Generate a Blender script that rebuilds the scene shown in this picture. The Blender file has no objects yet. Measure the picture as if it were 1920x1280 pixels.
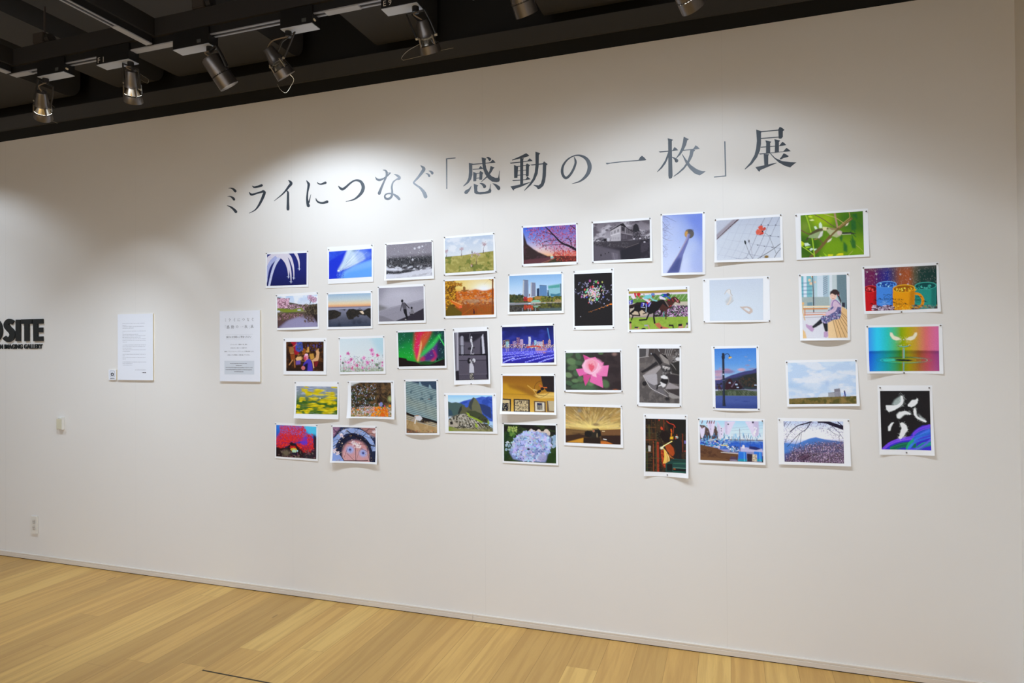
# Exhibition wall in a photo gallery: pinned prints, vinyl title, text boards, track lights.
import bpy, bmesh, math, random
import numpy as np
from mathutils import Vector, Matrix
from mathutils.geometry import tessellate_polygon

col = bpy.context.scene.collection
WY = 3.162          # the exhibition wall stands this far in front of the camera (m)
EYE = 1.438         # eye height above the floor
WTOP = 2.912        # top of the white wall
XR = 1.128          # right corner of the room
F, YAW, PITCH, ROLL = 1208.25, -0.323908, 0.008545, -0.006886

# ---------------------------------------------------------------- camera
def cam_axes():
    cy, sy, cp, sp = math.cos(YAW), math.sin(YAW), math.cos(PITCH), math.sin(PITCH)
    fwd = Vector((sy*cp, cy*cp, sp)); right = Vector((cy, -sy, 0)); up = right.cross(fwd)
    r = math.cos(ROLL)*right + math.sin(ROLL)*up
    u = -math.sin(ROLL)*right + math.cos(ROLL)*up
    return r, u, fwd
RGT, UP, FWD = cam_axes()
cam_d = bpy.data.cameras.new('camera'); cam = bpy.data.objects.new('camera', cam_d); col.objects.link(cam)
cam_d.sensor_width = 36; cam_d.lens = 36*F/1920; cam_d.clip_start = .05
cam.matrix_world = Matrix(((RGT.x, UP.x, -FWD.x, 0), (RGT.y, UP.y, -FWD.y, 0), (RGT.z, UP.z, -FWD.z, EYE), (0, 0, 0, 1)))
bpy.context.scene.camera = cam

def ray(px, py):
    return RGT*((px-960)/F) - UP*((py-640)/F) + FWD
def on_wall(px, py, lift=0.):
    """point of the wall (or of a sheet lifted off it) seen at a measured pixel of the photo -> (x, z)"""
    d = ray(px, py); t = (WY-lift)/d.y
    return d.x*t, d.z*t + EYE

# ---------------------------------------------------------------- materials
def lin(c):
    c = c/255.
    return c/12.92 if c <= .04045 else ((c+.055)/1.055)**2.4
def L3(c): return tuple(lin(x) for x in c)
MATS = {}
def mat(name, rgb, rough=.6, metal=0., spec=.5, emit=None, estr=1.):
    if name in MATS: return MATS[name]
    m = bpy.data.materials.new(name); m.use_nodes = True
    b = m.node_tree.nodes['Principled BSDF']
    b.inputs['Base Color'].default_value = (*L3(rgb), 1)
    b.inputs['Roughness'].default_value = rough; b.inputs['Metallic'].default_value = metal
    b.inputs['Specular IOR Level'].default_value = spec
    if emit:
        b.inputs['Emission Color'].default_value = (*L3(emit), 1); b.inputs['Emission Strength'].default_value = estr
    MATS[name] = m
    return m
def N(nt, kind, **kw):
    n = nt.nodes.new(kind)
    for k, v in kw.items(): setattr(n, k, v)
    return n
def mth(nt, op, a, b=None, c=None):
    n = nt.nodes.new('ShaderNodeMath'); n.operation = op
    for i, v in enumerate((a, b, c)):
        if v is None: continue
        if isinstance(v, (int, float)): n.inputs[i].default_value = v
        else: nt.links.new(v, n.inputs[i])
    return n.outputs[0]
def mixc(nt, fac, a, b, mode='MIX'):
    n = nt.nodes.new('ShaderNodeMix'); n.data_type = 'RGBA'; n.blend_type = mode
    for i, v in ((0, fac), (6, a), (7, b)):
        if isinstance(v, (int, float)): n.inputs[i].default_value = v
        elif isinstance(v, tuple): n.inputs[i].default_value = (*v, 1)
        else: nt.links.new(v, n.inputs[i])
    return n.outputs[2]

def wall_material():
    m = mat('wall_paint', (228, 224, 217), .75, spec=.25); nt = m.node_tree; b = nt.nodes['Principled BSDF']
    geo = N(nt, 'ShaderNodeNewGeometry'); sep = N(nt, 'ShaderNodeSeparateXYZ'); nt.links.new(geo.outputs['Position'], sep.inputs[0])
    # hairline board joints every 1.2 m
    u = mth(nt, 'PINGPONG', mth(nt, 'ADD', sep.outputs[0], .017+12), .6)
    seam = mth(nt, 'LESS_THAN', u, .0009)
    nz = N(nt, 'ShaderNodeTexNoise'); nz.inputs['Scale'].default_value = 1.3; nz.inputs['Detail'].default_value = 3
    nt.links.new(geo.outputs['Position'], nz.inputs['Vector'])
    base = mixc(nt, mth(nt, 'MULTIPLY', nz.outputs[0], .5), L3((231, 227, 220)), L3((226, 221, 214)))
    nt.links.new(mixc(nt, mth(nt, 'MULTIPLY', seam, .09), base, L3((120, 112, 104))), b.inputs['Base Color'])
    n2 = N(nt, 'ShaderNodeTexNoise'); n2.inputs['Scale'].default_value = 420; nt.links.new(geo.outputs['Position'], n2.inputs['Vector'])
    bp = N(nt, 'ShaderNodeBump'); bp.inputs['Strength'].default_value = .05; bp.inputs['Distance'].default_value = .001
    nt.links.new(n2.outputs[0], bp.inputs['Height']); nt.links.new(bp.outputs[0], b.inputs['Normal'])
    return m

def floor_material():
    m = mat('oak_planks', (200, 160, 100), .42, spec=.35); nt = m.node_tree; b = nt.nodes['Principled BSDF']
    geo = N(nt, 'ShaderNodeNewGeometry'); sep = N(nt, 'ShaderNodeSeparateXYZ'); nt.links.new(geo.outputs['Position'], sep.inputs[0])
    X, Y = sep.outputs[0], sep.outputs[1]
    row = mth(nt, 'DIVIDE', mth(nt, 'ADD', X, .002+.1405*100), .1405)
    ri = mth(nt, 'FLOOR', row); rf = mth(nt, 'FRACT', row)
    w1 = N(nt, 'ShaderNodeTexWhiteNoise', noise_dimensions='1D'); nt.links.new(ri, w1.inputs['W'])
    yy = mth(nt, 'ADD', mth(nt, 'DIVIDE', Y, 1.9), mth(nt, 'MULTIPLY', w1.outputs[0], 9.))
    yi = mth(nt, 'FLOOR', yy); yf = mth(nt, 'FRACT', yy)
    cb = N(nt, 'ShaderNodeCombineXYZ'); nt.links.new(ri, cb.inputs[0]); nt.links.new(yi, cb.inputs[1])
    w2 = N(nt, 'ShaderNodeTexWhiteNoise', noise_dimensions='3D'); nt.links.new(cb.outputs[0], w2.inputs['Vector'])
    rp = N(nt, 'ShaderNodeValToRGB'); nt.links.new(w2.outputs[0], rp.inputs[0])
    e = rp.color_ramp.elements
    e[0].position = 0; e[0].color = (*L3((188, 147, 81)), 1); e[1].position = 1; e[1].color = (*L3((216, 175, 99)), 1)
    for p, c in ((.25, (198, 154, 84)), (.5, (205, 160, 88)), (.75, (212, 168, 93))):
        k = e.new(p); k.color = (*L3(c), 1)
    # grain: stretched noise along the plank, shifted per plank
    cv = N(nt, 'ShaderNodeCombineXYZ')
    nt.links.new(mth(nt, 'MULTIPLY', X, 34.), cv.inputs[0]); nt.links.new(mth(nt, 'MULTIPLY', Y, 1.6), cv.inputs[1])
    nt.links.new(mth(nt, 'MULTIPLY', w2.outputs[0], 40.), cv.inputs[2])
    g = N(nt, 'ShaderNodeTexNoise'); g.inputs['Scale'].default_value = 1.; g.inputs['Detail'].default_value = 5
    g.inputs['Distortion'].default_value = .6
    nt.links.new(cv.outputs[0], g.inputs['Vector'])
    cv2 = N(nt, 'ShaderNodeCombineXYZ')
    nt.links.new(mth(nt, 'MULTIPLY', X, 220.), cv2.inputs[0]); nt.links.new(mth(nt, 'MULTIPLY', Y, 12.), cv2.inputs[1])
    g2 = N(nt, 'ShaderNodeTexNoise'); g2.inputs['Scale'].default_value = 1.; g2.inputs['Detail'].default_value = 3; nt.links.new(cv2.outputs[0], g2.inputs['Vector'])
    gm = mth(nt, 'MULTIPLY', mth(nt, 'SUBTRACT', g.outputs[0], .42), 1.9)
    c1 = mixc(nt, mth(nt, 'MAXIMUM', mth(nt, 'MINIMUM', gm, .38), 0.), rp.outputs[0], L3((160, 116, 59)))
    c2 = mixc(nt, mth(nt, 'MULTIPLY', mth(nt, 'SUBTRACT', g2.outputs[0], .3), .22), c1, L3((138, 98, 47)))
    # knots
    kv = N(nt, 'ShaderNodeCombineXYZ')
    nt.links.new(mth(nt, 'MULTIPLY', X, 7.1), kv.inputs[0]); nt.links.new(mth(nt, 'MULTIPLY', Y, 1.5), kv.inputs[1])
    vo = N(nt, 'ShaderNodeTexVoronoi'); vo.inputs['Scale'].default_value = .55; nt.links.new(kv.outputs[0], vo.inputs['Vector'])
    kn = mth(nt, 'LESS_THAN', vo.outputs['Distance'], .035)
    c3 = mixc(nt, mth(nt, 'MULTIPLY', kn, .5), c2, L3((92, 66, 34)))
    sm = mth(nt, 'MINIMUM', rf, mth(nt, 'SUBTRACT', 1., rf))
    seam = mth(nt, 'MAXIMUM', mth(nt, 'LESS_THAN', sm, .0075), mth(nt, 'LESS_THAN', yf, .0007))
    c4 = mixc(nt, mth(nt, 'MULTIPLY', seam, .5), c3, L3((104, 70, 30)))
    nt.links.new(c4, b.inputs['Base Color'])
    return m

# ---------------------------------------------------------------- mesh helpers
def link(name, me, m=None, parent=None):
    o = bpy.data.objects.new(name, me); col.objects.link(o)
    if m is not None and me is not None: me.materials.append(m)
    if parent is not None: o.parent = parent
    return o
def mesh(name, verts, faces, m=None, parent=None, smooth=False):
    me = bpy.data.meshes.new(name); me.from_pydata([tuple(v) for v in verts], [], faces); me.update()
    if smooth: me.polygons.foreach_set('use_smooth', [True]*len(me.polygons))
    return link(name, me, m, parent)
def from_bm(name, bm, m=None, parent=None, smooth=False):
    me = bpy.data.meshes.new(name); bm.normal_update(); bm.to_mesh(me); bm.free()
    if smooth:
        me.polygons.foreach_set('use_smooth', [True]*len(me.polygons))
        me.set_sharp_from_angle(angle=math.radians(40))
    return link(name, me, m, parent)
def box_bm(bm, x0, x1, y0, y1, z0, z1, bev=0.):
    b2 = bmesh.new(); bmesh.ops.create_cube(b2, size=1)
    for v in b2.verts:
        v.co = Vector(((x0+x1)/2+v.co.x*(x1-x0), (y0+y1)/2+v.co.y*(y1-y0), (z0+z1)/2+v.co.z*(z1-z0)))
    if bev: bmesh.ops.bevel(b2, geom=b2.edges[:], offset=bev, segments=2, affect='EDGES')
    t = bpy.data.meshes.new('t'); b2.to_mesh(t); b2.free(); bm.from_mesh(t); bpy.data.meshes.remove(t)
def box(name, x0, x1, y0, y1, z0, z1, m, parent=None, bev=0.):
    bm = bmesh.new(); box_bm(bm, x0, x1, y0, y1, z0, z1, bev); return from_bm(name, bm, m, parent)
def tube_bm(bm, pts, r, seg=10, caps=True):
    pts = [Vector(p) for p in pts]; rr = r if isinstance(r, (list, tuple)) else [r]*len(pts)
    rings = []; prev = None
    for i, p in enumerate(pts):
        t = (pts[min(i+1, len(pts)-1)]-pts[max(i-1, 0)])
        t = t.normalized() if t.length > 1e-9 else Vector((0, 0, 1))
        if prev is None: a = t.orthogonal().normalized()
        else:
            a = prev-t*prev.dot(t); a = a.normalized() if a.length > 1e-6 else t.orthogonal().normalized()
        prev = a; b = t.cross(a)
        rings.append([bm.verts.new(p+(a*math.cos(k*2*math.pi/seg)+b*math.sin(k*2*math.pi/seg))*rr[i]) for k in range(seg)])
    for i in range(len(rings)-1):
        for k in range(seg):
            bm.faces.new((rings[i][k], rings[i][(k+1) % seg], rings[i+1][(k+1) % seg], rings[i+1][k]))
    if caps: bm.faces.new(rings[0][::-1]); bm.faces.new(rings[-1])
def lathe_bm(bm, prof, seg=32, close=False):
    """prof: (radius, along +z) list, axis z"""
    rings = [[bm.verts.new((r*math.cos(k*2*math.pi/seg), r*math.sin(k*2*math.pi/seg), z)) for k in range(seg)] for r, z in prof]
    n = len(rings)
    for i in range(n-1 if not close else n):
        j = (i+1) % n
        for k in range(seg): bm.faces.new((rings[i][k], rings[i][(k+1) % seg], rings[j][(k+1) % seg], rings[j][k]))
def empty(name, loc=(0, 0, 0)):
    o = bpy.data.objects.new(name, None); o.empty_display_size = .05; o.location = loc; col.objects.link(o); return o
def tag(o, label=None, cat=None, group=None, kind=None):
    if label: o['label'] = label
    if cat: o['category'] = cat
    if group: o['group'] = group
    if kind: o['kind'] = kind
    return o
def struct(o, label=None):
    o['kind'] = 'structure'
    if label: o['label'] = label
    return o

# flat film / ink shapes lying on a vertical face that looks at -Y. pts = (x, z)
def flat_bm(bm, pts, y, thick=0.):
    tri = tessellate_polygon([[Vector((p[0], p[1], 0)) for p in pts]])
    area = sum(pts[i][0]*pts[(i+1) % len(pts)][1]-pts[(i+1) % len(pts)][0]*pts[i][1] for i in range(len(pts)))
    vs = [bm.verts.new((p[0], y, p[1])) for p in pts]
    for a, b, c in tri:
        try: bm.faces.new((vs[a], vs[b], vs[c]))
        except ValueError: pass
    if thick:
        vb = [bm.verts.new((p[0], y+thick, p[1])) for p in pts]
        n = len(pts)
        for i in range(n):
            q = (vs[i], vs[(i+1) % n], vb[(i+1) % n], vb[i])
            try: bm.faces.new(q if area > 0 else q[::-1])
            except ValueError: pass
def catmull(pts, n=6):
    P = [pts[0]]+list(pts)+[pts[-1]]; out = []
    for i in range(1, len(P)-2):
        for k in range(n):
            t = k/n
            out.append(tuple(.5*((2*P[i][j])+(-P[i-1][j]+P[i+1][j])*t+(2*P[i-1][j]-5*P[i][j]+4*P[i+1][j]-P[i+2][j])*t*t
                       + (-P[i-1][j]+3*P[i][j]-3*P[i+1][j]+P[i+2][j])*t**3) for j in range(len(pts[0]))))
    out.append(tuple(pts[-1])); return out
def brush(pts, cap=True, n=6):
    """centre line with widths -> outline polygon(s)"""
    q = catmull(pts, n) if len(pts) > 2 else list(pts)
    Lf, Rt = [], []
    for i, (x, y, w) in enumerate(q):
        a = q[max(i-1, 0)]; b = q[min(i+1, len(q)-1)]
        tx, ty = b[0]-a[0], b[1]-a[1]; l = math.hypot(tx, ty) or 1; tx /= l; ty /= l
        Lf.append((x-ty*w/2, y+tx*w/2)); Rt.append((x+ty*w/2, y-tx*w/2))
    quads = [[Lf[i], Lf[i+1], Rt[i+1], Rt[i]] for i in range(len(q)-1)]
    if cap:
        for idx in (0, -1):
            x, y, w = q[idx]
            if w > 9: quads.append([(x+w/2*math.cos(k*math.pi/6), y+w/2*math.sin(k*math.pi/6)) for k in range(12)])
    return quads
# ---------------------------------------------------------------- painter: builds the picture printed on each sheet
class Cv:
    SS = 2
    def __init__(s, origin, quad, W, H, gain, seed):
        s.W, s.H = W*s.SS, H*s.SS
        s.q = np.array(quad, float); s.gain = gain
        s.A = np.zeros((s.H, s.W, 3)); s.r = np.random.RandomState(seed)
        s.yy, s.xx = np.mgrid[0:s.H, 0:s.W]+.5
        s.k = s.W/np.linalg.norm(s.q[1]-s.q[0]); s.kh = s.H/np.linalg.norm(s.q[3]-s.q[0])
        # homography crop -> unit square
        x, y = s.q[:, 0], s.q[:, 1]; u = [0, 1, 1, 0]; v = [0, 0, 1, 1]; M = []; B = []
        for i in range(4):
            M.append([x[i], y[i], 1, 0, 0, 0, -u[i]*x[i], -u[i]*y[i]]); B.append(u[i])
            M.append([0, 0, 0, x[i], y[i], 1, -v[i]*x[i], -v[i]*y[i]]); B.append(v[i])
        s.h = np.append(np.linalg.solve(np.array(M), np.array(B)), 1).reshape(3, 3)
    def T(s, p):
        p = np.asarray(p, float).reshape(-1, 2)
        q = np.c_[p, np.ones(len(p))] @ s.h.T
        return q[:, :2]/q[:, 2:]*[s.W, s.H]
    def C(s, c): return np.array([lin(v) for v in c])
    def blend(s, m, c, sl=None):
        A = s.A if sl is None else s.A[sl]
        A += m[..., None]*(s.C(c)-A)
    def fill(s, c): s.A[:] = s.C(c)
    def grad(s, stops, horiz=False):
        t = (s.xx/s.W if horiz else s.yy/s.H); P = [a for a, _ in stops]; Cc = np.array([s.C(c) for _, c in stops])
        for k in range(3): s.A[..., k] = np.interp(t, P, Cc[:, k])
    def fbm(s, fx, fy, octv=4):
        o = np.zeros((s.H, s.W)); amp = 1; tot = 0
        for _ in range(octv):
            gx, gy = max(2, int(fx)+2), max(2, int(fy)+2); g = s.r.rand(gy+1, gx+1)
            X = s.xx/s.W*(gx-1); Y = s.yy/s.H*(gy-1); xi = X.astype(int); yi = Y.astype(int); a = X-xi; b = Y-yi
            a = a*a*(3-2*a); b = b*b*(3-2*b)
            o += amp*((g[yi, xi]*(1-a)+g[yi, xi+1]*a)*(1-b)+(g[yi+1, xi]*(1-a)+g[yi+1, xi+1]*a)*b)
            tot += amp; amp *= .55; fx *= 2; fy *= 2
        return o/tot
    def mask(s, pts, blur=0):
        p = s.T(pts); m = np.zeros((s.H, s.W), bool)
        x0, y0 = np.maximum(np.floor(p.min(0)).astype(int), 0); x1 = min(int(p[:, 0].max())+2, s.W); y1 = min(int(p[:, 1].max())+2, s.H)
        if x1 <= x0 or y1 <= y0: return m.astype(float)
        X = s.xx[y0:y1, x0:x1]; Y = s.yy[y0:y1, x0:x1]; ins = np.zeros(X.shape, bool)
        for i in range(len(p)):
            (ax, ay), (bx, by) = p[i], p[(i+1) % len(p)]
            if ay == by: continue
            ins ^= ((ay > Y) != (by > Y)) & (X < (bx-ax)*(Y-ay)/(by-ay)+ax)
        m[y0:y1, x0:x1] = ins; m = m.astype(float)
        if blur:
            r = max(1, int(blur*s.k))
            for ax in (0, 1):
                for _ in range(2):
                    pad = np.pad(m, [(r, r) if a == ax else (0, 0) for a in (0, 1)], mode='edge'); cs = np.cumsum(pad, axis=ax)
                    z = np.zeros_like(cs.take([0], axis=ax)); cs = np.concatenate([z, cs], axis=ax); n = m.shape[ax]
                    m = (cs.take(range(2*r+1, 2*r+1+n), axis=ax)-cs.take(range(n), axis=ax))/(2*r+1)
        return m
    def poly(s, pts, c, blur=0, a=1.): s.blend(s.mask(pts, blur)*a, c)
    def el(s, x, y, rx, ry, c, rot=0, soft=0, a=1.):
        cx, cy = s.T([(x, y)])[0]; rx *= s.k; ry *= s.kh; R = max(rx, ry)*(1+soft)+2
        x0, x1, y0, y1 = int(max(cx-R, 0)), int(min(cx+R+1, s.W)), int(max(cy-R, 0)), int(min(cy+R+1, s.H))
        if x1 <= x0 or y1 <= y0: return
        X = s.xx[y0:y1, x0:x1]-cx; Y = s.yy[y0:y1, x0:x1]-cy; co, si = math.cos(rot), math.sin(rot)
        U = (X*co+Y*si)/max(rx, .3); V = (-X*si+Y*co)/max(ry, .3); d = np.sqrt(U*U+V*V)
        m = np.clip((1-d)*min(rx, ry)+.5, 0, 1) if not soft else np.clip((1+soft-d)/(2*soft), 0, 1)**1.5
        s.blend(m*a, c, (slice(y0, y1), slice(x0, x1)))
    def ln(s, pts, w, c, a=1., w2=None):
        p = s.T(pts); n = len(p)-1; w2 = w if w2 is None else w2
        for i in range(n):
            A, B = p[i], p[i+1]; wa = (w+(w2-w)*i/n)*s.k/2; wb = (w+(w2-w)*(i+1)/n)*s.k/2; R = max(wa, wb)+1
            x0, x1 = int(max(min(A[0], B[0])-R, 0)), int(min(max(A[0], B[0])+R+1, s.W)); y0, y1 = int(max(min(A[1], B[1])-R, 0)), int(min(max(A[1], B[1])+R+1, s.H))
            if x1 <= x0 or y1 <= y0: continue
            X = s.xx[y0:y1, x0:x1]; Y = s.yy[y0:y1, x0:x1]; d = B-A; l = max(d@d, 1e-6)
            t = np.clip(((X-A[0])*d[0]+(Y-A[1])*d[1])/l, 0, 1)
            D = np.hypot(X-A[0]-t*d[0], Y-A[1]-t*d[1]); s.blend(np.clip(wa+(wb-wa)*t-D+.5, 0, 1)*a, c, (slice(y0, y1), slice(x0, x1)))
    def cu(s, pts, w, c, a=1., w2=None): s.ln([q[:2] for q in catmull([(x, y) for x, y in pts], 5)], w, c, a, w2)
    def dots(s, n, bb, r, cols, a=1., asp=1., rot=0, m=None):
        for _ in range(n):
            x = s.r.uniform(bb[0], bb[2]); y = s.r.uniform(bb[1], bb[3])
            if m is not None:
                q = s.T([(x, y)])[0].astype(int)
                if not (0 <= q[0] < s.W and 0 <= q[1] < s.H) or m[q[1], q[0]] < s.r.rand(): continue
            rr = s.r.uniform(*r); s.el(x, y, rr*asp, rr, cols[s.r.randint(len(cols))], rot=rot, a=a)
    def nz(s, c, fx, fy, lo=.45, hi=.6, a=1., m=None, octv=4):
        f = np.clip((s.fbm(fx, fy, octv)-lo)/(hi-lo), 0, 1)*a
        if m is not None: f = f*m
        s.blend(f, c)
    def grain(s, a=.05):
        s.A *= 1+a*s.r.randn(s.H, s.W)[..., None]
    def branch(s, x, y, ang, l, w, c, depth, spread=.5, tip=None, tc=None):
        x2 = x+l*math.cos(ang); y2 = y+l*math.sin(ang); s.ln([(x, y), (x2, y2)], w, c)
        if depth == 0:
            if tip: s.dots(tip[0], (x2-tip[1], y2-tip[1], x2+tip[1], y2+tip[1]), tip[2], tc, .8)
            return
        for k in range(2 if depth > 1 else 3):
            s.branch(x2, y2, ang+s.r.uniform(-spread, spread), l*s.r.uniform(.65, .9), max(w*.65, 1.5), c, depth-1, spread, tip, tc)
    def out(s):
        a = s.A*(1+.045*np.repeat(np.repeat(s.r.randn(s.H//2, s.W//2), 2, 0), 2, 1)[..., None]*np.clip(1.1-s.A.mean(2), .1, 1)[..., None])
        a = np.clip(a, 0.002, 1)**1.1*1.05; a = a.reshape(s.H//s.SS, s.SS, s.W//s.SS, s.SS, 3).mean((1, 3))
        return np.clip(a*s.gain, 0.003, .9)

PAINT = {}
def pic(n):
    def d(f): PAINT[n] = f; return f
    return d
W_ = (250, 250, 250)

@pic('jets')
def _(c):
    c.grad([(0, (44, 52, 122)), (.6, (38, 44, 112)), (1, (34, 38, 92))]); c.grain(.06)
    s = (212, 206, 216); s2 = (170, 176, 214)
    for pts, w, w2, k in (([(300, 225), (200, 250), (110, 330), (70, 440)], 62, 40, s), ([(330, 215), (180, 300), (100, 430), (70, 620)], 60, 44, s2),
        ([(270, 265), (210, 360), (160, 500), (115, 700)], 44, 30, (196, 200, 224)), ([(200, 215), (110, 270), (70, 340)], 46, 30, s),
        ([(250, 225), (310, 250), (370, 330), (400, 430), (408, 530)], 64, 10, s), ([(300, 220), (370, 270), (415, 380), (440, 500), (446, 610)], 66, 10, s),
        ([(360, 205), (430, 260), (470, 370), (485, 460), (488, 555)], 54, 9, s), ([(510, 190), (545, 260), (565, 340), (568, 420)], 44, 9, s)):
        c.cu(pts, w, k, .93, w2)
    c.dots(200, (90, 220, 300, 640), (3, 6), [s2, (120, 128, 190)], .3, m=np.clip((c.A.mean(2)-.15)*8, 0, 1))
    for x, y in ((405, 548), (445, 622), (486, 566), (568, 430)):
        c.ln([(x-20, y-2), (x+20, y+2)], 6, (175, 185, 220)); c.ln([(x, y-18), (x, y+18)], 8, (225, 228, 240))

@pic('wave')
def _(c):
    c.grad([(0, (60, 96, 220)), (.5, (58, 92, 222)), (1, (62, 104, 226))]); c.nz((40, 66, 190), 8, 6, .5, .8, .5)
    c.poly([(1015, 320), (1290, 155), (1250, 230), (1150, 470), (1140, 590), (1015, 590)], (38, 62, 208), 12)
    c.poly([(1240, 470), (1400, 370), (1660, 290), (1660, 560), (1180, 580)], (128, 178, 238), 18)
    c.poly([(1180, 580), (1300, 480), (1660, 400), (1660, 560)], (106, 166, 238), 20)
    c.poly([(1290, 150), (1400, 150), (1520, 190), (1560, 280), (1400, 370), (1230, 440), (1150, 480), (1150, 450), (1220, 330)], (206, 222, 232), 14)
    c.poly([(1370, 150), (1540, 140), (1660, 210), (1640, 250), (1450, 330)], (130, 160, 224), 22, .6)
    for i in range(70):
        a = c.r.uniform(-1.15, -.35); l = c.r.uniform(60, 520); x0 = 1160+c.r.uniform(0, 60)
        c.ln([(x0+l*.3*math.cos(a), 465+l*.3*math.sin(a)), (x0+l*math.cos(a), 465+l*math.sin(a))], 3, [(240, 244, 246), (150, 180, 226), (110, 140, 200)][i % 3], .45)
    c.dots(110, (1130, 430, 1240, 580), (3, 9), [(40, 60, 190), (120, 150, 226), (44, 70, 200)], .4)
    c.el(1160, 460, 18, 10, (235, 240, 246)); c.el(1390, 165, 40, 16, (96, 126, 150), soft=.5, a=.4); c.grain(.05)

@pic('pond')
def _(c):
    c.grad([(0, (190, 208, 232)), (.3, (214, 220, 230)), (.5, (150, 140, 110)), (.56, (96, 84, 70)), (.7, (130, 118, 134)), (1, (104, 94, 122))])
    c.nz((240, 240, 244), 5, 4, .5, .65, .7, c.mask([(238, 818), (838, 818), (838, 980), (238, 980)], 6))
    c.poly([(238, 860), (300, 870), (400, 930), (560, 960), (660, 975), (840, 960), (840, 1060), (238, 1040)], (92, 82, 72), 3)
    c.dots(420, (238, 880, 420, 1020), (5, 14), [(214, 170, 190), (190, 140, 160), (226, 196, 208), (130, 96, 106)], .8)
    c.dots(300, (400, 970, 700, 1040), (4, 10), [(206, 166, 186), (150, 120, 130), (100, 90, 70)], .8)
    c.branch(730, 1000, -1.57, 44, 9, (80, 66, 62), 4, .9, (10, 30, (4, 9)), [(196, 158, 180), (168, 128, 150), (214, 186, 204)])
    c.poly([(238, 1020), (480, 1040), (600, 1010), (650, 1060), (400, 1090), (238, 1060)], (128, 140, 54), 4)
    c.poly([(650, 1020), (840, 950), (840, 1140), (700, 1110)], (66, 56, 48), 4); c.dots(220, (640, 960, 840, 1130), (4, 9), [(92, 80, 64), (50, 44, 38), (120, 108, 84)], .8)
    c.el(262, 1070, 24, 16, (200, 200, 206)); c.el(570, 1048, 30, 12, (190, 190, 196)); c.ln([(240, 1090), (840, 1075)], 10, (60, 50, 42), .6)
    c.poly([(240, 1110), (500, 1090), (650, 1100), (560, 1160), (380, 1210), (240, 1320)], (94, 72, 70), 6)
    c.dots(260, (240, 1100, 620, 1200), (4, 10), [(150, 110, 120), (80, 62, 58), (120, 116, 60), (176, 134, 146)], .6)
    c.poly([(270, 1320), (420, 1200), (560, 1150), (700, 1180), (840, 1240), (840, 1320)], (150, 144, 172), 12)
    c.poly([(640, 1110), (780, 1150), (840, 1240), (840, 1120)], (50, 40, 40), 6)
    c.dots(130, (650, 1120, 790, 1230), (4, 10), [(110, 90, 80), (76, 60, 56)], .8); c.grain(.04)

@pic('rocks')
def _(c):
    c.grad([(0, (158, 184, 206)), (.18, (196, 206, 206)), (.3, (228, 206, 170)), (.37, (226, 170, 120)), (.405, (150, 132, 146)), (.42, (110, 108, 128)), (.43, (168, 168, 186)), (.5, (130, 130, 146)), (.75, (96, 98, 112)), (1, (56, 66, 84))])
    k = (50, 46, 42)
    for p in ([(1000, 1055), (1100, 1045), (1200, 1085), (1190, 1130), (1130, 1170), (1000, 1200)], [(1270, 1090), (1310, 1035), (1380, 1030), (1450, 1050), (1500, 1090), (1450, 1130), (1390, 1160), (1380, 1185), (1310, 1190), (1280, 1140)],
              [(1530, 1060), (1600, 1020), (1645, 1020), (1645, 1190), (1580, 1130)], [(1150, 1045), (1280, 1035), (1250, 1050)], [(1440, 1040), (1500, 1040), (1600, 1110), (1560, 1130), (1440, 1110)], [(1430, 1130), (1480, 1130), (1450, 1160)]):
        c.poly(p, k, 3)
    c.dots(300, (1000, 1035, 1645, 1170), (4, 11), [k, (70, 64, 56), (40, 38, 38)], .5, m=np.clip((.12-c.A.mean(2))*20, 0, 1))
    c.poly([(1470, 1070), (1520, 1060), (1540, 1100), (1520, 1110)], (226, 206, 180), 3); c.ln([(1460, 1020), (1490, 1020)], 6, (70, 66, 74))
    c.nz((40, 46, 60), 7, 5, .5, .7, .5, c.mask([(1000, 1180), (1645, 1180), (1645, 1300), (1000, 1300)], 20)); c.grain(.05)

@pic('snowsea')
def _(c):
    c.grad([(0, (146, 140, 148)), (.3, (150, 144, 152)), (.36, (128, 122, 130)), (.44, (74, 72, 76)), (.62, (70, 68, 70)), (.7, (84, 80, 86)), (.82, (150, 148, 154)), (1, (206, 204, 210))])
    c.nz((34, 34, 38), 26, 18, .5, .62, .75, c.mask([(180, 420), (885, 420), (885, 610), (180, 610)], 14))
    c.nz((220, 220, 226), 12, 16, .52, .6, .8, c.mask([(180, 540), (885, 540), (885, 720), (180, 720)], 16))
    for p in ([(190, 580), (300, 575), (420, 600), (330, 615), (190, 610)], [(190, 670), (400, 660), (600, 620), (880, 580), (880, 640), (500, 690), (200, 740)]): c.poly(p, (214, 213, 220), 5)
    c.poly([(190, 620), (330, 630), (480, 600), (640, 600), (560, 630), (380, 660), (190, 665)], (58, 56, 60), 5)
    c.dots(800, (185, 180, 885, 720), (1.5, 3.5), [(216, 214, 220)], .42); c.dots(60, (185, 180, 885, 720), (4, 6), [W_], .5)
    for x, y, r in ((620, 285, 16), (688, 268, 20), (736, 252, 13), (588, 450, 15)): c.el(x, y, r, r, (226, 224, 230), soft=.4, a=.8)
    c.grain(.08)

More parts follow.
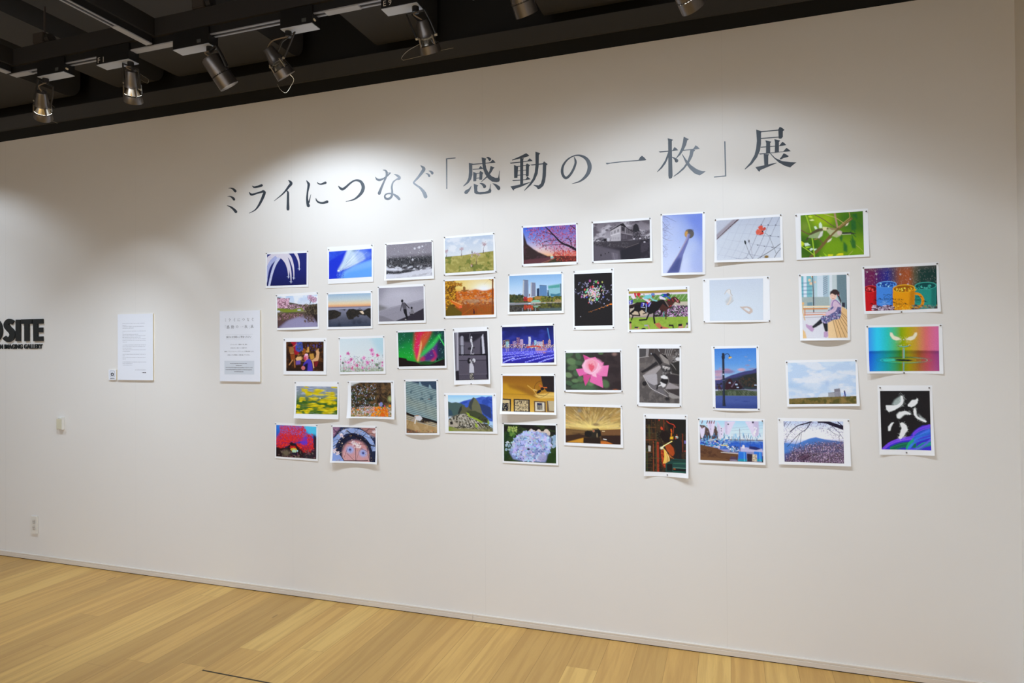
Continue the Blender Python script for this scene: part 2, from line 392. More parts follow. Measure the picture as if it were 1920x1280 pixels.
@pic('hill')
def _(c):
    c.grad([(0, (188, 202, 220)), (.25, (208, 216, 226)), (.5, (222, 226, 230))]); c.nz((236, 236, 238), 5, 5, .5, .65, .7)
    h = [(1070, 412), (1300, 395), (1500, 365), (1810, 322)]
    c.poly(h+[(1812, 620), (1078, 662)], (166, 158, 84)); m = c.mask(h+[(1812, 620), (1078, 662)])
    c.nz((196, 184, 112), 14, 16, .48, .6, .7, m); c.nz((112, 124, 48), 9, 6, .55, .66, .8, m); c.ln(h, 4, (120, 106, 80), .6)
    t = (96, 72, 66)
    for x, y, b, l in ((1100, 415, -1.5, 28), (1325, 402, -1.57, 36), (1548, 528, -1.5, 52), (1650, 355, -1.57, 42)):
        c.ln([(x, y), (x+2, y-l)], 9, t); c.branch(x+2, y-l, b, l*.75, 5, (134, 104, 104), 4, .75, (5, 16, (2, 5)), [(206, 184, 190), (188, 160, 168)])
    c.el(1483, 345, 7, 16, (40, 38, 44)); c.el(1483, 325, 5, 6, (40, 38, 44)); c.el(1478, 540, 14, 22, (196, 170, 150)); c.el(1482, 520, 8, 8, (150, 80, 50)); c.el(1497, 548, 8, 16, (86, 74, 40)); c.grain(.03)

@pic('figures')
def _(c):
    c.grad([(0, (160, 156, 166)), (.2, (176, 172, 182)), (.5, (188, 184, 194)), (1, (150, 146, 156))])
    c.el(420, 250, 340, 120, (206, 203, 212), soft=.9, a=.6); c.poly([(80, 160), (200, 160), (80, 420)], (136, 132, 142), 50, .6)
    c.poly([(80, 400), (230, 460), (80, 510)], (118, 116, 114), 16, .8); c.ln([(230, 460), (760, 325)], 5, (128, 124, 134), .8)
    c.poly([(80, 520), (300, 450), (760, 335), (760, 460), (560, 570), (330, 655), (80, 662)], (156, 152, 162), 6)
    c.poly([(80, 560), (180, 590), (330, 650), (85, 662)], (136, 132, 140), 6); c.poly([(330, 652), (560, 560), (755, 457), (760, 642)], (58, 52, 62), 2)
    for i in range(12): c.ln([(90+i*40, 600-i*12), (140+i*40, 590-i*12)], 2, (110, 106, 114), .5)
    k = (34, 32, 38)
    c.el(432, 352, 18, 22, k); c.poly([(425, 375), (470, 372), (492, 400), (498, 465), (482, 485), (450, 480), (430, 430)], (98, 94, 102), 1)
    c.ln([(430, 390), (418, 440), (408, 495)], 12, (80, 76, 84)); c.ln([(478, 392), (510, 430), (536, 456)], 13, (58, 56, 62))
    c.poly([(447, 475), (498, 470), (505, 540), (520, 600), (498, 620), (478, 570), (455, 520)], k); c.el(484, 628, 12, 6, (190, 186, 180)); c.el(505, 612, 10, 12, k)
    c.el(573, 456, 15, 18, k); c.poly([(560, 478), (590, 474), (612, 520), (610, 545), (560, 545)], (128, 124, 130)); c.el(575, 550, 28, 10, (50, 46, 54)); c.ln([(548, 518), (550, 560)], 8, k); c.grain(.05)

@pic('golden')
def _(c):
    c.grad([(0, (238, 206, 120)), (.2, (244, 214, 110)), (.31, (238, 176, 40)), (.38, (206, 120, 26)), (.6, (166, 96, 40)), (1, (150, 86, 18))])
    c.el(1640, 175, 240, 140, (255, 250, 226), soft=.9); c.el(1660, 170, 110, 60, W_, soft=.8)
    c.poly([(1240, 215), (1470, 195), (1530, 175), (1640, 200), (1700, 195), (1810, 160), (1810, 330), (1240, 330)], (214, 112, 22), 8)
    c.nz((170, 82, 24), 20, 16, .45, .6, .7, c.mask([(1200, 215), (1810, 200), (1812, 580), (1085, 580), (1200, 300)], 10))
    c.nz((236, 150, 60), 22, 22, .58, .64, .7, c.mask([(1240, 215), (1812, 215), (1812, 420), (1240, 420)], 10))
    c.dots(150, (1260, 215, 1800, 400), (3, 10), [(226, 176, 110), (204, 130, 56), (150, 80, 34), (206, 170, 140)], .6, asp=2.)
    c.poly([(1480, 300), (1600, 280), (1700, 295), (1580, 318)], (206, 130, 84)); c.poly([(1380, 340), (1530, 320), (1600, 370), (1450, 395)], (186, 146, 110), 3, .6)
    c.poly([(1348, 145), (1362, 134), (1384, 150), (1384, 215), (1348, 212)], (150, 104, 50)); c.dots(10, (1300, 190, 1440, 215), (4, 9), [(160, 100, 40)], .9, asp=2)
    c.poly([(1074, 60), (1180, 60), (1220, 120), (1240, 220), (1190, 330), (1200, 440), (1150, 580), (1085, 580)], (170, 112, 24), 8)
    c.dots(420, (1074, 60, 1240, 580), (4, 12), [(206, 146, 30), (120, 76, 16), (232, 180, 50), (90, 60, 14)], .75, asp=1.6, rot=-.5)
    c.dots(60, (1180, 84, 1330, 130), (4, 9), [(196, 140, 40), (160, 100, 20)], .8, asp=2, rot=.3)
    c.poly([(1140, 335), (1190, 345), (1330, 400), (1335, 450), (1290, 465), (1180, 380)], (224, 120, 40)); c.ln([(1185, 350), (1320, 408)], 9, (246, 190, 120)); c.poly([(1290, 425), (1332, 420), (1330, 455), (1292, 460)], (240, 110, 70))
    c.poly([(1160, 400), (1330, 520), (1330, 570), (1085, 578), (1085, 500)], (112, 92, 22), 6)
    for i in range(12): c.ln([(1560, 400+i*15), (1780, 430+i*12)], 3, (214, 130, 50), .6)
    for i in range(10): c.ln([(1560+i*24, 400), (1540+i*26, 570)], 2.5, (110, 56, 14), .6)
    c.ln([(1330, 560), (1500, 440), (1560, 390)], 6, (196, 110, 30)); c.ln([(1330, 570), (1810, 550)], 10, (236, 150, 50))
    c.ln([(1788, 22), (1782, 555)], 18, (132, 66, 22)); c.ln([(1740, 32), (1800, 55)], 8, (120, 66, 22)); c.ln([(1735, 30), (1660, 110)], 2, (150, 110, 60), .6)
    c.el(1512, 520, 11, 30, (76, 36, 44)); c.el(1507, 483, 8, 9, (60, 32, 30)); c.grain(.04)

@pic('aurora')
def _(c):
    c.grad([(0, (26, 96, 62)), (.4, (24, 150, 70)), (.75, (36, 176, 60)), (1, (30, 120, 50))])
    c.poly([(370, 185), (640, 172), (620, 330), (520, 300), (400, 420), (372, 420)], (22, 92, 72), 30, .6)
    c.poly([(900, 165), (1065, 158), (1070, 590), (960, 600), (960, 330)], (26, 62, 70), 20, .85); c.poly([(700, 520), (900, 350), (980, 300), (1000, 480), (960, 600), (700, 630)], (96, 50, 130), 20)
    c.poly([(960, 280), (1065, 360), (1065, 580), (960, 590), (950, 450)], (22, 50, 66), 12, .8)
    c.poly([(625, 178), (870, 168), (800, 330), (720, 470), (680, 620), (640, 590), (605, 400)], (212, 54, 60), 22)
    c.poly([(640, 300), (690, 180), (740, 176), (690, 420), (670, 600), (640, 560), (612, 440)], (226, 40, 110), 12, .8); c.poly([(700, 260), (790, 180), (860, 172), (770, 350), (720, 440)], (206, 120, 54), 14, .7)
    c.poly([(715, 300), (728, 360), (712, 480), (675, 625), (655, 610), (690, 440)], (246, 190, 120), 8, .9); c.poly([(720, 500), (880, 340), (980, 210), (1020, 220), (900, 400), (740, 540), (680, 590)], (60, 206, 90), 14, .9)
    c.poly([(880, 430), (920, 470), (950, 540), (900, 615), (850, 615), (930, 540)], (222, 44, 96), 12, .9); c.poly([(690, 600), (730, 540), (780, 560), (760, 620)], (206, 60, 90), 12, .8)
    c.ln([(980, 240), (1062, 378)], 16, (74, 220, 110), .8); c.poly([(620, 178), (870, 166), (840, 260), (640, 320)], (206, 44, 70), 16, .35)
    c.dots(130, (375, 165, 1065, 560), (1.5, 4), [(170, 236, 226), (120, 200, 210)], .8)
    c.poly([(380, 556), (500, 575), (505, 600), (640, 625), (720, 660), (850, 660), (1070, 575), (1073, 690), (384, 697)], (36, 26, 26), 2)
    c.poly([(675, 640), (760, 612), (880, 625), (930, 612), (900, 650), (700, 665)], (40, 84, 40), 3); c.poly([(940, 610), (955, 550), (975, 600)], (20, 26, 24)); c.grain(.04)

@pic('statue')
def _(c):
    c.fill((58, 52, 62)); c.grad([(0, (50, 46, 56)), (.4, (74, 68, 80)), (1, (90, 84, 96))])
    c.poly([(1210, 186), (1282, 184), (1280, 760), (1225, 765)], (140, 136, 146), 4); c.ln([(1262, 190), (1268, 740)], 18, (196, 192, 202), .7); c.ln([(1222, 200), (1235, 750)], 12, (80, 76, 86), .8)
    c.poly([(1285, 200), (1640, 190), (1600, 300), (1590, 520), (1290, 520)], (96, 90, 102), 3); c.poly([(1285, 200), (1650, 190), (1640, 230), (1500, 330), (1370, 330), (1285, 250)], (46, 42, 52), 10)
    c.poly([(1298, 385), (1360, 385), (1365, 520), (1300, 520)], (36, 33, 42)); c.ln([(1330, 260), (1332, 510)], 44, (176, 174, 186), .8); c.ln([(1316, 390), (1316, 512)], 4, (80, 78, 90)); c.ln([(1295, 385), (1370, 388)], 7, (28, 26, 34))
    c.poly([(1600, 300), (1620, 240), (1690, 170), (1730, 170), (1728, 895), (1690, 850), (1680, 540), (1610, 520)], (44, 40, 50), 2); c.poly([(1620, 250), (1645, 205), (1668, 500), (1632, 510)], (206, 204, 214), 2)
    c.ln([(1285, 522), (1690, 518)], 14, (24, 22, 28)); c.poly([(1278, 535), (1682, 530), (1682, 595), (1278, 600)], (104, 97, 110)); c.ln([(1278, 607), (1682, 600)], 5, (44, 40, 50)); c.poly([(1282, 612), (1684, 606), (1700, 810), (1282, 815)], (94, 88, 100)); c.ln([(1282, 812), (1700, 808)], 5, (130, 124, 136), .8)
    c.poly([(1225, 765), (1280, 760), (1285, 900), (1235, 900)], (40, 36, 46)); c.ln([(1285, 895), (1725, 885)], 10, (60, 54, 62))
    w = (214, 212, 218); k = (34, 31, 38)
    c.ln([(1452, 205), (1438, 280)], 8, (130, 126, 136)); c.el(1470, 262, 12, 20, w); c.el(1465, 305, 16, 28, w); c.ln([(1470, 330), (1482, 395), (1468, 440), (1460, 500)], 24, w, w2=14); c.dots(24, (1440, 270, 1490, 510), (4, 7), [k, (150, 146, 156)], .8)
    c.el(1440, 430, 26, 20, k, a=.8); c.el(1500, 415, 20, 12, k, a=.7); c.el(1475, 500, 28, 18, k); c.dots(14, (1450, 485, 1505, 515), (4, 7), [(180, 176, 186)], .9)
    c.el(1432, 612, 27, 44, k); c.el(1448, 608, 10, 18, (186, 180, 184)); c.ln([(1460, 640), (1490, 600), (1500, 585)], 18, (200, 198, 204)); c.el(1502, 606, 24, 30, (206, 204, 210)); c.dots(12, (1475, 590, 1515, 680), (4, 9), [k], .9)
    c.poly([(1438, 650), (1478, 645), (1500, 700), (1504, 790), (1432, 792)], (200, 198, 206), 2); c.poly([(1438, 792), (1498, 790), (1492, 892), (1446, 895)], (60, 56, 66)); c.dots(40, (1440, 795, 1492, 890), (3, 5), [(206, 200, 180)], .8); c.grain(.05)

@pic('museum')
def _(c):
    c.fill((64, 40, 26)); c.nz((104, 66, 36), 10, 9, .45, .6, .8); c.nz((34, 22, 20), 9, 7, .48, .6, .8)
    c.poly([(440, 405), (540, 408), (520, 540), (570, 555), (560, 600), (500, 600), (480, 480)], (156, 32, 46), 4); c.poly([(540, 410), (612, 410), (625, 530), (560, 560), (515, 530), (515, 440)], (58, 84, 176), 6)
    c.dots(40, (530, 415, 610, 540), (5, 12), [(96, 92, 96), (70, 70, 60)], .6); c.dots(50, (660, 410, 930, 540), (5, 12), [(92, 64, 40), (70, 56, 120), (50, 30, 20)], .6)
    for x in (700, 790, 832): c.el(x, 470, 8, 26, (96, 84, 150), a=.8)
    s = (176, 128, 84)
    c.el(455, 455, 18, 20, (50, 26, 20)); c.poly([(425, 485), (475, 480), (492, 520), (480, 590), (435, 590), (418, 540)], (150, 104, 60), 3); c.ln([(440, 580), (490, 575)], 12, s); c.ln([(485, 480), (535, 440)], 10, s)
    c.poly([(435, 595), (505, 590), (510, 670), (450, 680)], (140, 74, 34), 4); c.ln([(470, 680), (420, 750)], 16, s); c.ln([(495, 680), (505, 780)], 20, (150, 96, 54))
    c.el(560, 600, 16, 16, (140, 96, 50)); c.poly([(540, 630), (600, 625), (608, 670), (580, 690), (530, 690), (515, 660)], (214, 172, 120), 3); c.poly([(520, 690), (590, 680), (590, 740), (520, 750)], (110, 84, 160), 4)
    c.poly([(630, 510), (665, 515), (665, 600), (615, 600)], (150, 86, 36), 5); c.poly([(690, 490), (715, 480), (720, 560), (680, 570)], (196, 146, 80), 4); c.dots(26, (590, 480, 760, 700), (6, 14), [(184, 136, 64), (120, 70, 26), (206, 160, 84)], .6)
    b = (206, 160, 118)
    c.el(845, 525, 18, 14, (150, 110, 60)); c.poly([(815, 540), (850, 530), (872, 560), (865, 640), (850, 690), (800, 700), (745, 690), (815, 640), (825, 590)], b, 3); c.ln([(770, 690), (785, 790)], 18, b); c.ln([(850, 545), (860, 510)], 8, b)
    c.poly([(790, 700), (860, 690), (830, 780), (795, 770)], (120, 34, 36), 4); c.poly([(720, 590), (780, 580), (795, 650), (740, 680)], (186, 140, 66), 4)
    c.poly([(668, 690), (700, 658), (735, 668), (765, 740), (770, 845), (650, 845), (680, 790), (620, 770), (640, 720)], (78, 62, 168), 2); c.poly([(655, 740), (700, 720), (690, 840), (600, 845), (610, 790)], (30, 24, 50), 6)
    c.el(628, 796, 30, 30, (190, 110, 110)); c.el(672, 635, 34, 44, (206, 130, 150)); c.el(655, 655, 22, 26, (186, 70, 90), soft=.4); c.el(676, 600, 26, 16, (226, 180, 200)); c.poly([(375, 800), (600, 810), (600, 845), (375, 845)], (44, 30, 24), 6); c.grain(.05)

@pic('cosmos')
def _(c):
    c.grad([(0, (206, 218, 222)), (.5, (216, 222, 222)), (.75, (220, 220, 222)), (1, (196, 204, 196))]); c.poly([(1640, 345), (1826, 345), (1830, 620), (1740, 560)], (176, 208, 218), 40, .8)
    pk = [(222, 130, 190), (206, 104, 168), (230, 160, 206), (214, 90, 150)]
    for i in range(90):
        x = c.r.uniform(1180, 1830); y = c.r.uniform(620, 790); c.ln([(x, y), (x+c.r.uniform(-14, 14), 850)], 3, [(140, 156, 140), (110, 130, 120), (170, 180, 172)][i % 3], .6)
    c.dots(140, (1180, 690, 1832, 850), (5, 13), pk+[(150, 168, 140), (120, 140, 116), (90, 110, 104)], .55)
    c.nz((150, 160, 128), 24, 20, .45, .6, .8, c.mask([(1180, 800), (1835, 800), (1835, 860), (1180, 860)], 12))
    def fl(x, y, r, k):
        for j in range(8):
            a = j*.785+c.r.rand(); c.el(x+r*.55*math.cos(a), y+r*.55*math.sin(a), r*.5, r*.3, k, rot=a, a=.9)
        c.el(x, y, r*.25, r*.25, (150, 90, 110))
    for i, (x, y, r) in enumerate(((1653, 530, 32), (1305, 583, 28), (1670, 590, 32), (1745, 607, 26), (1186, 622, 16), (1350, 668, 26), (1540, 650, 30), (1663, 683, 17), (1595, 715, 28), (1815, 712, 16), (1310, 715, 26), (1365, 795, 22), (1188, 670, 14), (1266, 706, 12), (1815, 760, 18), (1440, 760, 24), (1520, 790, 20))): fl(x, y, r, pk[i % 4])
    for x, y, r, k in ((1225, 722, 17, (84, 104, 84)), (1505, 680, 16, (150, 166, 170)), (1460, 708, 14, (168, 176, 164)), (1400, 628, 15, (186, 192, 206)), (1733, 750, 24, (112, 132, 106)), (1768, 795, 14, (76, 90, 96)), (1818, 605, 6, (60, 66, 74)), (1820, 632, 5, (60, 66, 74))): c.el(x, y, r, r, k, a=.9)
    c.dots(40, (1190, 620, 1800, 720), (3, 6), [(80, 90, 100)], .8)

@pic('yellow')
def _(c):
    c.grad([(0, (150, 158, 176)), (.3, (136, 150, 150)), (.55, (84, 116, 50)), (1, (96, 122, 40))])
    m = c.mask([(430, 200), (1062, 200), (1062, 460), (430, 460)], 40); c.nz((60, 100, 36), 8, 20, .42, .6, .9, m); c.nz((190, 196, 214), 5, 24, .55, .65, .6, 1-m)
    y = [(226, 204, 20), (206, 186, 20), (236, 216, 50), (190, 168, 16)]
    for x, yy, rx, ry in ((560, 100, 46, 28), (610, 150, 56, 34), (775, 120, 90, 36), (950, 145, 70, 22), (1010, 45, 50, 14), (590, 45, 40, 10), (540, 230, 50, 26), (700, 215, 70, 22), (860, 250, 90, 26), (940, 205, 90, 26), (680, 310, 80, 22), (980, 280, 60, 24), (800, 330, 60, 20), (470, 330, 34, 20), (930, 395, 80, 34), (590, 410, 50, 22), (480, 415, 50, 20), (820, 380, 60, 14), (1030, 360, 40, 20), (650, 370, 50, 14)):
        for j in range(14): c.el(x+c.r.uniform(-rx, rx)*.8, yy+c.r.uniform(-ry, ry)*1.1, rx*.5, ry*.42, y[j % 4], soft=.5, a=.85)
    for i in range(60):
        x = c.r.uniform(440, 1000); yy = c.r.uniform(40, 450); c.ln([(x, yy), (x+c.r.uniform(40, 110), yy+2)], 4, [(230, 210, 60), (90, 120, 60), (200, 206, 214), (140, 150, 60)][i % 4], .3)
    c.el(798, 210, 12, 5, (246, 240, 220))

@pic('garden')
def _(c):
    c.fill((84, 68, 48)); c.nz((120, 92, 60), 20, 18, .45, .6, .9); c.nz((56, 70, 40), 9, 9, .46, .6, .9, c.mask([(1255, 0), (1560, 60), (1700, 300), (1650, 400), (1255, 420)], 40)); c.nz((40, 34, 28), 14, 14, .52, .62, .8)
    c.poly([(1258, -25), (1400, -25), (1300, 10), (1262, 30)], (206, 208, 206), 6); c.poly([(1640, 0), (1700, 0), (1720, 120), (1690, 260), (1660, 300), (1680, 120)], (52, 38, 30), 6)
    for i in range(26): c.ln([(c.r.uniform(1500, 1850), c.r.uniform(-20, 120)), (c.r.uniform(1560, 1860), c.r.uniform(-20, 300))], 3, (140, 112, 84), .3)
    c.dots(190, (1260, 10, 1640, 420), (3, 9), [(176, 196, 206), (150, 170, 190), (206, 214, 222), (170, 150, 190)], .7); c.el(1840, 220, 34, 44, (166, 172, 116), soft=.5)
    c.poly([(1255, 400), (1450, 340), (1640, 330), (1865, 310), (1865, 495), (1255, 495)], (136, 120, 78), 8)
    c.dots(420, (1255, 350, 1865, 492), (4, 12), [(226, 130, 30), (214, 190, 170), (206, 206, 200), (150, 150, 90), (206, 150, 160), (130, 134, 80), (190, 200, 220)], .85)
    c.dots(90, (1540, 340, 1800, 480), (8, 18), [(232, 132, 24), (222, 112, 20), (240, 154, 44)], .9); c.el(1835, 325, 18, 18, (232, 132, 30)); c.el(1735, 465, 22, 20, (226, 106, 40))
    c.poly([(1680, 290), (1700, 265), (1725, 280), (1730, 330), (1680, 335)], (136, 146, 196)); c.el(1697, 248, 15, 15, (70, 44, 40)); c.el(1672, 300, 8, 22, (200, 150, 140)); c.el(1730, 325, 12, 14, (40, 34, 60)); c.el(1755, 330, 10, 16, (206, 80, 130)); c.dots(60, (1450, 330, 1600, 430), (4, 8), [(206, 150, 170), (220, 190, 190)], .8); c.grain(.05)

@pic('coral')
def _(c):
    c.grad([(0, (56, 130, 214)), (.4, (40, 80, 180)), (.65, (60, 50, 110)), (.8, (46, 36, 44)), (1, (56, 50, 56))]); c.poly([(540, 618), (745, 636), (745, 780), (620, 740)], (86, 190, 226), 16)
    c.poly([(700, 740), (745, 800), (745, 1120), (690, 1110)], (50, 34, 48), 10); c.poly([(480, 800), (640, 800), (640, 900), (520, 930)], (110, 60, 190), 12)
    c.poly([(145, 930), (300, 950), (360, 860), (520, 930), (560, 1100), (145, 1085)], (42, 28, 30), 8)
    R = [(214, 46, 36), (190, 34, 38), (228, 66, 44), (206, 50, 50)]
    m = np.clip(c.mask([(148, 800), (210, 700), (200, 640), (330, 618), (560, 640), (590, 700), (560, 790), (480, 850), (420, 870), (360, 860), (300, 930), (200, 960), (150, 920)], 10)+c.mask([(590, 740), (680, 770), (690, 860), (700, 960), (650, 1020), (560, 1020), (500, 930), (620, 900), (600, 800)], 10)+c.mask([(360, 930), (430, 925), (440, 970), (360, 980)], 6)+c.mask([(430, 870), (520, 900), (600, 960), (560, 1020), (470, 940)], 8), 0, 1)
    c.blend(m*.62, (196, 38, 44)); c.dots(1500, (145, 615, 720, 1030), (4, 10), R, .85, m=m); c.dots(250, (200, 620, 560, 760), (3, 8), [(150, 90, 160), (120, 120, 200)], .6, m=m)
    for i in range(70):
        a = c.r.uniform(-3., -.1); l = c.r.uniform(80, 270); x0, y0 = 380, 880; c.ln([(x0+30*math.cos(a), y0+30*math.sin(a)), (x0+l*math.cos(a), y0+l*.95*math.sin(a))], 4, R[i % 4], .6)
    c.dots(140, (180, 980, 720, 1110), (5, 14), [(96, 84, 70), (130, 110, 100), (70, 50, 60), (120, 76, 90)], .7); c.el(290, 1030, 54, 50, (110, 100, 80), soft=.5)
    c.el(405, 980, 48, 24, (206, 180, 60)); c.el(412, 1004, 32, 26, (176, 206, 176)); c.el(418, 1040, 44, 18, (40, 30, 50)); c.el(458, 1000, 11, 14, (170, 210, 220)); c.grain(.05)

@pic('blossom_mirror')
def _(c):
    c.fill((40, 50, 84)); c.poly([(985, 640), (1110, 645), (990, 800)], (150, 110, 140), 8); c.poly([(1400, 650), (1628, 658), (1628, 800), (1540, 760)], (176, 130, 126), 10); c.poly([(985, 820), (1160, 700), (1200, 680), (1130, 760), (1000, 900)], (110, 150, 220), 6)
    c.cu([(1020, 1150), (985, 980), (1040, 830), (1160, 720), (1310, 700), (1440, 740), (1540, 840), (1590, 960), (1590, 1080)], 62, (150, 170, 214))
    c.cu([(1090, 1060), (1110, 920), (1200, 820), (1310, 790), (1430, 830), (1510, 920), (1545, 1060)], 70, (34, 40, 66)); c.el(1320, 1030, 195, 190, (206, 150, 150), soft=.12)
    c.poly([(1130, 1000), (1520, 1000), (1540, 1170), (1120, 1150)], (206, 156, 158), 10); c.poly([(985, 1010), (1090, 1060), (1160, 1160), (980, 1150)], (140, 160, 210), 6); c.poly([(1530, 1010), (1628, 1000), (1625, 1170), (1540, 1160)], (40, 46, 70), 6)
    for x, y in ((1238, 985), (1435, 1035)): c.el(x, y, 62, 60, (166, 176, 222), soft=.4); c.el(x, y, 22, 22, (90, 100, 170), soft=.5); c.el(x, y, 9, 9, (40, 40, 90))
    k = (36, 26, 34)
    for p, w in (([(1200, 700), (1290, 760), (1420, 830), (1540, 910), (1625, 930)], 14), ([(985, 940), (1100, 860), (1200, 790), (1290, 765)], 8), ([(1000, 960), (1080, 1040), (1150, 1150)], 9), ([(1150, 1150), (1300, 1150), (1450, 1150), (1625, 1130)], 10), ([(1320, 1150), (1320, 1000), (1310, 900)], 6), ([(1300, 770), (1400, 820), (1540, 660)], 5), ([(985, 660), (1100, 760), (1200, 700)], 6), ([(1160, 880), (1300, 900), (1560, 900)], 5), ([(1500, 900), (1500, 1020), (1540, 1160)], 5), ([(1150, 1100), (1200, 960)], 4), ([(1400, 970), (1500, 1010)], 4), ([(1010, 720), (1130, 690), (1200, 640)], 5), ([(1440, 730), (1530, 680), (1625, 700)], 5), ([(1190, 1040), (1280, 1130)], 4)): c.cu(p, w, k)
    for x, y, r in ((1300, 900, 36), (1350, 910, 34), (1335, 930, 30), (1110, 770, 24), (1020, 1000, 28), (1060, 1030, 22), (1380, 940, 26), (1600, 720, 18), (1290, 870, 22)):
        c.dots(13, (x-r, y-r, x+r, y+r), (7, 13), [(226, 206, 206), (240, 226, 224), (206, 176, 190)], .9)
    for p, w in (([(1040, 1000), (1100, 900), (1180, 820)], 5), ([(1110, 720), (1240, 760), (1330, 720), (1400, 640)], 4), ([(1190, 640), (1230, 760), (1290, 780)], 4), ([(1340, 640), (1330, 700), (1450, 770), (1570, 820)], 4), ([(1400, 860), (1460, 760), (1600, 740)], 4), ([(1550, 1160), (1570, 1000), (1600, 900)], 4), ([(990, 860), (1060, 830), (1110, 900)], 4), ([(1330, 1150), (1380, 1000), (1430, 960)], 3)): c.cu(p, w, k, .9)
    c.nz((206, 214, 240), 9, 8, .55, .66, .55, c.mask([(1120, 690), (1300, 650), (1480, 690), (1600, 800), (1560, 860), (1440, 740), (1300, 710), (1160, 760)], 12))
    c.dots(70, (990, 650, 1620, 1150), (3, 8), [(190, 160, 110), (226, 206, 190)], .8)
    c.dots(60, (990, 650, 1620, 1150), (3, 7), [(150, 130, 80), (206, 180, 150), (120, 90, 70)], .8); c.grain(.03)

@pic('shutter')
def _(c):
    c.poly([(240, 190), (730, 190), (730, 820), (240, 680)], (128, 154, 158))
    c.poly([(246, 540), (560, 690), (720, 780), (720, 600), (246, 420)], (150, 162, 150), 30); c.poly([(240, 660), (725, 820), (725, 980), (240, 980)], (176, 148, 104))
    for i in range(26):
        y = 190+i*26-90; c.ln([(240, y), (480, y+58), (725, y+122)], 7, (88, 104, 108), .8); c.ln([(240, y+10), (480, y+68), (725, y+132)], 7, (184, 200, 196), .6)
    c.nz((50, 80, 96), 5, 8, .5, .62, .75, c.mask([(246, 300), (720, 420), (720, 660), (246, 480)], 30)); c.poly([(320, 198), (706, 195), (708, 330), (600, 300), (480, 250), (350, 215)], (44, 64, 92), 8, .9)
    c.poly([(450, 205), (470, 210), (495, 275), (445, 255)], (140, 166, 176), 4); c.poly([(595, 250), (610, 250), (640, 310), (590, 300)], (140, 166, 176), 4)
    c.poly([(250, 655), (380, 705), (400, 740), (250, 690)], (40, 30, 26)); c.poly([(480, 720), (722, 800), (722, 832), (500, 760)], (34, 26, 24)); c.poly([(430, 790), (500, 740), (620, 760), (650, 790), (540, 825)], (40, 32, 30), 6)
    c.nz((196, 170, 130), 9, 9, .5, .65, .6, c.mask([(250, 700), (720, 840), (720, 972), (260, 970)], 8)); c.ln([(270, 880), (340, 740)], 3, (96, 70, 50)); c.ln([(258, 800), (540, 812)], 4, (120, 90, 70), .7)
    c.poly([(260, 895), (480, 960), (720, 965), (720, 975), (262, 975)], (120, 96, 76), 6); c.dots(50, (265, 920, 700, 965), (3, 8), [(206, 130, 90), (160, 90, 70), (96, 80, 60)], .7)
    c.el(425, 725, 40, 22, (186, 136, 86)); c.poly([(380, 720), (470, 710), (505, 750), (470, 790), (400, 770)], (214, 212, 214), 3); c.ln([(395, 740), (350, 790)], 18, (176, 160, 150)); c.ln([(400, 770), (392, 822)], 16, (226, 220, 210)); c.el(595, 465, 22, 9, (120, 90, 80), a=.7)

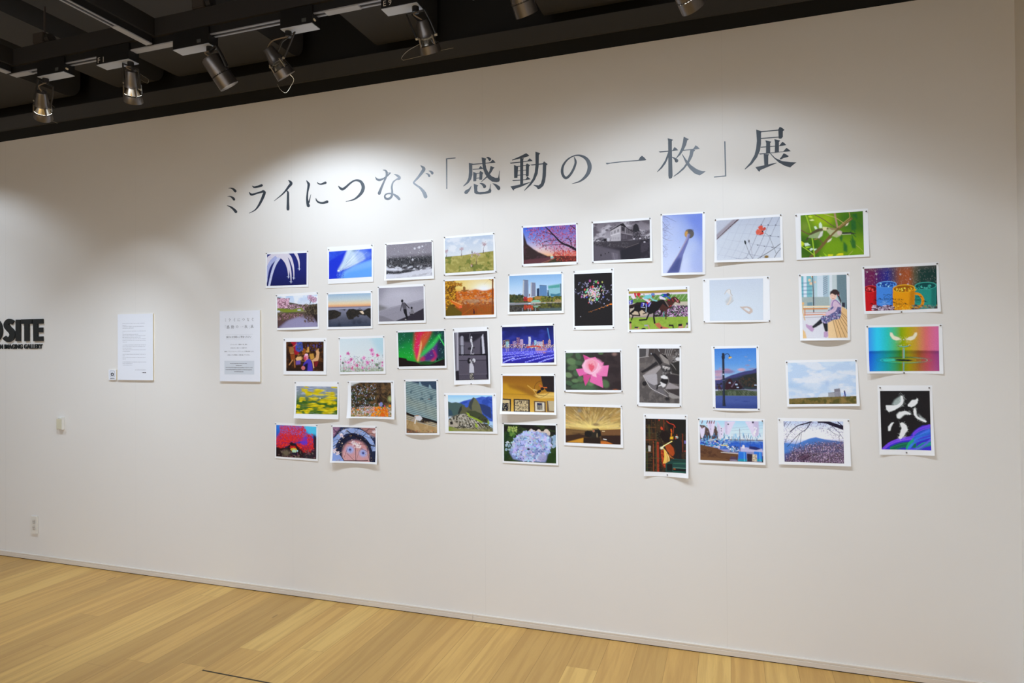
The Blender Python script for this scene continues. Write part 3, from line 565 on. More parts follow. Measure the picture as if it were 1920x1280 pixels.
@pic('ruins')
def _(c):
    c.grad([(0, (150, 200, 240)), (.15, (190, 222, 240)), (.3, (170, 200, 230))]); c.poly([(1000, 540), (1120, 490), (1230, 465), (1310, 450), (1390, 425), (1450, 438), (1480, 425), (1545, 430), (1550, 800), (1000, 700)], (70, 100, 190), 4)
    c.nz((46, 74, 160), 16, 14, .5, .6, .8, c.mask([(1000, 540), (1310, 450), (1545, 430), (1550, 800), (1000, 700)], 4))
    c.poly([(882, 500), (940, 520), (1000, 510), (1080, 530), (1140, 560), (1100, 700), (930, 720), (885, 720)], (78, 100, 96), 3); c.poly([(882, 600), (940, 640), (960, 700), (885, 740)], (60, 84, 100), 6)
    c.poly([(1340, 530), (1420, 545), (1520, 590), (1530, 760), (1420, 690), (1370, 620)], (50, 66, 116), 3)
    c.poly([(1180, 600), (1205, 510), (1262, 440), (1290, 450), (1330, 500), (1360, 560), (1400, 690), (1200, 650)], (110, 110, 84), 2); c.poly([(1180, 600), (1205, 510), (1262, 440), (1275, 450), (1240, 560), (1240, 640)], (66, 72, 74), 5)
    c.poly([(1030, 680), (1060, 590), (1095, 556), (1160, 590), (1190, 580), (1240, 640), (1300, 660), (1180, 690)], (96, 96, 70), 3); c.poly([(1030, 680), (1060, 590), (1090, 560), (1090, 620), (1050, 690)], (50, 56, 56), 4)
    c.poly([(1160, 640), (1290, 640), (1400, 690), (1470, 750), (1500, 830), (1300, 800), (1200, 700)], (72, 78, 54), 4); c.poly([(890, 760), (1000, 700), (1160, 680), (1250, 760), (1450, 840), (1555, 900), (1555, 955), (890, 945)], (130, 124, 106), 4)
    c.nz((196, 190, 176), 26, 30, .5, .58, .8, c.mask([(890, 720), (1160, 680), (1300, 760), (1480, 860), (1380, 920), (890, 900)], 6)); c.nz((50, 48, 40), 24, 26, .53, .6, .9, c.mask([(900, 720), (1160, 680), (1480, 760), (1540, 940), (900, 940)], 6))
    for i in range(10): c.ln([(960+i*38, 720+i*5), (930+i*55, 850+i*6)], 6, (206, 200, 186), .7); c.ln([(972+i*38, 722+i*5), (946+i*55, 850+i*6)], 7, (60, 54, 46), .7)
    c.poly([(1150, 660), (1200, 680), (1210, 710), (1330, 760), (1410, 810), (1380, 820), (1290, 770), (1190, 725)], (150, 170, 56), 3); c.poly([(1290, 810), (1330, 860), (1330, 890), (1290, 880)], (150, 170, 60), 3); c.poly([(1480, 760), (1500, 800), (1490, 850), (1470, 830)], (140, 160, 64), 3)
    c.poly([(890, 870), (980, 890), (1100, 940), (890, 942)], (130, 146, 56), 5); c.poly([(900, 900), (1200, 900), (1540, 915), (1540, 950), (1000, 945)], (150, 146, 96), 6, .8); c.poly([(888, 800), (960, 790), (1030, 830), (1030, 880), (892, 870)], (176, 166, 150), 2); c.poly([(912, 800), (950, 795), (960, 840), (918, 845)], (50, 46, 44)); c.nz((96, 100, 52), 22, 20, .5, .6, .7, c.mask([(1380, 830), (1555, 860), (1555, 950), (1300, 940)], 8))

@pic('night')
def _(c):
    c.grad([(0, (24, 28, 84)), (.3, (34, 42, 128)), (.5, (40, 50, 150)), (.58, (50, 40, 110)), (.62, (70, 70, 190)), (1, (44, 34, 150))]); c.nz((60, 70, 170), 4, 5, .5, .7, .5, c.mask([(90, 160), (870, 160), (870, 450), (90, 450)], 10))
    c.poly([(765, 200), (778, 200), (806, 360), (794, 360)], (96, 150, 214), 4, .9)
    def bl(x0, x1, y, k, n): c.poly([(x0, y), (x1, y), (x1, 490), (x0, 490)], k); c.dots(n, (x0, y, x1, 480), (2, 5), [(240, 220, 180), (200, 170, 200), (60, 50, 90)], .9)
    for a in ((105, 130, 380, (90, 60, 90), 12), (135, 207, 372, (110, 96, 80), 20), (252, 300, 395, (140, 116, 170), 18), (312, 358, 340, (130, 90, 130), 26), (362, 408, 368, (190, 160, 190), 24), (488, 524, 330, (206, 206, 226), 22), (545, 575, 405, (120, 90, 150), 12), (573, 606, 380, (150, 196, 216), 14), (610, 700, 400, (176, 176, 206), 30), (780, 820, 385, (170, 140, 150), 18), (700, 715, 380, (206, 130, 90), 8)): bl(*a)
    c.poly([(150, 400), (195, 400), (195, 485), (150, 485)], (150, 190, 200), 2); c.poly([(780, 400), (800, 355), (822, 400)], (190, 160, 160))
    c.dots(300, (95, 440, 868, 500), (3, 8), [(226, 200, 170), (206, 120, 80), (150, 140, 200), (250, 230, 200), (60, 40, 80)], .85); c.ln([(470, 485), (540, 470), (620, 468), (670, 482)], 18, (206, 70, 50))
    m = c.mask([(90, 500), (872, 500), (872, 570), (90, 600)], 4); c.blend(m*.7, (100, 96, 200)); c.poly([(590, 500), (760, 500), (740, 570), (610, 570)], (214, 150, 130), 12, .9)
    for i in range(50):
        x = c.r.uniform(95, 868); c.ln([(x, 500), (x, c.r.uniform(515, 560))], 5, [(226, 206, 190), (80, 70, 170), (170, 180, 220), (60, 50, 120)][i % 4], .7)
    for j, (x0, y0, x1, y1) in enumerate(((95, 570, 870, 545), (95, 600, 700, 570), (100, 650, 560, 590), (240, 680, 700, 600), (440, 710, 860, 600), (640, 715, 870, 640), (110, 715, 280, 650))):
        c.cu([(x0, y0), ((x0+x1)/2, (y0+y1)/2-8), (x1, y1)], 20, (96, 92, 236), .7)
        for t in np.linspace(0, 1, 44): c.el(x0+(x1-x0)*t+c.r.uniform(-8, 8), y0+(y1-y0)*t-8*4*t*(1-t)+c.r.uniform(-9, 9), 5, 4, (206, 210, 255), a=.8)
    c.poly([(800, 720), (872, 650), (872, 715)], (30, 22, 60), 14, .8); c.grain(.04)

@pic('rose')
def _(c):
    c.fill((66, 54, 54)); c.nz((52, 42, 44), 5, 5, .45, .6, .8); m = c.mask([(1042, 570), (1400, 570), (1500, 900), (1560, 1128), (1045, 1128)], 60); c.blend(m*.6, (74, 88, 66)); c.nz((46, 56, 48), 7, 7, .5, .62, .8, m)
    g = [(112, 142, 96), (96, 124, 84), (84, 112, 80), (128, 150, 108)]
    for x, y, rx, ry, r, i in ((1100, 600, 70, 40, -.5, 2), (1135, 700, 80, 54, .3, 0), (1235, 620, 40, 60, -.4, 2), (1150, 790, 80, 40, -.2, 1), (1240, 720, 60, 36, .2, 2), (1190, 985, 56, 30, 0, 0), (1100, 1020, 60, 34, .4, 2), (1270, 960, 50, 44, .8, 1), (1330, 1080, 170, 62, .1, 2), (1420, 1010, 60, 50, .4, 0), (1640, 1030, 70, 54, .9, 1), (1180, 1070, 60, 30, -.3, 2), (1090, 900, 60, 40, .3, 3), (1210, 870, 50, 50, 1.2, 2), (1570, 580, 40, 20, 0, 1)):
        c.el(x, y, rx, ry, g[i], rot=r, soft=.25, a=.8)
    c.el(1775, 590, 38, 28, (140, 112, 104), soft=.5); c.el(1790, 1118, 40, 12, (150, 84, 50), soft=.5); P = (226, 112, 170); P2 = (236, 150, 186); P3 = (244, 186, 206); D = (206, 80, 140)
    for p, k in (([(1310, 600), (1420, 650), (1490, 632), (1560, 720), (1620, 712), (1590, 770), (1690, 755), (1665, 920), (1500, 915), (1300, 800), (1340, 700)], P), ([(1200, 812), (1330, 800), (1390, 880), (1250, 918)], P), ([(1310, 890), (1430, 895), (1390, 985), (1345, 1062), (1315, 970)], D), ([(1430, 880), (1590, 920), (1608, 1090), (1530, 1055), (1408, 1000)], P), ([(1500, 860), (1600, 765), (1690, 755), (1665, 918), (1560, 910)], (232, 128, 178))): c.poly(p, k, 2)
    c.poly([(1310, 600), (1390, 650), (1335, 690)], D, 3); c.el(1460, 770, 150, 120, P2, soft=.15); c.poly([(1290, 760), (1340, 680), (1440, 655), (1540, 720), (1580, 790), (1520, 870), (1420, 890), (1330, 850)], P3, 8)
    c.el(1440, 750, 95, 90, (238, 160, 176), soft=.3); c.poly([(1385, 740), (1450, 730), (1480, 780), (1440, 860), (1400, 810)], (226, 100, 120), 6); c.cu([(1420, 740), (1425, 705), (1455, 700), (1470, 740), (1440, 750)], 9, (240, 170, 176)); c.cu([(1340, 690), (1330, 800), (1420, 885)], 6, (248, 206, 220), .8)
    c.cu([(1540, 730), (1510, 820), (1430, 880)], 10, (250, 206, 220), .8); c.cu([(1480, 700), (1500, 780), (1450, 860)], 5, D, .5); c.poly([(1330, 790), (1440, 885), (1410, 890), (1330, 850)], (240, 180, 206), 3); c.poly([(1435, 880), (1500, 862), (1512, 935), (1450, 915)], P3, 3); c.ln([(1415, 895), (1425, 960)], 5, D, .6); c.ln([(1560, 960), (1590, 1070)], 5, D, .3)

@pic('fan')
def _(c):
    c.grad([(0, (150, 98, 26)), (.35, (176, 122, 30)), (.62, (206, 156, 50)), (1, (226, 182, 84))]); c.poly([(97, -180), (250, -150), (500, 0), (600, 30), (97, 10)], (202, 152, 34), 20, .9)
    c.poly([(160, -170), (380, -130), (560, -60), (640, 30), (560, 30), (350, -60), (200, -110)], (150, 100, 26), 16, .8); c.poly([(560, 0), (870, -40), (870, 40), (640, 50)], (240, 206, 120), 12, .8)
    c.poly([(668, -285), (872, -285), (872, -40), (760, -50), (700, -120)], (44, 34, 34), 3); c.ln([(97, -20), (560, 0), (870, 20)], 4, (130, 90, 30), .8); c.ln([(97, -8), (500, 5)], 3, (150, 110, 40), .6)
    c.ln([(470, -140), (560, -70), (620, 20)], 14, (232, 186, 90), .6); k = (60, 40, 30); th = np.linspace(0, 6.283, 28)
    c.ln([(690+118*math.cos(t), -98+112*math.sin(t)) for t in th], 4.5, k); c.ln([(690+60*math.cos(t), -95+56*math.sin(t)) for t in th], 2, k, .6)
    for t in np.linspace(0, 6.283, 20)[:-1]: c.ln([(690, -95), (690+116*math.cos(t), -98+110*math.sin(t))], 1.5, k, .4)
    c.poly([(640, -160), (665, -150), (700, -120), (760, -118), (765, -100), (690, -100), (650, -130)], (206, 110, 50)); c.el(690, -92, 26, 24, (34, 26, 26)); c.el(640, -50, 40, 20, (44, 32, 28), rot=-.6); c.poly([(560, -85), (610, -75), (600, -65), (556, -72)], (244, 206, 130)); c.ln([(820, -120), (830, -60)], 14, (36, 28, 28)); c.cu([(560, 20), (640, 46), (720, 20)], 6, (130, 90, 30), .7)
    for x0, x1, y0, fr, i in ((70, 222, 52, (34, 26, 26), 0), (258, 500, 58, (40, 30, 32), 1), (562, 742, 86, (120, 92, 60), 2), (755, 900, 84, (120, 96, 70), 3)):
        dx = 8 if i else 0
        c.poly([(x0, y0), (x1, y0+10), (x1+dx, 256), (x0+dx, 252)], fr); s = (206, 184, 140) if i < 2 else (216, 206, 186)
        if i < 3: c.poly([(x0+22, y0+20), (x1-22, y0+26), (x1-18, 242), (x0+24, 240)], s)
        if i == 0: c.poly([(90, 120), (185, 122), (186, 235), (92, 235)], (30, 28, 40)); c.dots(22, (95, 130, 180, 230), (3, 6), [(206, 190, 150)], .8)
        if i == 1: c.dots(110, (290, 90, 470, 238), (4, 9), [(60, 46, 36), (120, 100, 70), (40, 32, 28)], .8); c.dots(12, (310, 140, 455, 160), (8, 12), [(200, 176, 130)], .8)
        if i == 2: c.poly([(606, 115), (690, 120), (694, 220), (610, 215)], (150, 140, 120)); c.poly([(612, 120), (682, 124), (682, 150), (612, 150)], (40, 44, 84)); c.dots(30, (612, 150, 690, 215), (3, 6), [(60, 60, 80)], .8)
        if i == 3: c.poly([(775, 88), (880, 92), (880, 240), (795, 238)], (196, 180, 146))

@pic('hydrangea')
def _(c):
    c.grad([(0, (30, 26, 28)), (.25, (36, 36, 32)), (.5, (44, 56, 32)), (1, (44, 62, 30))]); c.poly([(118, 560), (330, 540), (260, 700), (240, 860), (130, 990), (118, 990)], (34, 62, 34), 14); c.poly([(820, 620), (900, 600), (902, 1028), (760, 1000)], (40, 66, 26), 12); c.nz((60, 84, 40), 7, 6, .52, .65, .6)
    c.dots(46, (185, 485, 310, 560), (8, 15), [(150, 170, 90), (176, 190, 110), (120, 150, 76)], .9); c.dots(20, (200, 560, 300, 620), (8, 18), [(70, 110, 50), (110, 146, 70)], .9); c.ln([(262, 600), (260, 700)], 14, (70, 116, 50))
    c.dots(26, (500, 525, 790, 600), (18, 30), [(214, 196, 180), (222, 206, 190)], .9); c.poly([(135, 715), (180, 690), (220, 725)], (206, 214, 220)); c.dots(12, (150, 740, 240, 830), (10, 20), [(176, 196, 206), (150, 176, 190)], .9); c.dots(20, (840, 610, 900, 780), (14, 24), [(150, 176, 200), (176, 190, 206)], .9)
    m = c.mask([(280, 680), (330, 600), (450, 550), (600, 555), (740, 570), (830, 650), (820, 800), (770, 900), (740, 1010), (560, 1000), (400, 990), (260, 960), (200, 860), (250, 760)], 8); c.blend(m*.9, (146, 158, 204))
    ks = [(190, 204, 236), (176, 192, 230), (204, 204, 234), (186, 182, 218), (200, 214, 240), (160, 176, 214)]
    for i in range(150):
        t = c.r.uniform(0, 6.28); rr = math.sqrt(c.r.rand()); x = 530+290*rr*math.cos(t); y = 775+215*rr*math.sin(t)
        k = ks[c.r.randint(6)]; r = c.r.uniform(26, 42)
        for j in range(4):
            a = j*1.571+t; c.el(x+r*.55*math.cos(a), y+r*.55*math.sin(a), r*.55, r*.42, tuple(int(v*c.r.uniform(.88, 1.06)) if v < 240 else v for v in k), rot=a, a=.9)
        if i % 5 == 0: c.el(x, y, 7, 7, (70, 104, 184))
    c.el(485, 812, 20, 16, (60, 66, 60)); c.dots(40, (280, 640, 800, 980), (7, 11), [(50, 76, 150)], .8); c.el(690, 940, 70, 56, (166, 160, 196), soft=.2, a=.7); c.grain(.03)

@pic('car')
def _(c):
    c.grad([(0, (150, 122, 70)), (.35, (190, 160, 96)), (.55, (232, 206, 130)), (.6, (190, 146, 70)), (.63, (110, 78, 48)), (.8, (84, 56, 34)), (1, (70, 44, 28))])
    for i in range(230):
        a = c.r.uniform(math.pi+.05, 2*math.pi-.05); r0 = c.r.uniform(60, 420); l = c.r.uniform(30, 140); x, y = 1440, 505
        c.ln([(x+r0*math.cos(a)*1.25, y+r0*.8*math.sin(a)), (x+(r0+l)*math.cos(a)*1.25, y+(r0+l)*.8*math.sin(a))], c.r.uniform(8, 26), [(214, 184, 120), (128, 98, 62), (236, 212, 150), (110, 88, 62), (170, 150, 120), (206, 160, 90)][i % 6], .3)
    c.el(1430, 470, 300, 60, (246, 222, 140), soft=.8, a=.8); c.el(1500, 445, 60, 24, (130, 106, 80), soft=.5, a=.8); c.el(1250, 240, 30, 30, (130, 140, 140), soft=.6, a=.6)
    c.poly([(1045, 515), (1330, 535), (1600, 530), (1868, 515), (1870, 745), (1045, 712)], (96, 68, 42), 4); c.poly([(1045, 520), (1330, 540), (1340, 590), (1045, 600)], (128, 98, 60), 3); c.poly([(1560, 530), (1868, 518), (1868, 600), (1570, 600)], (124, 88, 56), 3)
    c.poly([(1045, 610), (1250, 580), (1330, 600), (1330, 640), (1045, 700)], (70, 48, 34), 4); c.poly([(1060, 705), (1320, 640), (1320, 715)], (206, 150, 56), 8); c.poly([(1570, 690), (1720, 700), (1760, 735), (1570, 735)], (206, 120, 50), 8); c.poly([(1580, 610), (1868, 610), (1870, 740), (1760, 735), (1580, 660)], (58, 38, 32), 5)
    k = (34, 30, 28); c.poly([(1330, 560), (1370, 535), (1440, 545), (1470, 505), (1530, 500), (1570, 540), (1580, 610), (1530, 655), (1330, 630)], (50, 44, 36), 2); c.el(1385, 585, 52, 46, k); c.el(1465, 540, 20, 20, (150, 120, 90)); c.el(1465, 540, 10, 10, (200, 100, 70)); c.el(1518, 605, 10, 36, (140, 120, 90)); c.el(1550, 580, 24, 40, k); c.ln([(1450, 512), (1520, 510)], 16, (150, 130, 80))
    c.poly([(1315, 640), (1565, 640), (1568, 735), (1312, 720)], (48, 34, 26), 3); c.ln([(1595, 545), (1630, 545)], 10, (240, 220, 170)); c.ln([(1612, 660), (1655, 668)], 12, (230, 226, 220)); c.ln([(1150, 570), (1330, 575)], 8, (60, 44, 32)); c.grain(.03)

@pic('cherry')
def _(c):
    c.grad([(0, (66, 106, 214)), (.35, (140, 156, 220)), (.6, (222, 200, 206)), (.8, (240, 186, 140)), (.86, (206, 96, 60)), (1, (90, 44, 40))]); c.poly([(700, 200), (1200, 165), (1205, 640), (800, 560)], (150, 110, 170), 60, .5)
    m = c.mask([(480, 215), (1200, 160), (1206, 600), (1000, 640), (860, 560), (650, 520), (540, 440), (500, 360)], 20); c.dots(1700, (440, 165, 1205, 640), (3, 9), [(180, 70, 110), (206, 96, 130), (140, 50, 86), (220, 130, 150), (120, 44, 70)], .75, m=m)
    c.dots(130, (860, 560, 1205, 700), (7, 17), [(206, 84, 70), (190, 66, 60), (220, 120, 100)], .7)
    k = (46, 28, 44); c.cu([(1200, 545), (1100, 490), (980, 440), (880, 340), (760, 220), (740, 200)], 36, k, w2=8); c.cu([(1140, 500), (1110, 400), (1060, 380)], 10, k); c.cu([(1000, 465), (850, 470), (700, 480)], 8, k); c.cu([(930, 400), (800, 410), (690, 440)], 8, k); c.cu([(880, 340), (800, 300), (700, 270)], 7, k); c.cu([(1200, 250), (1110, 175)], 9, k); c.ln([(1190, 440), (1160, 520)], 8, k)
    c.poly([(410, 280), (470, 460), (560, 530), (640, 580), (780, 640), (900, 640), (740, 680), (414, 760)], (62, 44, 44), 6); c.nz((96, 60, 70), 14, 12, .5, .6, .6, c.mask([(410, 480), (640, 580), (780, 650), (414, 740)], 8))
    c.poly([(414, 700), (820, 655), (830, 690), (700, 745), (414, 760)], (104, 60, 66), 6); c.poly([(880, 640), (1206, 640), (1207, 720), (880, 735)], (110, 44, 36), 5); c.poly([(820, 690), (1000, 650), (1000, 730), (780, 740)], (70, 62, 40), 6); c.ln([(680, 745), (860, 680)], 6, (160, 120, 100)); c.ln([(740, 745), (870, 684)], 4, (140, 100, 80)); c.poly([(820, 642), (865, 640), (868, 672), (824, 678)], (150, 186, 180)); c.el(840, 640, 20, 6, (246, 220, 180))
    c.ln([(860, 640), (1205, 650)], 6, (60, 34, 34)); c.dots(120, (900, 640, 1205, 715), (5, 10), [(150, 60, 50), (90, 40, 36), (190, 80, 60)], .7)

@pic('towers')
def _(c):
    c.grad([(0, (146, 186, 226)), (.25, (176, 208, 236)), (.5, (206, 224, 240))])
    def tw(p, a, b): c.poly(p, a); (x0, y0), (x1, y1) = p[0], p[1]; [c.ln([(x0+(x1-x0)*t, y0+8), (x0+(x1-x0)*t, p[2][1])], 4, b, .7) for t in np.linspace(.15, .85, 6)]
    tw([(325, 282), (405, 285), (408, 530), (320, 540)], (136, 146, 168), (104, 116, 146)); c.poly([(325, 282), (345, 282), (340, 540), (320, 540)], (190, 194, 200)); c.ln([(330, 280), (402, 286)], 8, (90, 90, 110)); tw([(440, 315), (513, 320), (516, 520), (440, 530)], (142, 146, 166), (110, 116, 140)); c.poly([(440, 315), (455, 315), (452, 530), (438, 530)], (196, 196, 200))
    c.poly([(530, 405), (570, 402), (570, 520), (530, 520)], (44, 66, 96)); tw([(572, 355), (678, 360), (688, 515), (572, 525)], (108, 146, 186), (84, 120, 164)); c.ln([(575, 356), (676, 362)], 7, (70, 90, 120)); c.poly([(690, 430), (730, 430), (730, 520), (690, 520)], (60, 90, 116)); c.poly([(694, 360), (895, 328), (898, 520), (720, 530)], (150, 196, 206)); c.poly([(705, 372), (872, 345), (872, 390), (705, 405)], (96, 168, 160)); c.poly([(875, 335), (896, 330), (900, 520), (885, 520)], (110, 130, 146)); c.poly([(735, 480), (820, 490), (880, 470), (880, 525), (735, 525)], (76, 130, 150), 3)
    c.poly([(250, 490), (300, 478), (305, 520), (250, 520)], (140, 166, 206)); c.poly([(412, 485), (430, 485), (432, 525), (412, 525)], (150, 120, 120))
    c.poly([(120, 500), (180, 495), (230, 500), (330, 550), (400, 560), (520, 520), (640, 515), (760, 530), (905, 515), (905, 615), (120, 620)], (70, 82, 46), 3); c.dots(210, (120, 505, 330, 600), (7, 16), [(60, 74, 44), (86, 92, 50), (110, 96, 50), (44, 56, 36)], .8); c.dots(230, (480, 525, 903, 605), (7, 15), [(130, 134, 40), (96, 104, 40), (150, 140, 60), (60, 66, 36)], .8)
    c.dots(50, (340, 530, 400, 590), (6, 13), [(176, 50, 50), (150, 40, 46)], .9); c.dots(50, (400, 545, 465, 595), (6, 13), [(214, 104, 50), (226, 126, 60)], .9); c.dots(40, (500, 530, 585, 560), (6, 12), [(176, 130, 66)], .8); c.dots(40, (800, 570, 895, 600), (5, 11), [(176, 150, 100)], .8)
    c.ln([(122, 635), (400, 622)], 18, (150, 140, 140)); c.ln([(122, 650), (400, 640)], 8, (70, 60, 60)); c.ln([(590, 612), (903, 606)], 12, (176, 156, 120))
    c.poly([(120, 655), (905, 615), (905, 745), (120, 755)], (74, 68, 52), 4); c.dots(250, (480, 625, 903, 700), (6, 14), [(110, 110, 40), (76, 80, 40), (60, 56, 40)], .7, asp=1.4); c.dots(70, (335, 650, 470, 710), (6, 14), [(176, 60, 46), (200, 96, 50)], .8); c.dots(160, (122, 680, 330, 745), (6, 14), [(56, 50, 48), (90, 86, 80)], .7)
    for x in (318, 405, 440, 512): c.ln([(x, 700), (x, 750)], 16, (150, 156, 166), .7)
    c.poly([(560, 700), (900, 690), (900, 742), (580, 745)], (96, 116, 120), 8, .7); c.poly([(445, 600), (485, 578), (560, 578), (590, 598), (590, 606), (445, 610)], (150, 196, 170)); c.ln([(450, 622), (580, 618)], 18, (206, 200, 190)); c.ln([(440, 632), (585, 628)], 5, (96, 50, 40)); c.ln([(450, 650), (580, 655)], 12, (150, 150, 140)); c.poly([(480, 665), (560, 665), (540, 685), (490, 685)], (150, 186, 160), 2)

@pic('fireworks')
def _(c):
    c.fill((36, 32, 32)); c.grain(.12)
    K = [(206, 90, 110), (150, 206, 150), (206, 206, 140), (150, 150, 216), (226, 190, 206), (96, 190, 140), (226, 100, 90), (190, 170, 220)]
    for i in range(230):
        a = c.r.uniform(0, 6.28); r = abs(c.r.randn())*.5; x = 1385+250*r*math.cos(a); y = 470+190*r*math.sin(a)
        if y < 275 or y > 640: continue
        far = r > .62; k = K[c.r.randint(8)] if not far else [(130, 130, 170), (96, 96, 130), (120, 110, 150)][i % 3]
        c.el(x, y, c.r.uniform(4, 9), c.r.uniform(8, 19), k, rot=c.r.uniform(-.5, .9), a=.85); c.el(x, y, 4, 6, (240, 236, 240), a=.7)
    for x, y, r, k in ((1372, 382, 22, (226, 84, 96)), (1330, 292, 20, (190, 110, 176)), (1420, 305, 20, (130, 196, 110)), (1450, 320, 18, (226, 100, 116)), (1513, 310, 14, (206, 206, 120)), (1257, 422, 16, (206, 60, 70)), (1282, 430, 16, (110, 200, 110)), (1267, 460, 16, (110, 206, 150)), (1435, 570, 20, (110, 210, 150)), (1325, 565, 14, (206, 220, 140)), (1310, 618, 11, (206, 80, 76)), (1375, 580, 16, (226, 206, 120)), (1208, 525, 16, (196, 110, 170)), (1283, 535, 14, (90, 110, 206)), (1490, 375, 16, (170, 226, 120)), (1535, 530, 12, (80, 100, 200))): c.el(x, y, r*.75, r*.95, k, soft=.4)
    for x, y in ((1180, 330), (1235, 350), (1215, 380), (1300, 350), (1545, 365), (1190, 470), (1115, 460), (1165, 480), (1580, 440), (1600, 460), (1350, 630), (1485, 605)):
        for j in range(4): c.ln([(x+c.r.uniform(-20, 20), y+c.r.uniform(-22, 22)), (x+c.r.uniform(-20, 20), y+c.r.uniform(-22, 22))], 4, (140, 140, 176), .7)
    for t in np.linspace(0, 1, 26): c.el(1310+345*t, 760-125*t+c.r.uniform(-10, 10), c.r.uniform(4, 11), c.r.uniform(3, 6), [(150, 110, 110), (206, 130, 60), (176, 150, 150), (226, 140, 50)][min(3, int(t*2.2)+c.r.randint(2))], rot=-.4, a=.5+.4*t)
    c.el(1640, 640, 22, 11, (226, 130, 40)); c.el(1590, 658, 13, 10, (226, 136, 50)); c.el(1475, 705, 8, 7, (214, 140, 60)); c.el(1192, 825, 5, 6, (190, 190, 200))

@pic('house')
def _(c):
    c.grad([(0, (120, 112, 120)), (.25, (150, 143, 150)), (.45, (168, 162, 168))]); c.nz((92, 84, 92), 6, 5, .46, .62, .9); c.nz((196, 190, 196), 5, 6, .52, .64, .8)
    c.poly([(180, 510), (560, 500), (1030, 460), (1032, 750), (185, 795)], (52, 46, 54), 4); c.poly([(180, 465), (435, 450), (440, 510), (182, 515)], (112, 106, 112), 2); c.dots(26, (185, 465, 430, 505), (5, 12), [(200, 196, 200), (60, 54, 60)], .8); c.poly([(385, 450), (430, 448), (432, 490), (386, 492)], (196, 192, 198)); c.poly([(335, 460), (378, 458), (378, 500), (336, 500)], (44, 38, 44))
    c.poly([(440, 335), (590, 262), (590, 500), (545, 505), (445, 490)], (186, 180, 184)); c.poly([(590, 262), (660, 280), (775, 345), (770, 470), (590, 495)], (120, 112, 118)); c.poly([(590, 375), (770, 410), (770, 470), (590, 495)], (84, 76, 84)); c.ln([(445, 412), (585, 372)], 12, (216, 210, 212)); c.ln([(590, 370), (772, 408)], 12, (150, 142, 148))
    c.poly([(436, 338), (590, 240), (630, 226), (690, 300), (780, 348), (770, 360), (660, 290), (590, 262), (440, 345)], (40, 34, 40))
    for x, y in ((460, 360), (495, 345), (512, 338), (548, 325), (560, 318)): c.ln([(x, y), (x, y+34)], 8, (96, 90, 96))
    for x in (460, 490, 520, 550, 566): c.ln([(x, 440), (x, 470)], 7, (140, 134, 140))
    c.poly([(605, 280), (650, 290), (650, 350), (605, 340)], (60, 54, 62))
    for x in (680, 705, 730, 752): c.ln([(x, 320), (x, 375)], 9, (50, 44, 52))
    for x in (610, 632, 654, 680): c.ln([(x, 410), (x, 460)], 9, (110, 102, 110))
    c.ln([(668, 290), (668, 380)], 5, (190, 184, 190)); c.ln([(592, 265), (592, 495)], 5, (176, 170, 176))
    c.poly([(770, 340), (780, 265), (815, 232), (850, 255), (875, 340), (900, 400), (880, 480), (780, 470)], (46, 42, 48), 3); c.dots(190, (770, 345, 895, 480), (4, 10), [(96, 90, 98), (60, 54, 60), (120, 112, 120)], .7); c.dots(90, (880, 340, 970, 440), (3, 8), [(150, 144, 152), (110, 104, 112), (70, 64, 72)], .7); c.dots(70, (920, 420, 1030, 500), (4, 9), [(70, 64, 72), (50, 44, 52)], .8)
    for x, y in ((790, 462), (880, 455), (945, 510)): c.el(x, y, 16, 10, (214, 206, 214), soft=.3)
    c.poly([(440, 500), (600, 490), (760, 480), (890, 500), (660, 590), (470, 600), (182, 540), (182, 520)], (70, 64, 70), 6); c.dots(110, (190, 515, 700, 590), (4, 10), [(90, 84, 90), (56, 50, 58), (110, 104, 108)], .6); c.ln([(665, 595), (860, 525)], 5, (130, 120, 120))
    c.poly([(184, 550), (420, 600), (590, 640), (600, 780), (186, 795)], (104, 97, 106), 16, .9); c.poly([(450, 660), (550, 680), (548, 770), (470, 760)], (120, 112, 122), 5, .8); c.ln([(480, 670), (500, 760)], 6, (160, 154, 162), .6); c.poly([(580, 640), (900, 530), (900, 740), (600, 770)], (44, 40, 48), 10, .9); c.nz((84, 76, 86), 16, 14, .5, .62, .6, c.mask([(890, 530), (1030, 480), (1030, 750), (890, 750)], 6))
    for x, y, r in ((298, 705, 10), (362, 682, 7), (412, 664, 6)): c.el(x, y, r, r*1.6, (34, 30, 36))
    c.grain(.05)

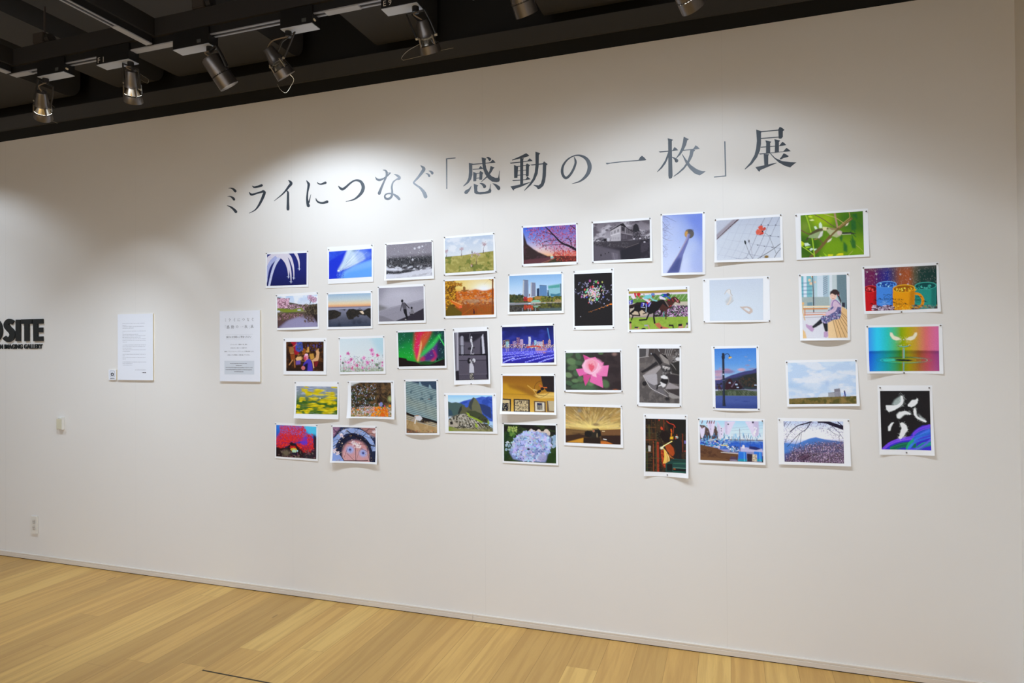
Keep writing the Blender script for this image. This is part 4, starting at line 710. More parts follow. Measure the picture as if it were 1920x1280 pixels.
@pic('column')
def _(c):
    c.grad([(0, (140, 160, 222)), (.4, (176, 192, 234)), (.8, (206, 214, 238)), (1, (206, 212, 238))]); c.poly([(1560, 100), (1816, 80), (1818, 600), (1700, 400)], (96, 122, 216), 60, .6); c.poly([(1216, 112), (1500, 200), (1400, 700), (1225, 900)], (206, 214, 240), 90, .6); c.poly([(1640, 700), (1818, 500), (1818, 962), (1640, 962)], (150, 170, 232), 50, .5)
    k = (84, 72, 120)
    for p in ([(1216, 320), (1260, 300), (1330, 240)], [(1216, 330), (1290, 350), (1380, 410)], [(1216, 200), (1260, 260), (1330, 330)], [(1220, 115), (1300, 150), (1360, 180), (1430, 210)], [(1216, 440), (1290, 480), (1370, 490)], [(1220, 560), (1260, 600), (1280, 640)], [(1225, 650), (1240, 700)]): c.cu(p, 6, k, .8, 2)
    for i in range(120):
        x = 1216+abs(c.r.randn())*60; y = c.r.uniform(120, 760)*.98
        if x > 1390 or (x > 1280 and y > 520): continue
        a = c.r.uniform(-1, 1); c.ln([(x, y), (x+34*math.cos(a), y+34*math.sin(a))], 2.5, (110, 100, 150), .6)
    c.el(1619, 390, 70, 68, (104, 98, 92)); c.poly([(1560, 350), (1600, 330), (1590, 440), (1570, 440), (1548, 400)], (206, 160, 90), 3); c.el(1625, 340, 62, 22, (80, 80, 96), a=.5)
    c.poly([(1590, 395), (1612, 384), (1635, 400), (1600, 520), (1530, 700), (1470, 965), (1287, 975), (1460, 690), (1560, 490)], (120, 124, 178), 2); c.poly([(1612, 384), (1592, 396), (1560, 490), (1440, 720), (1300, 960), (1340, 900), (1500, 640), (1590, 470)], (190, 176, 196), 3, .7); c.poly([(1440, 760), (1510, 740), (1468, 966), (1287, 975)], (64, 76, 128), 20, .75); c.el(1475, 592, 5, 5, (70, 70, 110))

@pic('poppy')
def _(c):
    c.grad([(0, (196, 202, 216)), (.4, (212, 218, 228)), (1, (218, 222, 230))]); c.poly([(264, 268), (540, 250), (272, 520)], (198, 202, 214), 10); c.poly([(264, 480), (520, 250), (610, 248), (360, 480), (272, 552)], (150, 132, 140), 10, .7); c.cu([(600, 248), (540, 300), (450, 380), (272, 545)], 20, (92, 66, 68), .9, 12)
    g = (128, 132, 158)
    for i, (a, b) in enumerate((((540, 325), (1220, 345)), ((430, 435), (1225, 515)), ((360, 535), (1228, 685)), ((290, 650), (1000, 820)), ((290, 770), (700, 850)))):
        for j in range(12): c.ln([(a[0]+(b[0]-a[0])*j/12, a[1]+(b[1]-a[1])*j/12+4*math.sin(j)), (a[0]+(b[0]-a[0])*(j+1)/12, a[1]+(b[1]-a[1])*(j+1)/12+4*math.sin(j+1))], 12-j*.5, g if j > 6 else (176, 180, 198), .12+.045*j)
    for i in range(11):
        x = 1210-i*108; a = max(.2, .85-i*.1); w = 6+i*1.6
        c.cu([(x, 215+i*4), (x-60, 340), (x-130, 500), (x-200, 660), (x-290, 830)], w, (118, 120, 144) if i < 3 else (180, 184, 200), a*(.8 if i < 3 else .55))
    for x, y in ((1040, 332), (1152, 335), (938, 330), (1070, 490), (1190, 508), (985, 648), (1100, 665), (1222, 683), (885, 630)): c.el(x, y, 11, 8, (70, 70, 96), a=.8)
    k = (60, 58, 72); c.cu([(885, 832), (1040, 740), (1130, 680), (1225, 608)], 8, k); c.cu([(1225, 690), (1180, 740), (1130, 820)], 7, k); c.cu([(990, 450), (1050, 500), (1100, 610), (1160, 760)], 4.5, (96, 100, 100)); c.cu([(710, 620), (750, 730), (806, 832)], 5, (84, 80, 96)); c.cu([(762, 600), (790, 700), (806, 832)], 5, (150, 140, 156), .8); c.cu([(675, 835), (705, 812), (745, 835)], 5, (130, 130, 150))
    c.el(698, 590, 13, 32, (40, 50, 50), rot=-.2); c.el(754, 572, 10, 22, (90, 86, 96))
    r = (222, 96, 76); c.poly([(888, 362), (925, 340), (960, 345), (965, 400), (950, 430), (900, 395)], r, 1); c.poly([(962, 385), (985, 362), (1005, 375), (1005, 400), (960, 430)], (206, 84, 68)); c.poly([(855, 430), (880, 392), (940, 415), (955, 440), (890, 480), (862, 470)], (228, 110, 86), 1); c.poly([(895, 480), (960, 430), (975, 440), (970, 470), (920, 482)], (214, 70, 54)); c.el(955, 428, 12, 12, (80, 34, 30)); c.el(1015, 805, 34, 24, (150, 120, 60), soft=.4)

@pic('birds')
def _(c):
    c.fill((96, 134, 26)); c.poly([(640, 260), (1000, 240), (950, 420), (700, 440)], (160, 186, 24), 60, .9); c.poly([(860, 600), (1440, 620), (1440, 860), (700, 880)], (122, 160, 26), 60, .9); c.poly([(490, 560), (820, 620), (760, 900), (505, 900)], (60, 100, 24), 50, .9); c.poly([(1080, 240), (1425, 205), (1430, 520), (1120, 480)], (70, 116, 30), 40, .9); c.el(560, 440, 80, 90, (130, 150, 60), soft=.8, a=.7)
    for p in ([(1250, 260), (1330, 240), (1340, 340)], [(1240, 340), (1310, 350), (1320, 480), (1250, 500)], [(1130, 650), (1190, 720), (1190, 820), (1130, 800)], [(1240, 600), (1310, 650), (1320, 760), (1260, 760)], [(1330, 350), (1420, 440), (1400, 440)], [(1070, 600), (1120, 560), (1110, 680)]): c.poly(p, (40, 100, 48), 10, .9)
    for i in range(6): c.ln([(1240+c.r.uniform(-10, 40), 300+i*70), (1260+c.r.uniform(-20, 60), 380+i*70)], 18, (50, 108, 44), .7)
    b = (118, 98, 56); c.cu([(690, 258), (830, 330), (960, 420), (1060, 470)], 11, (110, 84, 66)); c.cu([(1000, 240), (1020, 340), (1045, 460)], 26, (170, 140, 116)); c.cu([(1250, 320), (1150, 400), (1020, 500), (900, 620), (800, 740), (640, 895)], 34, b, w2=44); c.cu([(1240, 330), (1140, 400), (1000, 510)], 8, (176, 150, 96), .8)
    c.cu([(835, 250), (930, 280), (1020, 310), (1140, 390)], 8, (190, 170, 110)); c.cu([(1215, 225), (1225, 300), (1170, 350), (1050, 450)], 10, (176, 150, 96)); c.cu([(495, 490), (600, 545), (740, 600), (825, 690)], 14, (112, 84, 64)); c.cu([(570, 268), (620, 420), (670, 640), (700, 890)], 20, (150, 184, 50)); c.cu([(500, 725), (600, 790), (690, 860)], 12, (160, 190, 60)); c.cu([(1320, 710), (1400, 780), (1440, 840)], 5, (176, 170, 90)); c.cu([(1200, 870), (1270, 800)], 5, (190, 180, 110)); c.cu([(860, 860), (830, 820)], 5, (170, 190, 60))
    lf = (206, 222, 200)
    for p, k in (([(770, 460), (765, 400), (790, 370), (812, 410), (815, 460)], lf), ([(690, 440), (720, 430), (745, 470), (710, 480)], lf), ([(820, 440), (890, 445), (880, 500), (820, 490)], (214, 206, 160)), ([(545, 685), (600, 680), (640, 715), (560, 730)], lf), ([(498, 650), (545, 680), (540, 720), (500, 725)], (186, 200, 30)), ([(555, 735), (660, 735), (580, 765)], (160, 196, 40)), ([(625, 780), (650, 755), (690, 770), (640, 800)], lf), ([(690, 770), (740, 765), (700, 800)], lf), ([(885, 680), (905, 640), (965, 605), (940, 650)], (226, 214, 190)), ([(1155, 435), (1180, 395), (1215, 375), (1190, 420)], (226, 214, 190)), ([(620, 345), (670, 325), (700, 345), (660, 355)], (214, 222, 150)), ([(600, 290), (640, 270), (680, 300), (640, 310)], (190, 206, 60)), ([(900, 850), (980, 850), (970, 880), (900, 885)], (206, 206, 40)), ([(1010, 870), (1060, 835), (1130, 830), (1130, 865)], (214, 206, 40)), ([(775, 870), (815, 885), (780, 890)], (170, 200, 60)), ([(840, 830), (900, 870), (860, 880)], (150, 196, 40))): c.poly(p, k, 2)
    c.poly([(560, 660), (590, 600), (625, 575), (640, 590), (590, 640)], (76, 74, 50)); c.poly([(600, 600), (680, 510), (760, 465), (815, 480), (830, 510), (815, 570), (770, 612), (680, 610)], (150, 166, 120), 2); c.poly([(620, 545), (690, 500), (760, 466), (812, 475), (800, 500), (720, 530), (640, 565)], (88, 82, 52), 3); c.poly([(790, 520), (828, 500), (815, 575), (765, 612), (750, 600)], (206, 206, 196), 4); c.el(800, 484, 26, 18, (96, 86, 60)); c.ln([(740, 620), (700, 630)], 8, (190, 130, 90))
    c.poly([(880, 470), (905, 450), (1010, 470), (1100, 520), (1090, 570), (1030, 600), (940, 570), (885, 510)], (176, 180, 136), 2); c.poly([(905, 455), (1030, 465), (1050, 490), (960, 490)], (150, 130, 90), 3); c.el(895, 470, 16, 9, (110, 80, 60)); c.el(1075, 530, 40, 34, (206, 180, 176), soft=.2, a=.8); c.poly([(1110, 522), (1240, 520), (1330, 545), (1200, 555), (1110, 545)], (60, 66, 50)); c.ln([(1110, 555), (1240, 548)], 6, (200, 200, 180)); c.cu([(1060, 470), (1000, 520), (930, 590)], 26, b)

@pic('race')
def _(c):
    c.grad([(0, (190, 170, 80)), (.06, (166, 140, 66)), (.08, (236, 216, 226)), (.11, (240, 230, 240)), (.13, (120, 160, 80)), (.3, (110, 150, 70)), (.33, (206, 196, 176)), (.42, (196, 186, 170)), (.68, (170, 150, 150)), (.7, (152, 180, 70)), (1, (160, 186, 76))])
    for x in range(240, 1110, 60): c.ln([(x+60, 255), (x, 335)], 7, (206, 220, 190), .7)
    c.dots(40, (300, 250, 1110, 340), (5, 12), [(96, 140, 70)], .6); m = c.mask([(640, 420), (1118, 420), (1122, 585), (600, 585)], 3); c.blend(m, (70, 70, 66)); c.dots(620, (600, 420, 1118, 585), (4, 9), [(206, 130, 190), (226, 170, 214), (150, 84, 150), (60, 96, 60), (226, 220, 226), (40, 40, 46)], .85, m=m)
    c.poly([(240, 500), (420, 470), (520, 560), (400, 580), (242, 580)], (206, 186, 160), 8); c.nz((138, 168, 58), 14, 10, .5, .6, .6, c.mask([(240, 590), (1122, 590), (1122, 770), (240, 770)], 4)); c.ln([(760, 500), (758, 590)], 16, (70, 150, 130)); c.ln([(850, 250), (850, 330)], 10, (50, 110, 70))
    k = (46, 28, 30); k2 = (84, 48, 40); b = (30, 24, 26)
    c.poly([(700, 400), (830, 330), (900, 290), (930, 285), (1000, 350), (1005, 385), (985, 390), (930, 365), (880, 430), (820, 480), (740, 520), (700, 490)], k2, 1); c.ln([(800, 480), (795, 560), (792, 618)], 18, k2); c.ln([(735, 490), (720, 560), (640, 580)], 20, k); c.ln([(925, 310), (975, 370)], 8, (226, 150, 160)); c.ln([(940, 380), (985, 335)], 6, (226, 110, 110)); c.ln([(880, 320), (905, 360)], 6, (206, 50, 60)); c.ln([(840, 440), (870, 420)], 7, (206, 60, 60))
    c.poly([(310, 400), (360, 370), (480, 372), (600, 375), (690, 340), (740, 325), (790, 350), (838, 420), (825, 455), (790, 430), (745, 390), (690, 470), (640, 520), (560, 550), (440, 480), (390, 520), (320, 500)], b, 1)
    c.poly([(236, 420), (300, 400), (420, 370), (520, 360), (640, 350), (600, 400), (330, 420), (300, 460), (240, 470)], k); c.ln([(340, 470), (260, 540)], 34, b); c.ln([(260, 540), (300, 570), (275, 635)], 18, b); c.ln([(380, 500), (400, 570), (300, 565)], 20, k); c.ln([(545, 530), (500, 630), (400, 637)], 24, b); c.ln([(615, 520), (612, 600), (625, 680)], 26, b); c.ln([(440, 480), (500, 530), (450, 545)], 14, b); c.ln([(245, 480), (240, 600)], 22, k)
    c.poly([(760, 335), (790, 350), (838, 430), (828, 445), (780, 370)], (130, 110, 100)); c.cu([(640, 365), (700, 350), (740, 330)], 5, (70, 50, 46))
    c.poly([(430, 375), (470, 378), (450, 440), (412, 435)], (66, 60, 166)); c.poly([(470, 390), (575, 375), (545, 440), (490, 440)], (70, 62, 180)); c.ln([(448, 390), (466, 388), (452, 425)], 7, W_); c.ln([(500, 400), (495, 510)], 8, (196, 214, 230)); c.poly([(232, 345), (300, 335), (290, 400), (234, 405)], (64, 58, 170)); c.ln([(272, 350), (252, 352), (250, 368), (268, 372), (266, 388), (246, 388)], 6, W_); c.ln([(420, 445), (480, 450)], 6, (206, 210, 230)); c.ln([(536, 432), (568, 378)], 8, (206, 206, 240))
    c.el(385, 255, 30, 26, (206, 40, 56)); c.poly([(310, 232), (350, 230), (345, 320), (320, 320)], (206, 60, 76)); c.poly([(265, 290), (310, 235), (330, 300), (360, 310), (300, 325)], (236, 220, 226)); c.ln([(380, 280), (425, 315)], 14, (196, 50, 60)); c.poly([(490, 350), (440, 320), (450, 300), (520, 330), (568, 350), (540, 385)], (226, 210, 220)); c.poly([(455, 300), (500, 262), (570, 260), (585, 290), (540, 315), (470, 325)], (130, 206, 206)); c.ln([(560, 300), (600, 340), (655, 350)], 20, (140, 206, 210)); c.ln([(540, 345), (555, 325)], 14, (206, 60, 60)); c.el(597, 256, 28, 22, (110, 140, 206)); c.el(598, 282, 18, 14, (150, 90, 80)); c.ln([(515, 375), (520, 395)], 18, (206, 50, 50)); c.ln([(512, 400), (512, 430)], 16, (36, 36, 90))
    c.el(820, 258, 26, 24, (60, 60, 76)); c.poly([(705, 270), (740, 245), (800, 245), (805, 285), (745, 300)], (44, 76, 170)); c.el(742, 266, 16, 12, (70, 190, 110)); c.poly([(690, 290), (720, 280), (790, 320), (780, 335), (700, 325)], (230, 222, 234)); c.ln([(800, 280), (855, 320)], 16, (44, 80, 190)); c.ln([(815, 330), (845, 340)], 12, (206, 40, 70))
    s = (206, 150, 120)
    c.ln([(265, 760), (262, 690), (250, 665)], 22, s); c.el(258, 672, 20, 16, (40, 34, 34)); c.poly([(322, 735), (380, 735), (380, 758), (322, 758)], (56, 56, 66)); c.ln([(370, 775), (385, 750)], 20, s); c.ln([(320, 772), (340, 765)], 14, s); c.poly([(468, 705), (528, 705), (528, 728), (468, 728)], (170, 170, 186)); c.ln([(545, 772), (530, 715)], 20, s); c.el(458, 770, 34, 16, (50, 44, 50)); c.poly([(625, 690), (690, 672), (735, 730), (830, 750), (835, 768), (700, 768), (660, 740)], (200, 116, 84), 2); c.el(725, 748, 16, 14, (70, 54, 60)); c.poly([(835, 702), (900, 702), (905, 730), (835, 728)], (50, 34, 36)); c.ln([(898, 720), (900, 762)], 16, (40, 32, 32)); c.poly([(970, 760), (985, 700), (1040, 700), (1050, 755)], s, 3); c.poly([(975, 695), (1030, 690), (1030, 725), (975, 730)], (36, 32, 36)); c.ln([(1080, 755), (1105, 710)], 24, (206, 180, 180)); c.el(1105, 690, 16, 18, (60, 56, 70))

@pic('petals')
def _(c):
    c.grad([(0, (208, 216, 228)), (.5, (214, 222, 230)), (1, (216, 224, 232))])
    c.poly([(475, 520), (530, 460), (580, 440), (600, 500), (560, 540), (500, 560)], (196, 196, 194), 12, .7); c.cu([(470, 410), (500, 360), (545, 342), (556, 390), (580, 435)], 10, (206, 196, 184), .8); c.poly([(490, 380), (530, 342), (556, 352), (552, 420), (590, 438), (560, 440), (520, 400)], (228, 226, 224), 4)
    c.poly([(548, 440), (575, 450), (570, 500), (520, 575), (488, 572), (530, 520), (545, 480)], (222, 214, 206), 2); c.cu([(600, 505), (560, 545), (520, 575)], 5, (186, 174, 164)); c.cu([(556, 352), (560, 400), (590, 436)], 4, (180, 168, 158))
    c.poly([(700, 600), (800, 592), (850, 605), (885, 640), (885, 680), (850, 702), (820, 695), (760, 650)], (208, 190, 178), 2); c.poly([(750, 622), (800, 612), (840, 635), (850, 660), (825, 672), (790, 650)], (222, 226, 230), 2); c.cu([(700, 600), (760, 652), (820, 696), (850, 704)], 5, (190, 168, 156))

@pic('girl')
def _(c):
    c.grad([(0, (176, 206, 214)), (.35, (190, 210, 212)), (.5, (176, 190, 190)), (.62, (206, 206, 206)), (1, (206, 206, 212))])
    for x, w, k in ((195, 40, (120, 180, 190)), (238, 50, (214, 222, 232)), (300, 80, (130, 186, 192)), (460, 90, (206, 218, 226)), (545, 80, (170, 190, 200)), (625, 50, (216, 222, 226)), (675, 70, (196, 206, 206)), (780, 130, (132, 156, 162))): c.ln([(x, 135), (x+4, 460)], w, k)
    for i in range(5): c.ln([(180, 250+i*55), (340, 245+i*55)], 18, (90, 130, 160), .5)
    for i in range(9): c.ln([(510, 180+i*30), (565, 150+i*30)], 9, (96, 110, 130), .7)
    c.poly([(185, 460), (600, 455), (600, 600), (190, 600)], (166, 178, 174), 4); c.poly([(270, 540), (350, 535), (350, 590), (272, 592)], (120, 150, 160), 4)
    for x, y, r in ((305, 205, 22), (325, 255, 24), (385, 235, 18), (345, 150, 18)): c.el(x, y, r, r, (232, 200, 166), soft=.2, a=.9)
    c.ln([(350, 135), (362, 400), (368, 700)], 13, (44, 44, 48)); c.ln([(375, 140), (384, 600)], 7, (110, 120, 170), .5); c.poly([(850, 118), (862, 118), (866, 640), (852, 640)], (40, 44, 50)); c.poly([(710, 130), (850, 122), (856, 620), (790, 600), (760, 400), (715, 340)], (116, 138, 146), 3); c.poly([(785, 540), (830, 540), (830, 620), (785, 600)], (56, 56, 70))
    c.poly([(195, 690), (620, 690), (620, 1070), (203, 1073), (198, 760)], (212, 210, 214), 3); c.ln([(215, 765), (500, 755)], 12, (176, 168, 172), .8); c.ln([(205, 605), (620, 600)], 26, (232, 212, 180)); c.ln([(210, 635), (566, 632)], 22, (206, 140, 80)); c.ln([(235, 650), (235, 730)], 16, (206, 136, 80)); c.ln([(232, 695), (560, 690)], 8, (190, 120, 90)); c.ln([(232, 725), (560, 715)], 14, (206, 130, 76)); c.ln([(208, 540), (205, 680), (235, 800)], 14, (214, 176, 120)); c.el(208, 555, 18, 20, (226, 180, 120)); c.poly([(198, 930), (240, 980), (262, 1070), (203, 1073)], (220, 186, 136), 4)
    w = (222, 186, 136); c.poly([(575, 812), (720, 790), (790, 600), (868, 655), (872, 1062), (580, 1066)], w, 2); c.poly([(575, 812), (650, 800), (710, 1060), (580, 1066)], (228, 196, 150), 3)
    for a, b in (((650, 805), (712, 1060)), ((685, 800), (770, 1060)), ((720, 795), (835, 1060)), ((750, 780), (870, 1000)), ((765, 745), (870, 900)), ((775, 705), (870, 830)), ((780, 690), (870, 780))): c.ln([a, b], 6, (120, 66, 30))
    k = (42, 42, 48); c.poly([(465, 785), (500, 800), (490, 850), (400, 905), (350, 925), (340, 895), (400, 845)], k, 1); c.poly([(495, 835), (570, 850), (572, 960), (560, 980), (530, 970)], k, 1)
    s = (186, 154, 184); c.poly([(245, 870), (258, 860), (300, 880), (340, 880), (345, 915), (375, 930), (345, 978), (320, 965), (260, 910)], s, 1); c.poly([(512, 985), (525, 968), (575, 975), (575, 1040), (545, 1062), (510, 1050)], s, 1)
    c.poly([(625, 500), (680, 492), (740, 530), (775, 590), (780, 660), (700, 660), (600, 650), (615, 560)], (206, 184, 200), 2); c.poly([(590, 650), (640, 600), (770, 610), (775, 710), (755, 780), (660, 795), (550, 855), (500, 840), (465, 790), (480, 750), (560, 730)], (104, 104, 146), 2)
    c.dots(190, (470, 640, 775, 850), (5, 11), [(170, 190, 206), (50, 48, 80), (200, 180, 206), (84, 90, 130), (150, 120, 160)], .8, m=c.mask([(590, 650), (640, 600), (770, 610), (775, 710), (755, 780), (660, 795), (550, 855), (500, 840), (465, 790), (480, 750), (560, 730)]))
    c.cu([(640, 590), (645, 545), (690, 505), (770, 580)], 13, (150, 116, 170)); c.cu([(700, 580), (670, 650), (600, 690), (560, 715)], 52, (206, 180, 198)); c.el(522, 722, 24, 16, (228, 180, 160)); c.cu([(690, 600), (650, 660)], 5, (170, 140, 170), .6)
    c.poly([(735, 420), (760, 470), (778, 520), (770, 570), (745, 490), (725, 440)], (60, 44, 44), 2); c.el(658, 445, 48, 54, (236, 196, 178)); c.poly([(607, 430), (612, 380), (660, 342), (710, 345), (752, 390), (748, 440), (725, 460), (712, 420), (690, 432), (640, 405), (612, 425)], (66, 50, 50), 2); c.el(640, 440, 4, 3, (60, 40, 40)); c.el(680, 447, 4, 3, (60, 40, 40)); c.cu([(640, 475), (655, 484), (672, 478)], 4, (190, 90, 90)); c.el(735, 430, 8, 9, (206, 110, 130))

@pic('mugs')
def _(c):
    c.grad([(0, (110, 40, 90)), (.12, (112, 36, 80)), (.22, (70, 40, 110)), (.33, (44, 50, 130)), (.42, (90, 70, 90)), (.5, (150, 84, 50)), (.62, (160, 84, 44)), (.7, (96, 90, 70)), (.78, (34, 66, 60)), (1, (30, 60, 56))], True); c.poly([(330, 180), (1410, 130), (1410, 180), (330, 230)], (110, 96, 90), 26, .35)
    for i in range(330):
        x = c.r.uniform(330, 1410); y = c.r.uniform(150, 440); c.ln([(x, y), (x, y+c.r.uniform(3, 18))], c.r.uniform(2, 4.5), (206, 190, 186), .45)
    for x, y, r in ((372, 240, 11), (510, 270, 14), (870, 275, 14), (1018, 345, 11), (515, 345, 9), (985, 420, 13), (1148, 213, 6), (760, 260, 6)): c.el(x, y, r, r, (206, 200, 206), a=.8); c.el(x, y-3, r*.6, r*.5, (90, 80, 90), a=.8)
    c.poly([(345, 740), (1425, 740), (1425, 790), (348, 825)], (84, 60, 60), 3)
    def mug(xc, rx, yt, ry, yb, k, d, l):
        c.poly([(xc-rx, yt), (xc+rx, yt), (xc+rx*.97, yb-20)]+[(xc+rx*.95*math.cos(t), yb-20+30*math.sin(t)) for t in np.linspace(0, math.pi, 10)]+[(xc-rx*.97, yb-20)], k)
        c.poly([(xc+rx*.55, yt), (xc+rx, yt), (xc+rx*.96, yb-10), (xc+rx*.5, yb)], d, 14, .5); c.el(xc, yt, rx, ry, l); c.el(xc, yt+2, rx*.92, ry*.84, d); c.dots(34, (xc-rx*.7, yt-ry*.3, xc+rx*.75, yt+ry*.7), (5, 14), [l, k, d, tuple(min(255, v+50) for v in l)], .8)
    mug(425, 104, 492, 52, 818, (186, 28, 36), (110, 18, 26), (206, 50, 50)); mug(1245, 160, 445, 56, 780, (40, 142, 130), (20, 76, 76), (70, 170, 156)); mug(665, 152, 425, 48, 745, (72, 132, 206), (36, 74, 150), (110, 170, 236))
    c.cu([(1070, 560), (1150, 570), (1205, 640), (1200, 720), (1150, 760), (1080, 755)], 40, (214, 140, 16)); mug(925, 165, 485, 58, 800, (220, 150, 18), (150, 92, 14), (236, 176, 40)); c.poly([(1070, 480), (1120, 505), (1085, 520)], (236, 170, 20))
    k = (24, 22, 30)
    for (x, y), sc, cc in (((673, 640), 1., k), ((855, 715), 1.1, k), ((1138, 655), .8, k)):
        c.ln([(x+54*sc*math.cos(t), y+44*sc*math.sin(t)) for t in np.linspace(0, 6.283, 22)], 4, cc, .85); c.dots(16, (x-60*sc, y-70*sc, x+70*sc, y-55*sc), (3, 6), [cc], .8)
        for j, ch in enumerate('DADA'):
            X = x-36*sc+j*20*sc; Y = y
            c.ln([(X, Y+16*sc), (X, Y-16*sc), (X+10*sc, Y-8*sc), (X+10*sc, Y+8*sc), (X, Y+16*sc)] if ch == 'D' else [(X, Y+16*sc), (X+6*sc, Y-16*sc), (X+12*sc, Y+16*sc)], 4, cc, .9)
    for x, y in ((450, 715), (575, 640), (765, 640), (780, 690), (955, 710), (1240, 675), (505, 660)): c.cu([(x-36, y+12), (x-14, y-12), (x+6, y+6), (x+36, y+10)], 5, k, .8); c.el(x, y, 14, 9, k, a=.7)
    for i in range(70): a = c.r.uniform(0, 6.28); r = c.r.uniform(20, 80); c.ln([(640, 700), (640+r*1.2*math.cos(a), 700+r*.7*math.sin(a))], 3, [(150, 196, 240), (50, 96, 170)][i % 2], .5)
    c.dots(130, (450, 735, 780, 812), (5, 15), [(150, 130, 146), (206, 190, 206), (96, 60, 84), (70, 50, 66)], .8, asp=1.6); c.dots(60, (790, 740, 1060, 800), (4, 9), [(236, 190, 70), (176, 110, 20)], .7); c.dots(60, (1060, 730, 1425, 785), (5, 12), [(150, 130, 60), (96, 130, 130), (70, 50, 50), (130, 150, 150)], .7, asp=1.8); c.grain(.04)

@pic('drop')
def _(c):
    st = [(0, (66, 140, 226)), (.12, (52, 190, 226)), (.28, (50, 186, 176)), (.4, (90, 176, 110)), (.47, (130, 160, 10)), (.57, (176, 164, 10)), (.68, (190, 150, 60)), (.82, (206, 110, 110)), (.95, (206, 110, 150)), (1, (200, 106, 156))]; c.grad(st, True)
    low = c.A.copy(); m = c.mask([(398, 468), (900, 452), (1448, 462), (1455, 770), (405, 770)], 6); A0 = c.A.copy(); c.grad([(0, (24, 76, 200)), (.15, (22, 130, 180)), (.3, (20, 146, 130)), (.45, (60, 130, 30)), (.58, (150, 140, 10)), (.72, (150, 84, 30)), (.85, (176, 70, 90)), (1, (140, 60, 130))], True)
    t = np.clip((c.yy/c.H-.55)/.45, 0, 1)[..., None]; c.A = c.A*(1-t*.5)+low*t*.5*.8; c.A = A0*(1-m[..., None])+c.A*m[..., None]
    c.poly([(400, 465), (1448, 460), (1448, 500), (400, 500)], (20, 60, 60), 16, .25)
    for rx, ry, k, a in ((410, 50, (30, 130, 110), .5), (350, 40, (90, 220, 190), .5), (330, 48, (20, 70, 50), .5), (250, 34, (110, 170, 60), .4), (180, 24, (170, 180, 50), .4)): c.ln([(925+rx*math.cos(q), 600+ry*math.sin(q)) for q in np.linspace(0, 6.283, 40)], 6, k, a)
    c.poly([(660, 570), (800, 555), (1040, 555), (1110, 568), (1000, 570), (800, 575)], (70, 90, 16), 5, .8); c.poly([(790, 600), (830, 585), (1000, 592), (1065, 604), (1000, 616), (870, 612)], (24, 30, 40), 3); c.poly([(600, 590), (780, 580), (800, 610), (640, 620)], (60, 210, 190), 8, .6)
    c.poly([(903, 430), (936, 430), (936, 575), (905, 575)], (120, 150, 130)); c.ln([(928, 430), (928, 570)], 7, (90, 206, 206)); c.ln([(911, 430), (912, 570)], 6, (196, 130, 90)); c.el(920, 425, 16, 14, (150, 170, 110)); c.poly([(905, 625), (936, 625), (936, 765), (906, 765)], (130, 140, 90)); c.ln([(926, 630), (926, 760)], 8, (80, 180, 190)); c.ln([(910, 630), (911, 760)], 6, (180, 120, 70))
    c.cu([(815, 375), (850, 395), (920, 405), (1000, 395), (1030, 372)], 7, (90, 70, 70)); c.cu([(860, 398), (930, 400), (990, 388)], 9, (60, 190, 200), .8); c.dots(20, (815, 370, 1030, 385), (3, 6), [(206, 206, 170), (90, 70, 80)], .8); c.el(922, 297, 10, 11, (150, 150, 120)); c.el(920, 294, 5, 5, (230, 230, 220))
    f = (226, 214, 190)
    for sg in (-1, 1):
        X = lambda v: 915+sg*(v)
        for i in range(60):
            u = c.r.rand(); x = 30+u*160; c.ln([(X(x), 285-60*u*u+c.r.uniform(-10, 10)), (X(x+c.r.uniform(-30, 20)), 285-60*u*u+c.r.uniform(-50, 50)*(1.1-u))], 2.5, f, .4)
        c.poly([(X(30), 290), (X(90), 255), (X(140), 240), (X(170), 190), (X(200), 190), (X(200), 230), (X(165), 285), (X(110), 308)], f, 5, .95)
        for i in range(8): c.ln([(X(35+i*9), 300), (X(40+i*12), 345)], 2, f, .4)

